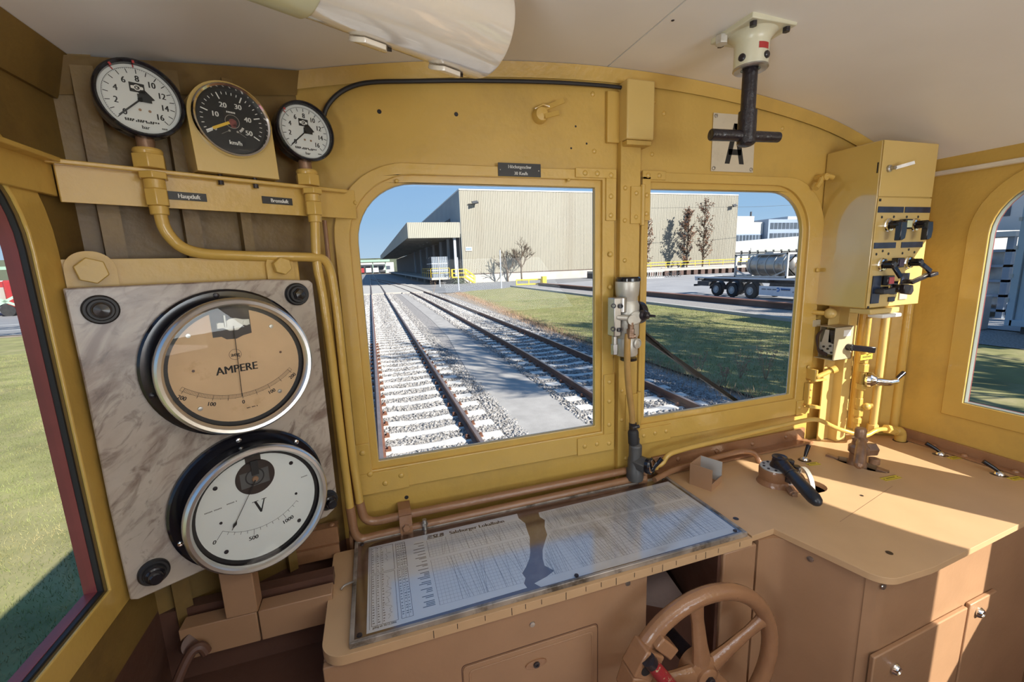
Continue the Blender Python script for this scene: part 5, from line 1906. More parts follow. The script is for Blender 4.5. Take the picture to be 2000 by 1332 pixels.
def mirror(bm, bl_):
    rs = random.Random(9)
    for lo, hi in ((1.004, 1.086), (0.838, 0.992)):
        for i in range(15):
            y = lo + (hi - lo) * i / 14
            bl_.stroke(G2, (left2(y) + 0.006, y), (0.872, y), 0.0006)
        x = 0.30
        k = 0
        while x < 0.872:
            ys = [y for y in np.linspace(lo, hi, 30) if left2(y) + 0.004 < x]
            if len(ys) > 2:
                (bm if k % 6 == 0 else bl_).stroke(G2, (x, min(ys)), (x, max(ys)), 0.0008 if k % 6 == 0 else 0.0005)
            x += 0.0085
            k += 1
        x = 0.28
        while x < 0.88:
            dx = rs.choice((1, 1, -1)) * rs.uniform(0.008, 0.030) * (1.0 if hi < 1.0 else 0.55)
            pts = [(x + dx * i / 24, hi - (hi - lo) * i / 24) for i in range(25)]
            run = [p for p in pts if left2(p[1]) + 0.005 <= p[0] <= 0.872]
            if len(run) > 2:
                bm.stroke(G2, run[0], run[-1], 0.0006)
            x += rs.uniform(0.0035, 0.010)


mirror(b, bl)
build('train_lines', b, 'print_grey', sheet2, smooth=False)
build('grid', bl, 'print_light', sheet2, smooth=False)
b = MB().poly(lambda a, c: V((a, c, 0.9548 + 0.0005 * sin(a * 17) * sin(c * 23))), [(bx0 + 0.009, by0 + 0.008), (bx1 - 0.009, by0 + 0.008), (bx1 - 0.009, by1 - 0.008), (bx0 + 0.009, by1 - 0.008)])
build('cover_sheet', b, 'cover_film', t, smooth=False)
b = MB().tube(bend([(-0.098, 0.975, 0.957), (-0.120, 0.976, 0.953), (-0.128, 0.968, 0.949)], 0.01), 0.0025, 8)
build('fastening_wire', b, 'frame_worn', t)

# sheet metal cup
t = thing('ash_cup', 'small folded brown sheet-metal cup at the corner of the timetable board', 'cup', (1.0, 1.07, DZ))
b = MB()
Q = [(0.945, 1.075), (0.975, 1.010), (1.048, 1.045), (1.018, 1.110)]
for k, (i, j) in enumerate(((0, 1), (1, 2), (2, 3), (3, 0))):
    h = 0.072 if k != 1 else 0.072
    a, c = V((*Q[i], DZ)), V((*Q[j], DZ))
    if k == 1:
        continue
    b.beam((a + V((0, 0, h / 2))), (c + V((0, 0, h / 2))), 0.002, h)
a, c = V((*Q[1], DZ)), V((*Q[2], DZ))
b.beam(a + V((0, 0, 0.012)), c + V((0, 0, 0.012)), 0.002, 0.024)
b.plate(Q, [], DZ + 0.0005, DZ + 0.002, HP)
build('body', b, 'brown_paint', t)
a, c = V((*Q[2], DZ + 0.037)), V((*Q[3], DZ + 0.037))
ins = (V((*Q[0], 0)) - V((*Q[3], 0))).normalized() * 0.0014
b = MB().beam(a + ins, c + ins, 0.0006, 0.07)
build('lining', b, 'frame_grey', t)

# ------------------------------------------------- driver's brake valve
t = thing('brake_valve', 'brown driver brake valve with long black lever standing in the desk', 'brake valve', (1.225, 0.965, DZ))
c = V((1.203, 0.982, 0))
b = MB()
b.lathe([(0, 0.88), (0.052, 0.88), (0.052, 0.944), (0.047, 0.954), (0.0435, 0.961), (0.046, 0.967), (0.047, 0.993), (0.0445, 0.998), (0, 0.998)], c, (0, 0, 1), 40)
b.lathe([(0, 0), (0.036, 0), (0.038, 0.03), (0.038, 0.062), (0.030, 0.070), (0.0, 0.070)], c + V((0.012, -0.008, 0.945)), (0.86, -0.44, 0.06), 28)
build('body', b, 'brown_gloss', t)
b = MB().lathe([(0.0440, 0.9985), (0.0430, 1.0015), (0, 1.0015)], c, (0, 0, 1), 40)
build('index_plate', b, 'relay_grey', t)
b = MB()
for a in range(80, 300, 36):
    b.cyl(c + V((0.034 * cos(rad(a)), 0.034 * sin(rad(a)), 1.0015)), c + V((0.034 * cos(rad(a)), 0.034 * sin(rad(a)), 1.004)), 0.004, n=10)
build('index_screw', b, 'black_worn', t)
hb = c + V((0.012, -0.004, 0))
b = MB()
b.lathe([(0, 1.0), (0.028, 1.0), (0.026, 1.008), (0.0225, 1.016), (0.021, 1.030), (0.0235, 1.034), (0.022, 1.037), (0.0, 1.033)], hb, (0, 0, 1), 28)
h0 = hb + V((0, 0, 1.018))
dr = (V((1.150, 0.790, 0.982)) - h0).normalized()
b.tube([h0, h0 + dr * 0.035 + V((0, 0, 0.001)), h0 + dr * 0.065], [0.022, 0.0195, 0.0185], 16)
b.box(hb.x - 0.022, hb.x + 0.014, hb.y - 0.060, hb.y - 0.018, 0.972, 1.012)
b.beam(hb + V((0.015, 0.0, 1.014)), hb + V((0.046, -0.010, 1.012)), 0.018, 0.018)
b.cyl(hb + V((0.034, -0.034, 0.985)), hb + V((0.034, -0.034, 1.012)), 0.011, n=14)
build('lever_hub', b, 'black_worn', t, bevel=0.003)
b = MB()
L0 = h0 + dr * 0.058
b.tube([L0 + dr * s for s in (0, 0.008, 0.035, 0.08, 0.115, 0.130, 0.137, 0.141)], [0.0145, 0.0165, 0.0175, 0.0195, 0.0192, 0.0155, 0.010, 0.003], 18)
build('lever_grip', b, 'handle_blueblack', t)
b = MB()
b.lathe([(0.045, -0.007), (0.050, -0.006), (0.050, 0.006), (0.046, 0.008), (0.041, 0.006), (0.041, -0.006), (0.045, -0.007)], (1.284, 0.938, 0.950), (0.86, -0.44, 0.06), 40)
build('collar_ring', b, 'zinc_cast', t)
b = MB()
b.hexa((1.198, 0.922, 0.953), (1.186, 0.898, 0.950), 0.013)
b.hexa((1.190, 0.905, 0.951), (1.183, 0.891, 0.949), 0.009)
build('side_nut', b, 'brass_worn', t, bevel=0.001)

# ------------------------------------------------- sander valve
t = thing('sander_valve', 'worn bronze valve with a downward pointing handle in the desk slot', 'valve', (1.575, 0.965, DZ))
c = V((1.578, 0.975, 0))
b = MB()
b.lathe([(0, 0.915), (0.029, 0.915), (0.029, 0.948), (0.027, 0.952), (0.025, 0.958), (0.024, 0.985), (0.030, 0.990), (0.030, 1.010), (0.022, 1.018), (0.020, 1.032), (0.023, 1.034), (0.023, 1.042), (0.017, 1.046), (0.0175, 1.072), (0.014, 1.078), (0, 1.078)], c, (0, 0, 1), 28)
build('body', b, 'brass_worn', t)
b = MB()
b.hexa(c + V((0.012, 0.0, 0.995)), c + V((0.060, -0.012, 0.995)), 0.024)
b.beam(c + V((-0.02, 0.05, 0.943)), c + V((-0.034, 0.085, 0.947)), 0.018, 0.014)
b.beam(c + V((0.02, -0.05, 0.943)), c + V((0.030, -0.080, 0.940)), 0.024, 0.016)
b.cyl(c + V((0.03, -0.035, 0.955)), c + V((0.03, -0.035, 0.975)), 0.016)
build('flange', b, 'brass_worn', t, bevel=0.002)
b = MB().tube([c + V((-0.005, -0.006, 1.036)), c + V((-0.030, -0.025, 1.030)), c + V((-0.090, -0.062, 0.998)), c + V((-0.105, -0.071, 0.989)), c + V((-0.111, -0.075, 0.985))], [0.014, 0.0145, 0.0155, 0.0135, 0.006], 16)
build('handle', b, 'brass_worn', t)


# ------------------------------------------------- desk toggles and name plates
def toggle(label, x, y, lean):
    t = thing('toggle_switch', label, 'toggle switch', (x, y, DZ))
    b = MB().ball((x, y, DZ + 0.001), 0.0145, 10, sz=0.9)
    build('chrome_dome', b, 'chrome', t)
    b = MB().tube([(x, y, DZ + 0.010), (x + lean[0] * 0.4, y + lean[1] * 0.4, DZ + 0.012 + lean[2] * 0.4), (x + lean[0], y + lean[1], DZ + 0.012 + lean[2])], [0.0045, 0.0065, 0.0075], 12)
    build('lever', b, 'black_gloss', t)
    return t


toggle('black toggle switch with chrome dome between the brake valve and the front wall', 1.440, 1.062, (0.030, 0.012, 0.034))
toggle('black toggle switch with chrome dome near the right wall, farther of the two', 1.916, 0.915, (-0.022, 0.034, 0.022))
toggle('black toggle switch with chrome dome near the right wall, nearer of the two', 1.908, 0.755, (-0.020, 0.034, 0.024))


def tag(label, x, y, deg, w=0.046, h=0.019):
    t = thing('name_plate', label, 'name plate', (x, y, DZ))
    ca, sa = cos(rad(deg)), sin(rad(deg))
    T = lambda a, c, z: V((x + a * ca - c * sa, y + a * sa + c * ca, z))
    b = MB().plate([(-w / 2, -h / 2), (w / 2, -h / 2), (w / 2, h / 2), (-w / 2, h / 2)], [], DZ + 0.0002, DZ + 0.0018, T)
    build('plate', b, 'label_yellow', t)
    b = MB()
    G = lambda a, c: T(a, c, DZ + 0.0021)
    for k in range(9):
        b.rect(G, -w * 0.28 + k * w * 0.062, -w * 0.25 + k * w * 0.062, -h * 0.12, h * 0.14)
    for s in (-1, 1):
        b.disc(G, (s * w * 0.42, 0), 0.0022, 8)
        b.rect(G, -w / 2, w / 2, s * h * 0.47 - h * 0.03, s * h * 0.47 + h * 0.03)
    build('lettering', b, 'ink_black', t, smooth=False)


tag('yellow name plate beside the toggle switch behind the brake valve', 1.438, 1.028, -8)
tag('largest yellow name plate in front of the bronze sander valve', 1.570, 0.865, -4, 0.068, 0.020)
tag('yellow name plate beside the farther toggle switch at the right wall', 1.930, 0.880, -8)
tag('yellow name plate beside the nearer toggle switch at the right wall', 1.922, 0.722, -8)

# ================================================================== HANDWHEEL
t = thing('handwheel', 'brown five-spoke handwheel with a red folding grip in front of the knee recess', 'handwheel', (0.676, 0.70, 0.70))
hc = V((0.676, 0.700, 0.700))
R = 0.211
b = MB().torus(hc, (0, -1, 0), R, 0.0195, 72, 16)
build('rim', b, 'brown_gloss', t)
for a in (98, 26, -46, -118, 170):
    d = V((cos(rad(a)), 0, sin(rad(a))))
    b = MB().tube([hc + d * 0.03, hc + d * 0.08, hc + d * 0.15, hc + d * 0.185, hc + d * (R - 0.002)], [0.026, 0.020, 0.0165, 0.019, 0.026], 12)
    for i in range(len(b.v)):
        b.v[i].y = hc.y + (b.v[i].y - hc.y) * 0.6
    build('spoke', b, 'brown_gloss', t)
b = MB().lathe([(0, -0.03), (0.045, -0.03), (0.045, 0.006), (0.038, 0.012), (0.027, 0.014), (0.026, 0.020), (0.020, 0.024), (0, 0.024)], hc, (0, -1, 0), 36)
build('hub', b, 'brown_gloss', t)
b = MB().hexa(hc + V((0, -0.024, 0)), hc + V((0, -0.033, 0)), 0.012)
build('hub_nut', b, 'black_worn', t, bevel=0.001)
b = MB()
for a, w, l in ((147, 0.054, 0.062), (161, 0.050, 0.05)):
    d = V((cos(rad(a)), 0, sin(rad(a))))
    tg = V((-sin(rad(a)), 0, cos(rad(a))))
    b.beam(hc + d * R - tg * l / 2 - V((0, 0.012, 0)), hc + d * R + tg * l / 2 - V((0, 0.012, 0)), w, 0.050, up=(0, -1, 0))
d = V((cos(rad(133)), 0, sin(rad(133))))
b.beam(hc + d * (R + 0.006) - V((0, 0.012, 0)), hc + d * (R - 0.052) - V((0, 0.014, 0)), 0.030, 0.040, up=(0, -1, 0))
build('grip_bracket', b, 'brown_gloss', t, bevel=0.004)
d = V((cos(rad(149)), 0, sin(rad(149))))
b = MB().lathe([(0.0105, 0), (0.0125, 0.0006), (0, 0.0006)], hc + d * (R + 0.006) - V((0, 0.0375, 0)), (0, -1, 0), 20)
build('bracket_hole', b, 'black_matte', t)
g0 = hc + V((-0.184, -0.040, 0.142))
b = MB().tube([g0, g0 + V((0.008, -0.002, -0.012))], [0.0155, 0.0155], 16)
build('grip_collar', b, 'black_worn', t)
b = MB().tube([g0 + V((0.008, -0.002, -0.012)), g0 + V((0.022, -0.004, -0.033)), g0 + V((0.060, -0.008, -0.090)), g0 + V((0.072, -0.009, -0.108))], [0.0135, 0.0155, 0.0165, 0.010], 18)
build('folding_grip', b, 'red_paint', t, label='chipped red grip')
b = MB().tube([hc + V((0, 0.02, 0)), hc + V((0, 0.13, -0.01))], 0.022, 14)
build('axle', b, 'black_worn', t)
# ================================================================== OUTSIDE
GZ = -1.21
RT = -1.02
ST = -1.1725


def flat(name, pts, z, m, label=None, cat=None):
    b = MB().add([(x, y, z) for x, y in pts], [tuple(range(len(pts)))])
    o = struct(name, b, m, smooth=False, label=label, cat=cat)
    return o


flat('ground', [(-400, -120), (500, -120), (500, 700), (-400, 700)], GZ, 'earth')
flat('track_bed', [(-1.5, -10), (7.0, -10), (7.2, 30), (7.4, 52), (-1.3, 52)], GZ + 0.012, 'ballast_bed')
flat('track_bed_far', [(-1.3, 75), (6.5, 75), (5.5, 240), (-2, 240)], GZ + 0.012, 'ballast_bed')
flat('lawn_left', [(-70, -40), (-1.7, -40), (-1.6, 30), (-22, 29), (-70, 31)], GZ + 0.02, 'lawn', 'sunny lawn left of the locomotive with its shadow', 'lawn')
flat('lawn_right', [(7.1, -20), (7.3, 16), (8.2, 30), (8.9, 46), (11, 48.6), (15.3, 50), (18.3, 54), (17.2, 40), (16.8, 24), (18.8, 14), (19.4, -20)], GZ + 0.05, 'lawn', 'green lawn striped with tree shadows right of the tracks', 'lawn')
flat('road', [(6.5, 47.5), (9.5, 46.8), (20.8, 51), (60, 62), (60, 71), (9, 71), (6.5, 75)], GZ + 0.045, 'asphalt')
flat('yard', [(20.8, -60), (260, -60), (260, 71), (60, 71), (20.8, 53)], GZ + 0.06, 'yard_asphalt', 'grey asphalt yard with the tank trailer', 'yard')
flat('road_left', [(-200, 31), (-3, 30), (-3, 60), (-200, 75)], GZ + 0.03, 'asphalt')
flat('forecourt', [(-8, 75), (9, 75), (9, 240), (-8, 240)], GZ + 0.006, 'asphalt')
b = MB()
le = [(2.10, 3), (2.13, 6.1), (2.30, 7.8), (2.25, 10.3), (2.45, 12.9), (2.85, 17.6), (3.0, 24), (3.0, 50)]
re = [(3.55, 3), (3.50, 6.3), (3.62, 9), (3.45, 13.3), (3.55, 17.5), (3.75, 24), (3.9, 50)]
pth = le + re[::-1]
flat('path', pth, -1.188, 'path_grit', 'grey grit path between the two tracks', 'path')
b = MB().box(-1.6, -0.18, 51, 75, GZ, RT - 0.015)
b.box(0.02, 1.34, 51, 75, GZ, RT - 0.045)
b.box(1.53, 3.3, 51, 75, GZ, RT - 0.015)
b.box(3.3, 6.6, 50.2, 75, GZ, RT - 0.05)
struct('level_crossing', b, 'concrete', loc=(0.7, 60, GZ), label='pale concrete level crossing over the two tracks', cat='level crossing')

# ------------------------------------------------- tracks
T1 = [(0.68, y) for y in np.arange(-12, 260, 4.0)]
kn = [(-12, 4.2), (0, 4.55), (7, 4.92), (11, 5.10), (16, 5.17), (30, 5.18), (45, 5.08), (60, 4.72), (80, 3.9), (100, 2.75), (118, 1.35), (132, 0.70)]
ky, kv = np.array([k[0] for k in kn], float), np.array([k[1] for k in kn])


def cx2(y):
    i = np.searchsorted(ky, y)
    i = min(max(i, 1), len(ky) - 1)
    p0, p1 = kv[i - 1], kv[i]
    m0 = (kv[i] - kv[max(i - 2, 0)]) / (ky[i] - ky[max(i - 2, 0)])
    m1 = (kv[min(i + 1, len(kv) - 1)] - kv[i - 1]) / (ky[min(i + 1, len(ky) - 1)] - ky[i - 1])
    h = ky[i] - ky[i - 1]
    t = (y - ky[i - 1]) / h
    return (2 * t**3 - 3 * t**2 + 1) * p0 + (t**3 - 2 * t**2 + t) * h * m0 + (-2 * t**3 + 3 * t**2) * p1 + (t**3 - t**2) * h * m1


T2 = [(float(cx2(y)), float(y)) for y in np.arange(-12, 132, 2.0)]
PROF = [(-0.0675, -0.150), (0.0675, -0.150), (0.0675, -0.140), (0.012, -0.122), (0.009, -0.05), (0.034, -0.038), (0.035, -0.004), (0.030, 0.0), (-0.030, 0.0), (-0.035, -0.004), (-0.034, -0.038), (-0.009, -0.05), (-0.012, -0.122), (-0.0675, -0.140)]


def rail(line, off, label):
    t = thing('rail', label, 'rail', (line[3][0] + off, line[3][1], RT - 0.15), 'track rails')
    n = len(PROF)
    for nm, prof, m in (('rail_body', PROF, 'rail_rust'), ('running_face', [(-0.029, 0.0006), (0.029, 0.0006), (0.029, -0.0008), (-0.029, -0.0008)], 'rail_top')):
        b = MB()
        n = len(prof)
        vs, fs = [], []
        for i, (x, y) in enumerate(line):
            a, c = V(line[max(i - 1, 0)]), V(line[min(i + 1, len(line) - 1)])
            d = (c - a).normalized()
            q = V((d.y, -d.x))
            for u, z in prof:
                vs.append((x + q.x * (off + u), y + q.y * (off + u), RT + z))
            if i:
                for k in range(n):
                    k2 = (k + 1) % n
                    fs.append(((i - 1) * n + k, (i - 1) * n + k2, i * n + k2, i * n + k))
        fs += [tuple(range(n)), tuple(len(vs) - 1 - k for k in range(n))]
        b.add(vs, fs)
        build(nm, b, m, t, smooth=False)


rail(T1, -0.752, 'rusty rail on the left side of the straight track')
rail(T1, 0.752, 'rusty rail on the right side of the straight track')
rail(T2, -0.752, 'rusty rail on the left side of the curving track')
rail(T2, 0.752, 'rusty rail on the right side of the curving track')


def sleeper_proto(label, group, clips):
    t = thing('sleeper', label, 'sleeper', (0, 0, ST), group)
    b = MB()
    st = [(-1.25, 0.13, 0.0), (-1.18, 0.135, 0.0), (-0.45, 0.125, 0.0), (-0.2, 0.105, -0.022), (0.2, 0.105, -0.022), (0.45, 0.125, 0.0), (1.18, 0.135, 0.0), (1.25, 0.13, 0.0)]
    vs, fs = [], []
    for x, w, dz in st:
        z = ST + dz
        vs += [(x, -w - 0.02, z - 0.2), (x, -w, z - 0.004), (x, -w + 0.02, z), (x, w - 0.02, z), (x, w, z - 0.004), (x, w + 0.02, z - 0.2)]
    for i in range(len(st) - 1):
        for k in range(5):
            fs.append((i * 6 + k, i * 6 + k + 1, i * 6 + k + 7, i * 6 + k + 6))
    fs += [tuple(range(6)), tuple(len(vs) - 1 - k for k in range(6))]
    b.add(vs, fs)
    build('concrete_body', b, 'sleeper_concrete', t, smooth=False)
    if clips:
        for off in (-0.752, 0.752):
            for s in (-1, 1):
                b = MB()
                x = off + s * 0.114
                b.box(x - 0.04, x + 0.04, -0.055, 0.055, ST, ST + 0.018)
                b.tube([(x - s * 0.045, -0.045, ST + 0.024), (x + s * 0.02, -0.05, ST + 0.040), (x + s * 0.03, 0, ST + 0.034), (x + s * 0.02, 0.05, ST + 0.040), (x - s * 0.045, 0.045, ST + 0.024)], 0.009, 6)
                b.hexa((x + s * 0.005, 0, ST + 0.018), (x + s * 0.005, 0, ST + 0.065), 0.020)
                build('rail_clip', b, 'rail_rust', t)
    return t


L1, L2 = 'pale concrete sleeper under the straight track in front of the locomotive', 'concrete sleeper under the curving side track'
for cxf, lab, grp, y1 in ((lambda y: 0.68, L1, 'sleepers of the straight track', 50.8), (lambda y: float(cx2(y)), L2, 'sleepers of the curving track', 50.0)):
    near = far = None
    y = 4.35
    while y < y1:
        cl_ = y < 17
        src = near if cl_ else far
        if src is None:
            o = sleeper_proto(lab, grp, cl_)
            if cl_:
                near = o
            else:
                far = o
            o.location = (cxf(y), y, ST)
        else:
            o = dup(src, (cxf(y), y, ST))
        o.rotation_euler[2] = -math.atan2(cxf(y + 0.3) - cxf(y - 0.3), 0.6)
        y += 0.60

# ------------------------------------------------- ballast stones: one uncountable mass
def hull(pts):
    import bmesh
    bm = bmesh.new()
    for p in pts:
        bm.verts.new(p)
    r = bmesh.ops.convex_hull(bm, input=bm.verts)
    bm.verts.index_update()
    vs = [tuple(v.co) for v in bm.verts]
    fs = [tuple(v.index for v in f.verts) for f in bm.faces]
    bm.free()
    return np.array(vs), np.array(fs)


ROCK = np.array([(-1, -0.9, -0.8), (1.05, -0.8, -0.9), (0.9, 1, -0.7), (-0.8, 0.9, -1), (-0.75, -0.8, 0.7), (0.5, -0.95, 0.95), (0.85, 0.6, 0.75), (-0.5, 1.0, 0.8), (0.05, 0.1, 1.35), (1.35, 0.0, 0.1)]) * 0.66
STONE_V, STONE_F = hull([tuple(p) for p in ROCK])
NV = len(STONE_V)


def scatter_stones(name, P, size, m, label):
    n = len(P)
    A = RNG.normal(size=(n, 3, 3))
    Q, _ = np.linalg.qr(A)
    sc = RNG.uniform(0.6, 1.25, (n, 1, 3)) * size[:, None, None]
    vv = STONE_V[None] * RNG.uniform(0.70, 1.2, (n, NV, 1)) * sc
    vv = np.einsum('nij,nkj->nki', Q, vv) + P[:, None, :]
    ff = STONE_F[None] + (np.arange(n) * NV)[:, None, None]
    me = bpy.data.meshes.new(name)
    me.vertices.add(n * NV)
    me.vertices.foreach_set('co', vv.reshape(-1).astype(np.float32))
    nf = n * len(STONE_F)
    me.loops.add(nf * 3)
    me.loops.foreach_set('vertex_index', ff.reshape(-1).astype(np.int32))
    me.polygons.add(nf)
    me.polygons.foreach_set('loop_start', np.arange(0, nf * 3, 3, dtype=np.int32))
    me.update()
    me.validate()
    me.materials.append(MATS[m])
    o = bpy.data.objects.new(name, me)
    COL.objects.link(o)
    o['label'] = label
    o['category'] = 'ballast'
    o['kind'] = 'stuff'
    return o


def ballast(cxf, x0, x1, bands, seed):
    out, sz = [], []
    for ya, yb, dens, s in bands:
        n = int((x1 - x0) * (yb - ya) * dens)
        X = RNG.uniform(x0, x1, n)
        Y = RNG.uniform(ya, yb, n)
        ph_ = (Y - 4.35 + 0.3) % 0.60 - 0.3
        on = (np.abs(ph_) < 0.135) & (np.abs(X) < 1.24)
        nearrail = np.abs(np.abs(X) - 0.752) < 0.10
        keep = ~on & ~(nearrail)
        X, Y = X[keep], Y[keep]
        z = np.where(np.abs(X) > 1.3, -1.185 - (np.abs(X) - 1.3) * 0.04, -1.195) + RNG.uniform(-0.02, 0.012, len(X))
        cxv = np.array([cxf(y) for y in Y])
        out.append(np.stack([X + cxv, Y, z], 1))
        sz.append(np.full(len(X), s) * RNG.uniform(0.7, 1.2, len(X)))
    return np.concatenate(out), np.concatenate(sz)


P1, S1 = ballast(lambda y: 0.68, -1.75, 1.68, ((4.2, 11, 760, 0.032), (11, 22, 360, 0.042), (22, 36, 120, 0.055), (36, 50.9, 60, 0.075)), 1)
scatter_stones('track_ballast', P1, S1, 'ballast_stone', 'grey broken stone ballast around the left track')
P1, S1 = ballast(lambda y: float(cx2(y)), -1.45, 1.75, ((4.2, 11, 560, 0.034), (11, 22, 270, 0.046), (22, 36, 100, 0.058), (36, 50.2, 55, 0.075)), 2)
scatter_stones('track_ballast', P1, S1, 'ballast_stone', 'grey broken stone ballast around the right track')


def blades(name, region, n, h, w, m, label, cat, z=GZ + 0.02):
    P = region(n)
    n = len(P)
    a = RNG.uniform(0, 2 * PI, n)
    hh = h * RNG.uniform(0.5, 1.3, n)
    ln = RNG.normal(0, 0.45, (n, 2)) * hh[:, None]
    dx, dy = np.cos(a) * w / 2, np.sin(a) * w / 2
    v = np.zeros((n, 3, 3))
    v[:, 0] = np.stack([P[:, 0] - dx, P[:, 1] - dy, np.full(n, z)], 1)
    v[:, 1] = np.stack([P[:, 0] + dx, P[:, 1] + dy, np.full(n, z)], 1)
    v[:, 2] = np.stack([P[:, 0] + ln[:, 0], P[:, 1] + ln[:, 1], z + hh], 1)
    me = bpy.data.meshes.new(name)
    me.vertices.add(n * 3)
    me.vertices.foreach_set('co', v.reshape(-1).astype(np.float32))
    me.loops.add(n * 3)
    me.loops.foreach_set('vertex_index', np.arange(n * 3, dtype=np.int32))
    me.polygons.add(n)
    me.polygons.foreach_set('loop_start', np.arange(0, n * 3, 3, dtype=np.int32))
    me.update()
    me.materials.append(MATS[m])
    o = bpy.data.objects.new(name, me)
    COL.objects.link(o)
    o['label'], o['category'], o['kind'] = label, cat, 'stuff'
    return o


def reg_left(n):
    y = RNG.uniform(2.5, 22, n * 2)
    x = -1.75 - RNG.power(0.75, n * 2) * 16
    k = (x > -y * 1.05 - 1.0) & (x < -0.40 * y + 0.9)
    return np.stack([x[k], y[k]], 1)[:n]


def reg_right(n):
    x = RNG.uniform(7.2, 16.8, n * 2)
    y = RNG.uniform(5.5, 32, n * 2)
    k = (y > x * 0.52) & (x > 7.2 + max(0, 0) + np.clip(y - 16, 0, 40) * 0.06)
    return np.stack([x[k], y[k]], 1)[:n]


def reg_verge(n):
    y = RNG.uniform(5, 46, n)
    c0 = np.interp(y, [5, 16, 32, 46], [7.15, 7.2, 8.2, 8.9])
    return np.stack([c0 + RNG.normal(0, 0.28, n), y], 1)


blades('lawn_grass', reg_left, 110000, 0.042, 0.006, 'grass_blade', 'short grass blades of the lawn left of the locomotive', 'grass')
blades('lawn_grass', reg_right, 70000, 0.055, 0.011, 'grass_blade', 'short grass blades of the lawn right of the tracks', 'grass', GZ + 0.05)
blades('dry_weeds', reg_verge, 9000, 0.16, 0.014, 'dry_grass', 'dry brown weeds along the edge of the right lawn', 'weeds', GZ + 0.03)


def dry_plant(x, y, h, label):
    t = thing('dry_plant', label, 'plant', (x, y, GZ), 'dry plants at the lawn edge')
    b, s = MB(), MB()
    for k in range(7):
        a = random.uniform(0, 2 * PI)
        tip = V((x + cos(a) * h * 0.25, y + sin(a) * h * 0.25, GZ + h * random.uniform(0.7, 1.1)))
        b.tube([(x, y, GZ), tip], [0.006, 0.003], 4)
        for j in range(10):
            q = V((x, y, GZ)).lerp(tip, random.uniform(0.45, 1)) + V([random.gauss(0, 0.035) for _ in range(3)])
            s.box(q.x - 0.010, q.x + 0.010, q.y - 0.010, q.y + 0.010, q.z - 0.008, q.z + 0.008)
    build('stems', b, 'dry_grass', t)
    build('seed_heads', s, 'dry_grass', t, stuff=True)


for x, y, h, lab in ((7.35, 8.2, 0.75, 'dry brown plant seen just above the wiper, leftmost of the plants'), (7.55, 7.6, 0.45, 'small dry plant second from left above the wiper'), (8.1, 7.7, 0.65, 'dry plant in the middle of the right windscreen bottom'), (8.55, 7.4, 0.95, 'tallest dry plant near the right edge of the right windscreen'), (7.0, 12.6, 0.5, 'dry tuft on the verge beside the right track'), (6.75, 49.6, 1.5, 'pale dry bush beside the right track beyond the crossing')):
    dry_plant(x, y, h, lab)


# ------------------------------------------------- trees
def tree(name, label, loc, h, spread, seed, leafy=None, group=None, r0=None, levels=4, up=0.6, trunkf=0.3, twig=0.012):
    t = thing(name, label, 'tree', loc, group)
    rs = random.Random(seed)
    b = MB()
    tips = []

    def grow(p, d, L, r, lv):
        q = p + d * L
        mid = p + d * L * 0.5 + V([rs.gauss(0, L * 0.05) for _ in range(3)])
        b.tube([p, mid, q], [r, r * 0.85, r * 0.65], 5 if lv > 1 else 4, caps=False)
        if lv == 0:
            tips.append((mid, q))
            return
        tips.append((mid, q)) if lv <= 2 else None
        n = 3 if lv > 1 else 4
        for k in range(n):
            a = rs.uniform(0, 2 * PI)
            side = d.orthogonal().normalized()
            side = (side * cos(a) + d.cross(side) * sin(a))
            nd = (d * up + side * spread * rs.uniform(0.6, 1.2) + V((0, 0, 0.18))).normalized()
            grow(p + d * L * rs.uniform(0.55, 1.0), nd, L * rs.uniform(0.55, 0.8), max(r * 0.55, twig), lv - 1)
        grow(q, (d + V([rs.gauss(0, 0.12) for _ in range(3)])).normalized(), L * 0.72, max(r * 0.65, twig), lv - 1)

    r0 = r0 or h * 0.014
    grow(V(loc), V((rs.gauss(0, 0.03), rs.gauss(0, 0.03), 1)).normalized(), h * trunkf, r0, levels)
    build('branches', b, 'bark', t)
    if leafy:
        n, sz, m = leafy
        f = MB()
        for k in range(n):
            p, q = rs.choice(tips)
            c = p.lerp(q, rs.uniform(0, 1.1)) + V([rs.gauss(0, sz * 0.9) for _ in range(3)])
            u = V([rs.gauss(0, 1) for _ in range(3)]).normalized() * sz * rs.uniform(0.5, 1)
            w = u.orthogonal().normalized() * sz * 0.6
            f.add([c - u, c + w, c + u, c - w], [(0, 1, 2, 3)])
        build('foliage', f, m, t, smooth=False, stuff=True)
    return t


tree('bare_tree', 'bare spreading tree in front of the cream warehouse wall', (24.2, 68.8, GZ), 8.6, 0.62, 4, levels=4, trunkf=0.30, up=0.75, twig=0.028, r0=0.17)
tree('bare_tree', 'smaller bare tree leaning left beside the larger bare tree at the warehouse', (21.9, 69.3, GZ), 6.6, 0.7, 12, levels=3, trunkf=0.34, up=0.6, twig=0.028, r0=0.15)


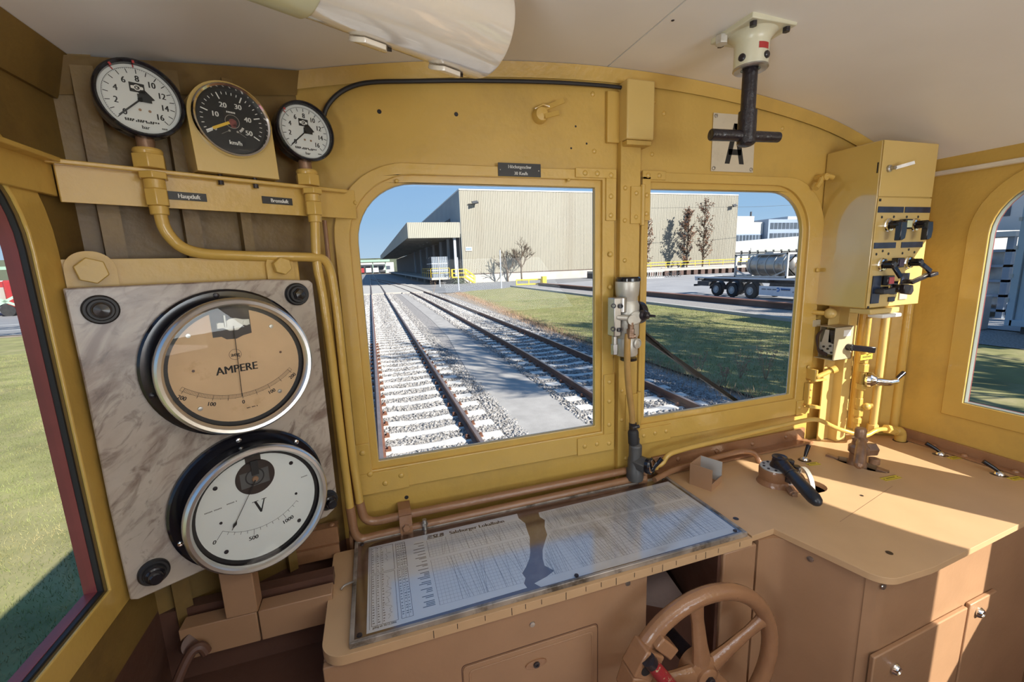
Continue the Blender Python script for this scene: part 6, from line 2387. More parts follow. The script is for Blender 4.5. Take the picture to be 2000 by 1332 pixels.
def poplar(label, x, y, h, seed, w):
    t = thing('brown_tree', label, 'tree', (x, y, GZ))
    rs = random.Random(seed)
    b, f = MB(), MB()
    base = V((x, y, GZ))
    b.tube([base, base + V((0, 0, h * 0.5)), base + V((0.1, 0, h))], [0.16, 0.10, 0.03], 7)
    for k in range(46):
        z = h * rs.uniform(0.12, 0.97)
        a = rs.uniform(0, 2 * PI)
        L = w * (1 - abs(z / h - 0.45) * 1.0) * rs.uniform(0.5, 1)
        p = base + V((0, 0, z))
        q = p + V((cos(a) * L, sin(a) * L, L * 1.5))
        b.tube([p, q], [0.045, 0.015], 4)
        for j in range(26):
            c = p.lerp(q, rs.uniform(0.2, 1.05)) + V([rs.gauss(0, 0.14) for _ in range(3)])
            u = V([rs.gauss(0, 1) for _ in range(3)]).normalized() * 0.17
            v2 = u.orthogonal().normalized() * 0.12
            f.add([c - u, c + v2, c + u, c - v2], [(0, 1, 2, 3)])
    build('branches', b, 'bark', t)
    build('foliage', f, 'brown_leaf', t, smooth=False, stuff=True)


poplar('tall slim tree with brown leaves before the warehouse, taller of the pair', 61.2, 68.6, 14.0, 1, 2.2)
poplar('slim tree with brown leaves before the warehouse, shorter of the pair', 57.6, 68.7, 11.6, 2, 2.0)
poplar('slim brown tree half hidden behind the centre post', 48.4, 68.8, 9.5, 3, 1.7)
for i, (x, y, h, lv) in enumerate(((10.5, 1.2, 14.5, 5), (13.5, 3.0, 16.5, 5), (12.8, -2.6, 15, 5), (16.5, -1.0, 13, 5), (19.0, 3.8, 15, 5))):
    tree('yard_tree', 'bare tree beside the locomotive outside the picture', (x, y, GZ), h, 0.62, 20 + i, levels=lv, group='trees right of the locomotive', trunkf=0.27, twig=0.03)
for i, (x, y, h) in enumerate(((26.5, -3.5, 13), (22.0, -9.0, 14), (31.0, 3.0, 14))):
    tree('yard_tree', 'leafy tree beside the locomotive outside the picture', (x, y, GZ), h, 0.6, 40 + i, leafy=(5200, 0.26, 'distant_green'), levels=4, group='leafy trees right of the locomotive', trunkf=0.27, twig=0.03)


# ------------------------------------------------- warehouse
def corrugated(P, U, L, z0, z1, pitch, depth, N_):
    """vertical ribbed sheet from P along U"""
    P, U, N_ = V(P), V(U).normalized(), V(N_)
    n = int(L / pitch)
    b = MB()
    prof = []
    for i in range(n):
        for f, d in ((0.0, 0), (0.50, 0), (0.62, 1), (0.88, 1)):
            prof.append(((i + f) * pitch, d * depth))
    prof.append((n * pitch, 0))
    vs = []
    for s, d in prof:
        q = P + U * s + N_ * d
        vs += [(q.x, q.y, z0), (q.x, q.y, z1)]
    b.add(vs, [(2 * i, 2 * i + 2, 2 * i + 3, 2 * i + 1) for i in range(len(prof) - 1)])
    return b


WX, WY = 14.85, 71.7
t = thing('warehouse', 'long cream corrugated warehouse beyond the tracks', 'warehouse', (WX, WY, GZ))
build('front_wall', corrugated((WX, WY, 0), (1, 0, 0), 57.3, 0.30, 13.8, 0.30, 0.055, (0, -1, 0)), 'warehouse_cream', t, smooth=False)
build('side_wall', corrugated((WX, WY + 110, 0), (0, -1, 0), 110, 0.30, 13.8, 0.5, 0.06, (-1, 0, 0)), 'warehouse_side', t, smooth=False)
b = MB().box(WX + 0.1, WX + 57.1, WY + 0.1, WY + 110, 0.3, 13.75)
build('core', b, 'warehouse_side', t, smooth=False)
b = MB().box(WX - 0.05, WX + 57.25, WY - 0.09, WY + 0.05, 13.8, 14.0)
b.box(WX - 0.07, WX, WY, WY + 110, 13.8, 14.0)
build('roof_edge', b, 'building_white', t)
b = MB().box(WX + 0.05, WX + 57.2, WY + 0.03, WY + 1, GZ, 0.30)
build('plinth', b, 'plinth', t)
b = MB().box(WX + 0.02, WX + 57.2, WY - 0.04, WY + 0.03, 0.22, 0.34)
build('drip_edge', b, 'steel_brown', t)
b = MB().box(WX - 0.08, WX - 0.05, WY + 9, WY + 22, 5, 10)
b.box(WX - 0.09, WX - 0.06, WY + 9, WY + 22, 10, 10.3)
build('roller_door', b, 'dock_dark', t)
for x, z, lab in ((16.9, 11.7, 'floodlight high on the left corner of the warehouse'), (70.2, 11.7, 'floodlight high on the right end of the warehouse')):
    t = thing('outside_floodlight', lab, 'lamp', (x, WY, z))
    b = MB().beam((x - 0.7, WY - 0.16, z - 0.1), (x + 0.5, WY - 0.36, z - 0.1), 0.10, 0.12)
    build('bracket', b, 'black_matte', t)
    b = MB().box(-0.5, 0.5, -0.1, 0.1, -0.25, 0.25, Matrix.Translation((x + 0.35, WY - 0.75, z + 0.1)) @ Matrix.Rotation(rad(-40), 4, 'X') @ Matrix.Rotation(rad(-12), 4, 'Y'))
    build('lamp_head', b, 'trailer_dark', t)
b = MB().box(15.4, 16.5, WY - 0.12, WY - 0.07, 4.1, 4.75)
t = thing('wall_sign', 'small pale blue sign on the warehouse corner', 'sign', (15.9, WY - 0.07, 4.1))
build('plate', b, 'building_white', t)
b = MB()
for k in range(5):
    b.rect(lambda a, c: V((a, WY - 0.125, c)), 15.55 + k * 0.17, 15.66 + k * 0.17, 4.28, 4.58)
build('lettering', b, 'logo_blue', t, smooth=False)
# canopy over the loading dock
CXL, CYE = 6.25, 250
t = thing('dock_canopy', 'long cream canopy jutting from the warehouse over the loading dock', 'canopy', (CXL, WY, 6.4))
build('front_fascia', corrugated((CXL, WY, 0), (1, 0, 0), WX - CXL - 0.1, 6.3, 8.75, 0.30, 0.05, (0, -1, 0)), 'canopy_cream', t, smooth=False)
build('side_fascia', corrugated((CXL, CYE, 0), (0, -1, 0), CYE - WY, 6.4, 8.75, 0.6, 0.05, (-1, 0, 0)), 'canopy_cream', t, smooth=False)
b = MB().box(CXL, WX - 0.12, WY + 0.02, CYE, 6.9, 8.7)
build('soffit', b, 'soffit', t, smooth=False)
b = MB()
for y in range(76, 240, 6):
    b.box(12.0, 12.25, y, y + 3.2, 6.75, 6.88)
build('light_strip', b, 'white_plastic', t, smooth=False)
b = MB()
for y in range(74, 240, 7):
    b.box(CXL, WX - 0.12, y, y + 0.25, 6.5, 6.9)
build('rafter', b, 'soffit', t, smooth=False)
t = thing('loading_dock', 'concrete loading dock in the shade below the canopy', 'loading dock', (12, 73, GZ))
b = MB().box(9.45, WX - 0.13, WY - 0.9, 240, -0.42, -0.08)
build('deck', b, 'concrete', t, smooth=False)
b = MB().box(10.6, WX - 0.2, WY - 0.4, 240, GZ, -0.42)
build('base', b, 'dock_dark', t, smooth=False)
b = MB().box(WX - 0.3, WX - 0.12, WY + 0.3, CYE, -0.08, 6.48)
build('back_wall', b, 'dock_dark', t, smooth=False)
for y in (84, 97, 112, 130):
    b = MB().box(9.7, 10.0, y, y + 0.4, GZ, -0.42)
    build('support', b, 'concrete', t)
for k, y in enumerate((WY + 0.5, 78.5, 87, 97, 109, 123, 140)):
    b = MB().box(13.6, 14.0, y, y + 0.4, -0.08, 6.49)
    o = solo('canopy_column', b, 'pole_grey', 'pale column carrying the dock canopy', 'column', (13.8, y + 0.2, -0.08), 'columns of the dock canopy')
b = MB()
for k, (x0, x1, y0, y1, h) in enumerate(((9.75, 12.35, 72.0, 73.6, 3.3), (9.8, 12.3, 73.8, 75.4, 3.3), (9.8, 12.2, 75.7, 77.4, 3.2), (9.9, 12.2, 77.8, 79.5, 3.1))):
    lab = ('front grey-blue crate stack at the end of the loading dock', 'second grey-blue crate stack on the loading dock', 'third grey-blue crate stack on the loading dock', 'rearmost grey-blue crate stack on the loading dock')[k]
    t = thing('crate_stack', lab, 'crates', ((x0 + x1) / 2, (y0 + y1) / 2, -0.08), 'crate stacks')
    b = MB().box(x0, x1, y0, y1, -0.07, h)
    build('body', b, 'crate_blue', t, smooth=False)
    b = MB()
    for j in range(9):
        x = x0 + (x1 - x0) * (j + 0.35) / 9
        b.box(x, x + 0.09, y0 - 0.03, y0, 0.0, h)
        y = y0 + (y1 - y0) * (j + 0.35) / 9
        b.box(x0 - 0.03, x0, y, y + 0.07, 0.0, h)
    build('slats', b, 'trailer_dark', t, smooth=False)
    b = MB()
    for z in (1.05, 2.15):
        b.box(x0 - 0.035, x1, y0 - 0.035, y1, z, z + 0.10)
    build('tray_rim', b, 'trailer_white', t, smooth=False)


def railing(name, label, pts, h, m, posts, rails=(1.0, 0.5), r=0.05):
    t = thing(name, label, 'railing', pts[0])
    for f in rails:
        build('handrail', MB().tube([V(p) + V((0, 0, h * f)) for p in pts], r, 6), m, t)
    for p in posts:
        build('post', MB().tube([p, V(p) + V((0, 0, h))], r, 6), m, t)


railing('dock_railing', 'yellowish railing along the dock edge before the crates', [(9.5, 84, -0.08), (9.5, WY - 0.8, -0.08), (12.4, WY - 0.8, -0.08)], 1.5, 'safety_yellow', [(9.5, y, -0.08) for y in (72, 75, 78, 81, 84)] + [(12.4, WY - 0.8, -0.08)], r=0.04)
t = thing('dock_stairs', 'bright yellow steel stairs with railings at the warehouse corner', 'stairs', (14.2, 70.4, GZ))
b = MB().box(12.6, 14.9, 69.9, 70.76, -0.2, -0.02)
build('landing', b, 'safety_yellow', t)
b = MB()
for k in range(5):
    b.box(14.9 + k * 0.28, 15.2 + k * 0.28, 69.9, 70.8, -0.3 - k * 0.2, -0.25 - k * 0.2)
for y in (69.9, 70.74):
    b.beam((14.9, y, -0.2), (16.4, y, GZ), 0.08, 0.25)
build('steps', b, 'safety_yellow', t)
b = MB()
for y in (69.9, 70.74):
    for z in (0.55, 1.15):
        b.tube([(12.7, y, z), (14.9, y, z), (16.4, y, z - 1.15)], 0.06, 6)
    for x, z in ((12.7, 0), (13.7, 0), (14.9, 0), (16.4, -1.15)):
        b.tube([(x, y, z - 0.1), (x, y, z + 1.15)], 0.06, 6)
build('handrail', b, 'safety_yellow', t)
b = MB()
f = MB()
rs = random.Random(5)
for k in range(260):
    c = V((13.6 + rs.gauss(0, 0.5), 69.4 + rs.gauss(0, 0.3), GZ + abs(rs.gauss(0.35, 0.3))))
    u = V([rs.gauss(0, 1) for _ in range(3)]).normalized() * 0.14
    w = u.orthogonal().normalized() * 0.1
    f.add([c - u, c + w, c + u, c - w], [(0, 1, 2, 3)])
solo('low_shrub', f, 'distant_green', 'low dark shrub below the yellow dock stairs', 'shrub', (13.6, 69.4, GZ), smooth=False)
for x, y, h, lab in ((9.4, 62.2, 4.2, 'thin pale pole left of the dock stairs, leftmost of three'), (9.85, 50.6, 3.9, 'thin pale pole in front of the dock stairs, middle of three'), (15.05, 50.4, 4.6, 'thin dark grey pole on the lawn left of the bare trees')):
    b = MB().cyl((x, y, GZ), (x, y, GZ + h), 0.075, n=8)
    solo('fence_pole', b, 'pole_grey', lab, 'pole', (x, y, GZ))
t = thing('yellow_barrier', 'low yellow steel barrier at the end of the yard edge', 'barrier', (20, 55, GZ))
b = MB()
for z in (GZ + 0.75, GZ + 0.15):
    b.beam((18.8, 55.7, z), (22.0, 54.8, z), 0.12, 0.16)
for f_ in (0.0, 0.5, 1.0):
    x, y = 18.8 + 3.2 * f_, 55.7 - 0.9 * f_
    b.beam((x, y, GZ), (x, y, GZ + 0.8), 0.12, 0.12)
build('frame', b, 'safety_yellow', t)
b = MB().box(21.9, 22.5, 53.9, 54.5, GZ, GZ + 1.15)
build('end_post', b, 'safety_yellow', t, bevel=0.03)
t = thing('yard_edge', 'long brown steel edge between lawn and asphalt yard', 'kerb', (20.6, 30, GZ))
b = MB().box(20.5, 20.85, 12, 52, GZ, GZ + 0.36)
build('steel_wall', b, 'steel_brown', t)
b = MB().box(20.45, 20.95, 12, 52, GZ + 0.36, GZ + 0.42)
build('cap', b, 'rail_rust', t)
flat('gravel_strip', [(17.2, 4), (20.5, 4), (20.5, 52), (18.2, 52), (17.0, 30)], GZ + 0.07, 'ballast_bed')
b = MB().box(17.0, 17.25, 12, 53, GZ, GZ + 0.20)
struct('kerb', b, 'concrete')
# loading ramp in the yard
t = thing('yard_ramp', 'pale yard ramp on brown piers beside the warehouse', 'ramp', (54, 62, GZ))
b = MB().box(36, 66, 62, 68, -0.32, 0.02)
build('deck', b, 'concrete', t)
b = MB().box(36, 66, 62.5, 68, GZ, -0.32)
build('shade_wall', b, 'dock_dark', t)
for k in range(16):
    x = 43 + k * 1.5
    b = MB().box(x, x + 0.85, 61.95, 62.5, GZ + 0.1, -0.32)
    build('pier', b, 'steel_brown', t)
railing('yard_railing', 'yellow railing along the warehouse front above the ramp', [(38, 66, 0.02), (70, 66, 0.25)], 1.0, 'safety_yellow', [(38 + k * 3.2, 66, 0.02 + 0.023 * k) for k in range(11)], r=0.055)
t = thing('bicycle_rack', 'white lattice bicycle rack at the left end of the ramp', 'rack', (40, 56, GZ))
b = MB()
for k in range(14):
    x = 37.5 + k * 0.42
    b.tube([(x, 57, GZ), (x + 0.3, 57, GZ + 1.0)], 0.035, 5)
    b.tube([(x + 0.4, 57, GZ), (x + 0.1, 57, GZ + 1.0)], 0.035, 5)
for z in (0.06, 1.0):
    b.tube([(37.4, 57, GZ + z), (43.6, 57, GZ + z)], 0.04, 5)
build('frame', b, 'building_white', t)
b = MB()
for k in range(5):
    b.torus((44.2 + k * 0.55, 57 + 0.2 * (k % 2), GZ + 0.36), (0, 1, 0), 0.33, 0.04, 20, 5)
    b.tube([(44.2 + k * 0.55, 57, GZ + 0.36), (44.5 + k * 0.55, 57, GZ + 0.95)], 0.03, 5)
solo('parked_bicycles', b, 'trailer_dark', 'dark parked bicycles beside the white rack', 'bicycles', (45.2, 57, GZ))

# ------------------------------------------------- trailer with tank container
TX0, TX1 = 24.3, 26.8
t = thing('container_trailer', 'three-axle white container trailer parked in the yard', 'trailer', (25.5, 23, GZ + 0.06))
g0 = GZ + 0.06
b = MB()
for x in (TX0 + 0.65, TX1 - 0.8):
    b.box(x, x + 0.16, 13.5, 28.0, -0.12, 0.22)
for y in (27.6, 25.1, 23.6, 21.5, 19.5, 17, 15):
    b.box(TX0 + 0.1, TX1 - 0.1, y, y + 0.2, 0.02, 0.2)
build('chassis', b, 'trailer_dark', t)
b = MB()
b.box(TX0 - 0.02, TX0 + 0.10, 19.0, 28.0, 0.14, 0.26)
b.box(TX0 + 0.1, TX1, 27.8, 28.1, -0.05, 0.24)
build('deck_rail', b, 'trailer_white', t)
for y in (25.78, 24.32, 22.75):
    for x in (TX0 + 0.02, TX1 - 0.34):
        b = MB().lathe([(0.28, -0.02), (0.42, 0.0), (0.50, 0.03), (0.51, 0.16), (0.50, 0.29), (0.42, 0.32), (0.28, 0.33)], (x, y, g0 + 0.51), (1, 0, 0), 32)
        w = build('wheel', b, 'tyre', t)
        b = MB().lathe([(0.29, 0.0), (0.27, 0.02), (0.25, 0.08), (0.16, 0.06), (0.14, -0.01), (0.09, -0.02), (0.0, -0.02)], (x, y, g0 + 0.51), (1, 0, 0), 28)
        h = build('rim', b, 'frame_grey', w)
    b = MB()
    pts = [(TX0, y + 0.62 * cos(rad(a)), g0 + 0.51 + 0.62 * sin(rad(a))) for a in range(0, 181, 15)]
    for p, q in zip(pts, pts[1:]):
        b.add([p, q, (p[0] + 0.4, q[1], q[2]), (p[0] + 0.4, p[1], p[2])], [(0, 1, 2, 3)])
    build('mudguard', b, 'trailer_dark', t)
b = MB().box(TX0 - 0.01, TX0 + 0.04, 17.5, 22.0, -0.86, -0.26)
sk = build('side_skirt', b, 'trailer_white', t)
b = MB()
G = lambda a, c: V((TX0 - 0.02, a, c))
for k in range(16):
    if k % 6 != 5:
        b.rect(G, 21.8 - k * 0.068, 21.8 - k * 0.068 - 0.045, -0.50, -0.42)
for k in range(9):
    b.rect(G, 20.38 - k * 0.07, 20.38 - k * 0.07 - 0.05, -0.50, -0.41)
    b.rect(G, 19.6 - k * 0.07, 19.6 - k * 0.07 - 0.05, -0.60, -0.53)
build('lettering', b, 'ink_grey', sk, smooth=False)
b = MB().ring(G, (20.60, -0.46), 0.05, 0.13, 24, 0.5, 5.6)
b.rect(G, 19.75, 20.42, -0.44, -0.36)
build('emblem', b, 'logo_blue', sk, smooth=False)
b = MB().box(TX0 + 0.1, TX0 + 0.6, 26.6, 27.8, -0.45, -0.1)
b.box(TX0, TX1, 28.0, 28.1, -0.5, -0.35)
b.box(TX0 + 0.3, TX1 - 0.4, 13.5, 21.5, -0.6, -0.1)
build('underrun_bar', b, 'trailer_dark', t)
t = thing('tank_container', 'steel tank in an open container frame on the trailer', 'tank container', (25.55, 22.1, 0.27))
y0, y1, zt = 20.15, 24.1, 1.82
b = MB()
for y in (y0, y1):
    for x in (TX0 + 0.06, TX1 - 0.1):
        b.box(x - 0.06, x + 0.06, y - 0.06, y + 0.06, 0.27, zt)
    for z in (0.33, zt - 0.06):
        b.box(TX0, TX1, y - 0.05, y + 0.05, z - 0.05, z + 0.05)
for x in (TX0 + 0.06, TX1 - 0.1):
    for z in (0.33, zt - 0.06):
        b.box(x - 0.05, x + 0.05, y0, y1, z - 0.05, z + 0.05)
    b.beam((x, y0 + 0.05, 0.75), (x, y0 + 1.0, 0.35), 0.07, 0.07)
    b.beam((x, y1 - 0.05, 0.75), (x, y1 - 1.0, 0.35), 0.07, 0.07)
for s in (0, 1):
    xa, xb = (TX0 + 0.1, TX0 + 0.8), (TX1 - 0.1, TX1 - 0.8)
    for a in (xa, xb):
        b.beam((a[0], y0, 1.2), (a[1], y0, zt - 0.05), 0.07, 0.07, up=(0, 1, 0))
        b.beam((a[0], y0, 0.9), (a[1], y0, 0.35), 0.07, 0.07, up=(0, 1, 0))
build('frame', b, 'frame_grey', t)
b = MB().lathe([(0, 0), (0.35, 0.03), (0.58, 0.14), (0.68, 0.30), (0.70, 0.42), (0.70, 3.25), (0.68, 3.37), (0.58, 3.53), (0.35, 3.64), (0, 3.67)], (25.52, 20.24, 1.05), (0, 1, 0), 44)
build('tank', b, 'tank_steel', t)
b = MB()
for s in (0.62, 1.25, 1.9, 2.55, 3.15):
    b.lathe([(0.70, s - 0.03), (0.735, s - 0.025), (0.735, s + 0.025), (0.70, s + 0.03)], (25.52, 20.24, 1.05), (0, 1, 0), 44)
build('band', b, 'frame_grey', t)
b = MB().lathe([(0.0, -0.012), (0.34, 0.018), (0.345, 0.03)], (25.52, 20.23, 1.05), (0, 1, 0), 28)
build('end_label', b, 'orange_paint', t, label='orange round panel on the tank end')
b = MB().box(25.0, 26.0, 21.2, 23.2, 1.74, 1.80)
b.box(25.2, 25.8, 21.9, 22.5, 1.70, 1.90)
build('walkway', b, 'frame_grey', t)


# ------------------------------------------------- buildings behind the yard
def windows(t, x0, x1, y, z0, z1, n, m='window_dark', gap=0.12):
    for k in range(n):
        w = (x1 - x0) / n
        b = MB().box(x0 + k * w + gap * w, x0 + (k + 1) * w - gap * w, y - 0.06, y, z0, z1)
        build('window', b, m, t, smooth=False)


t = thing('office_building', 'white and cream flat building with a window band right behind the warehouse', 'building', (128, 122, GZ))
b = MB().box(112, 134.6, 122, 140, GZ, 13.4)
build('block', b, 'building_white', t)
b = MB().box(112, 134.6, 126, 140, 13.4, 15.9)
build('penthouse', b, 'building_white', t)
b = MB().box(112, 124, 125.9, 126, 13.6, 15.6)
build('window_band', b, 'window_dark', t)
b = MB().box(112, 134.6, 121.9, 122, 6.8, 9.4)
build('window_band', b, 'building_blue', t)
windows(t, 121, 134.4, 121.9, 7.0, 9.0, 9)
b = MB().cyl((134, 127, 15.9), (134, 127, 17.6), 0.3, n=8)
build('chimney', b, 'trailer_dark', t)
t = thing('glass_building', 'blue-grey office block with two window rows at the right edge of the windscreen', 'building', (150, 120, GZ))
b = MB().box(134.8, 175, 120, 145, GZ, 14.2)
build('block', b, 'building_blue', t)
b = MB().box(146, 175, 122, 145, 14.2, 15.4)
build('roof_house', b, 'building_white', t)
windows(t, 135.5, 165, 120, 10.8, 13.0, 16, gap=0.08)
windows(t, 135.5, 165, 120, 7.2, 9.4, 16, gap=0.08)
t = thing('white_hall', 'low white hall with a green-grey gable behind the tank trailer', 'hall', (115, 95, GZ))
b = MB().add([(88, 96, 5.2), (88, 115, 5.2), (135, 96, 7.6), (135, 115, 7.6), (88, 96, GZ), (135, 96, GZ), (88, 115, GZ), (135, 115, GZ)], [(0, 2, 3, 1), (4, 5, 2, 0), (6, 7, 3, 1), (4, 6, 1, 0), (5, 7, 3, 2)])
build('body', b, 'building_white', t, smooth=False)
b = MB().add([(102, 95.9, GZ), (128, 95.9, GZ), (128, 95.9, 6.3), (115, 95.9, 6.0), (102, 95.9, 4.0)], [(0, 1, 2, 3, 4)])
build('gable', b, 'hall_green', t, smooth=False)
b = MB()
for k in range(16):
    pass
b.box(74, 135, 92, 92.3, 2.3, 2.8)
for k in range(21):
    b.box(75 + k * 2.8, 75.4 + k * 2.8, 92, 92.3, GZ, 3.2)
solo('pipe_bridge', b, 'trailer_dark', 'dark low pipe bridge in front of the white hall', 'pipe bridge', (100, 92, GZ))
b = MB().tube([(46, 64, 10.2), (69, 64, 10.6), (100, 65, 12.0)], 0.03, 4)
solo('outside_wire', b, 'wire', 'thin overhead wire crossing before the warehouse and sky', 'wire', (75, 70, 11))
# far end of the line
t = thing('station_roof', 'long pale green platform roof at the far end of the tracks', 'roof', (0, 300, GZ))
b = MB().box(-40, 13, 298, 306, 6.2, 7.6)
build('roof', b, 'mint_steel', t)
for x in (-30, -18, -6, 2, 10):
    build('column', MB().box(x, x + 0.5, 300, 300.5, GZ, 6.2), 'mint_steel', t)
t = thing('far_building', 'low white building with dark openings below the green roof', 'building', (0, 310, GZ))
b = MB().box(-50, 16, 310, 330, GZ, 5.8)
build('walls', b, 'building_white', t)
windows(t, -46, 14, 310, 1.0, 3.5, 14)
b = MB().box(-2.2, 0.6, 309.8, 310, GZ, 3.2)
build('gate', b, 'dock_dark', t)
b = MB().box(-90, 40, 340, 350, GZ, 9.5)
struct('hills', b, 'distant_green', smooth=False)
b = MB().box(9.2, 9.6, 240, 300, GZ, 1.2)
for k in range(5):
    x = -9 + k * 4.2
    t = thing('wagon', ('white freight wagon at the far end of the left track', 'red freight wagon far behind the crossing', 'grey freight wagon far left of the tracks', 'white box wagon below the green roof', 'small dark wagon below the dock canopy end')[k], 'wagon', (x, 285, GZ))
    b = MB().box(x - 1.6, x + 1.6, 280, 290, GZ + 0.9, GZ + (2.0 if k == 4 else 3.6))
    build('body', b, ('building_white', 'red_paint', 'frame_grey', 'building_white', 'trailer_dark')[k], t)
    b = MB()
    for yy in (281, 288):
        b.cyl((x - 1.5, yy, GZ + 0.5), (x + 1.5, yy, GZ + 0.5), 0.5, n=12)
    build('wheelset', b, 'tyre', t)

# ------------------------------------------------- seen through the left window
t = thing('lattice_gantry', 'mint green lattice steel gantry on the lawn through the left window', 'gantry', (-18.2, 27.5, GZ))
b = MB()
b.beam((-19.6, 27.3, -1.0), (-19.2, 27.3, 9), 0.34, 0.34)
b.beam((-15.5, 29.5, -1.0), (-15.5, 29.5, 9), 0.18, 0.18)
b.beam((-24.5, 28.5, -1.0), (-24.5, 28.5, 9), 0.30, 0.30)
build('leg', b, 'mint_steel', t)
b = MB()
for z in (0.0, 3.2):
    b.beam((-19.3, 27.3, z - 0.6), (-15.6, 29.3, z + 2.0), 0.12, 0.12)
    b.beam((-15.6, 29.3, z - 0.6), (-19.3, 27.3, z + 2.0), 0.12, 0.12)
    b.beam((-24.4, 28.4, z + 2.0), (-19.4, 27.4, z - 0.6), 0.10, 0.10)
b.beam((-24.4, 28.4, 2.35), (-14, 29.6, 2.35), 0.16, 0.16)
build('brace', b, 'mint_steel', t)
b = MB().box(-20.2, -18.7, 26.7, 28.0, GZ, -0.95)
build('foundation', b, 'concrete', t)
b = MB().beam((-20.4, 26.0, GZ + 0.1), (-18.6, 26.2, GZ + 0.08), 0.4, 0.12)
build('base_plate', b, 'safety_yellow', t)


def truck(label, x, y, L, h, m, cabm):
    t = thing('truck', label, 'truck', (x, y, GZ))
    b = MB().box(x - L / 2, x + L / 2, y, y + 2.5, GZ + 1.1, GZ + h)
    build('box_body', b, m, t)
    b = MB().box(x + L / 2 + 0.3, x + L / 2 + 2.4, y, y + 2.5, GZ + 0.7, GZ + 3.0)
    build('driver_cab', b, cabm, t, bevel=0.15)
    for k in (-0.35, -0.18, 0.6):
        b = MB().cyl((x + L * k, y - 0.05, GZ + 0.5), (x + L * k, y + 2.5, GZ + 0.5), 0.5, n=18)
        build('wheel', b, 'tyre', t)
    b = MB().box(x - L / 2, x + L / 2 + 1, y + 0.3, y + 2.2, GZ + 0.6, GZ + 1.1)
    build('chassis', b, 'trailer_dark', t)


truck('pale grey box truck behind the mint gantry', -48, 64, 13, 5.6, 'frame_grey', 'building_white')
truck('red tarpaulin truck on the road behind the mint gantry', -37, 55, 9, 2.9, 'red_paint', 'red_paint')
truck('white van with red stripes on the left road', -31, 47, 3.5, 2.4, 'building_white', 'red_paint')
b = MB()
b.box(-70, -3, 37.5, 37.7, GZ + 0.032, GZ + 0.034)
b.box(-70, -3, 33.4, 33.6, GZ + 0.032, GZ + 0.034)
struct('road_lines', b, 'building_white', smooth=False)
b = MB().box(-120, -20, 90, 100, GZ, 5)
struct('hills_left', b, 'distant_green', smooth=False)

# ------------------------------------------------- seen through the right window
t = thing('freight_container', 'pale blue corrugated container with rust streaks through the right window', 'container', (23, 6, -0.85))
b = MB().box(20.06, 22.5, 2.4, 8.3, -0.83, 4.2)
build('body', b, 'container_blue', t)
build('side_sheet', corrugated((20.03, 8.2, 0), (0, -1, 0), 5.7, -0.7, 4.1, 0.28, 0.05, (-1, 0, 0)), 'container_blue', t, smooth=False)
b = MB()
for y in (2.4, 8.32):
    b.box(19.95, 20.12, y - 0.09, y + 0.09, -0.88, 4.25)
b.box(19.95, 20.1, 2.4, 8.3, -0.88, -0.68)
b.box(19.95, 20.1, 2.4, 8.3, 4.05, 4.25)
build('corner_post', b, 'container_blue', t, bevel=0.01)
b = MB()
for z in (-0.1, 0.7, 1.6, 2.5):
    b.box(19.93, 20.0, 8.38, 8.46, z, z + 0.12)
build('door_hinge', b, 'frame_grey', t)
b = MB().box(20.2, 22.3, 2.6, 8.1, GZ, -0.88)
build('support_beam', b, 'dock_dark', t)
t = thing('white_cabinet', 'white switch cabinet standing on the lawn left of the blue container', 'cabinet', (20.2, 9.3, GZ))
b = MB().box(19.9, 20.5, 9.02, 9.52, GZ + 0.08, 0.05)
build('body', b, 'building_white', t, bevel=0.02)
b = MB().box(19.95, 20.45, 9.05, 9.5, GZ, GZ + 0.08)
build('plinth', b, 'concrete', t)
b = MB()
for z in (-0.1, -0.95):
    b.box(19.88, 19.9, 9.1, 9.26, z - 0.05, z + 0.03)
build('vent', b, 'dock_dark', t)
t = thing('machine_stack', 'grey machine with slatted racks and a red panel beside the blue container', 'machine', (25, 11, GZ))
b = MB()
for k in range(5):
    b.box(24.2, 26.8, 10.3, 13.2, -0.9 + k * 0.60, -0.80 + k * 0.60)
for x, y in ((24.2, 10.3), (24.2, 13.0), (26.6, 10.3), (26.6, 13.0)):
    b.box(x, x + 0.2, y, y + 0.2, GZ, 2.1)
build('rack', b, 'crate_blue', t)
b = MB().box(24.4, 26.5, 10.6, 12.9, -0.6, 1.6)
build('engine_block', b, 'frame_grey', t)
b = MB().box(24.12, 24.2, 10.9, 11.5, 0.65, 1.25)
build('red_panel', b, 'red_paint', t)
b = MB().box(24.0, 27, 10.2, 13.3, 2.1, 2.3)
build('cover', b, 'building_white', t)
t = thing('white_building', 'white building with small windows far behind the blue container', 'building', (70, 30, GZ))
b = MB().box(62, 66, 20, 40, GZ, 8.5)
build('walls', b, 'building_white', t)
b = MB()
for y in (24, 27, 30, 33):
    b.box(61.95, 62, y, y + 1.0, 4.8, 6.2)
build('window', b, 'window_dark', t)
b = MB().box(61.6, 66.4, 19.6, 40.4, 8.5, 9.0)
build('roof', b, 'building_blue', t)
b = MB().box(48, 60, 24, 30, GZ, 3.2)
solo('grey_shed', b, 'frame_grey', 'grey shed roof between blue container and white building', 'shed', (54, 27, GZ))
b = MB().beam((18.6, 9.6, GZ + 0.05), (17.4, 8.9, GZ + 0.05), 0.35, 0.05)
solo('ground_ladder', b, 'frame_grey', 'short metal ladder lying on the grass near the white cabinet', 'ladder', (18, 9.2, GZ))
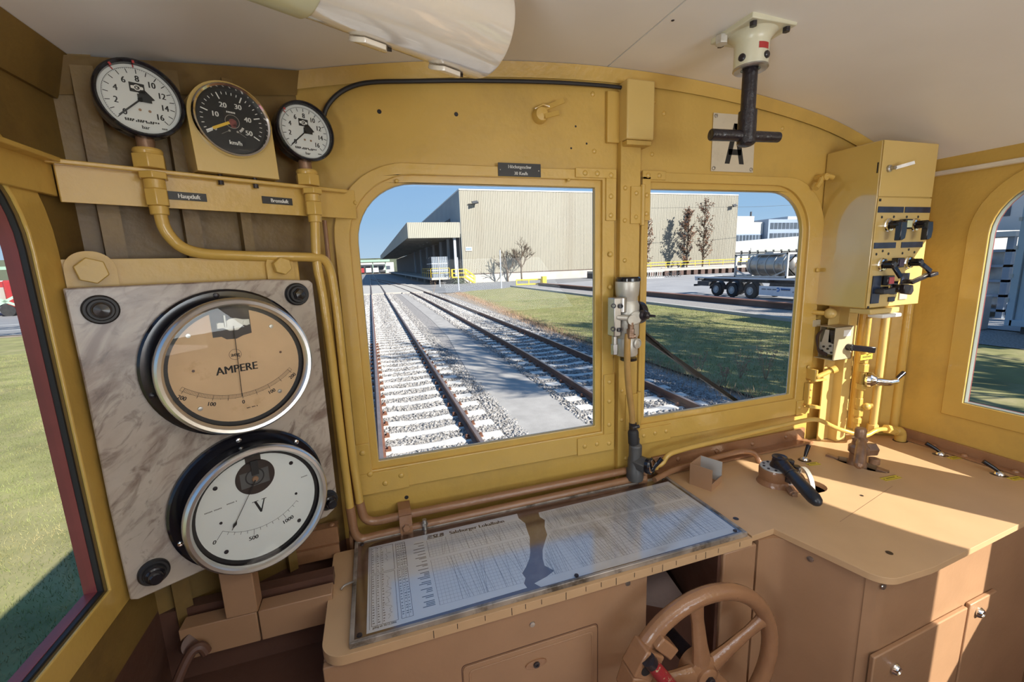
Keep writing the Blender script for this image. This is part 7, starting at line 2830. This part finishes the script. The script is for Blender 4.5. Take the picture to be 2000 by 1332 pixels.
# ================================================================== LIGHT, SKY, CAMERA
SUN_ENERGY, SKY, LAMP, EXPO = 11.0, 0.82, 5.0, 0.0
FILL_L, FILL_R = 13.0, 38.0
sd = V((0.523, -0.852, 0.622)).normalized()
l = bpy.data.lights.new('sun', 'SUN')
l.energy = SUN_ENERGY
l.angle = rad(0.53)
l.color = (1.0, 0.93, 0.82)
o = bpy.data.objects.new('sun', l)
COL.objects.link(o)
o.rotation_euler = sd.to_track_quat('Z', 'Y').to_euler()
o.location = (30, -50, 40)
w = bpy.data.worlds.new('sky')
SC.world = w
w.use_nodes = True
nt = w.node_tree
N, L = nt.nodes, nt.links
bg = N['Background']
tc = N.new('ShaderNodeTexCoord')
sp = N.new('ShaderNodeSeparateXYZ')
L.new(tc.outputs['Generated'], sp.inputs[0])
r = N.new('ShaderNodeValToRGB')
cr = r.color_ramp
cr.elements[0].position = 0.0
cr.elements[0].color = (0.60, 0.80, 1.0, 1)
cr.elements[1].position = 0.75
cr.elements[1].color = (0.16, 0.36, 0.74, 1)
e = cr.elements.new(0.10)
e.color = (0.40, 0.66, 0.98, 1)
e = cr.elements.new(0.32)
e.color = (0.22, 0.47, 0.92, 1)
L.new(sp.outputs['Z'], r.inputs['Fac'])
L.new(r.outputs[0], bg.inputs['Color'])
bg.inputs['Strength'].default_value = SKY

# added fill lamp behind the viewer that brightens the cab
t = thing('fill_lamp', 'added white fill lamp under the ceiling behind the viewer', 'lamp', (0.75, -0.27, 2.2))
b = MB().box(0.15, 1.35, -0.42, -0.12, 2.175, 2.20)
build('housing', b, 'white_plastic', t, bevel=0.005)
l = bpy.data.lights.new('fill_lamp_light', 'AREA')
l.shape = 'RECTANGLE'
l.size, l.size_y = 1.15, 0.26
l.energy = LAMP
l.color = (1.0, 0.97, 0.93)
o = bpy.data.objects.new('fill_lamp_light', l)
COL.objects.link(o)
o.location = (0.75, -0.27, 2.170)



def window_fill(name, loc, look, sx, sy, watts, colr):
    """daylight - added area light in a window opening behind the viewer"""
    l = bpy.data.lights.new(name, 'AREA')
    l.shape = 'RECTANGLE'
    l.size, l.size_y = sx, sy
    l.energy = watts
    l.color = colr
    o = bpy.data.objects.new(name, l)
    COL.objects.link(o)
    o.location = loc
    o.rotation_euler = (-V(look)).to_track_quat('Z', 'Y').to_euler()


window_fill('left_window_fill', (XL + 0.01, -0.265, 1.52), (1, 0, 0.5), 0.44, 0.72, FILL_L, (0.93, 0.97, 1.0))  # added fill light at the second left window
window_fill('rear_window_fill', (1.29, YB + 0.01, 1.5), (0, 1, 1.7), 1.2, 1.0, FILL_R, (0.88, 0.95, 1.0))  # added fill light at the rear, tilted up to brighten the ceiling

cam = bpy.data.cameras.new('camera')
cam.sensor_fit = 'HORIZONTAL'
cam.sensor_width = 36.0
cam.lens = 838.0 / 2000 * 36
cam.clip_start = 0.01
cam.clip_end = 2000
co = bpy.data.objects.new('camera', cam)
COL.objects.link(co)
R_ = Matrix(((0.9497859500205805, 0.08625466433941827, -0.30077696391711484), (-0.31109048340368656, 0.1570650622487767, -0.9373117290189259), (-0.03360595600728752, 0.9838143621133421, 0.17601119458816838)))
co.matrix_world = Matrix.Translation((0, 0, 1.68)) @ R_.to_4x4()
SC.camera = co
SC.view_settings.view_transform = 'Standard'
SC.view_settings.look = 'None'
SC.view_settings.gamma = 1.0
SC.view_settings.use_curve_mapping = False
SC.view_settings.exposure = EXPO
SC.cycles.use_denoising = True
SC.cycles.max_bounces = 10
SC.cycles.diffuse_bounces = 6
SC.cycles.glossy_bounces = 4
SC.cycles.transparent_max_bounces = 24
SC.cycles.sample_clamp_indirect = 6.0
SC.cycles.caustics_reflective = False
SC.cycles.caustics_refractive = False
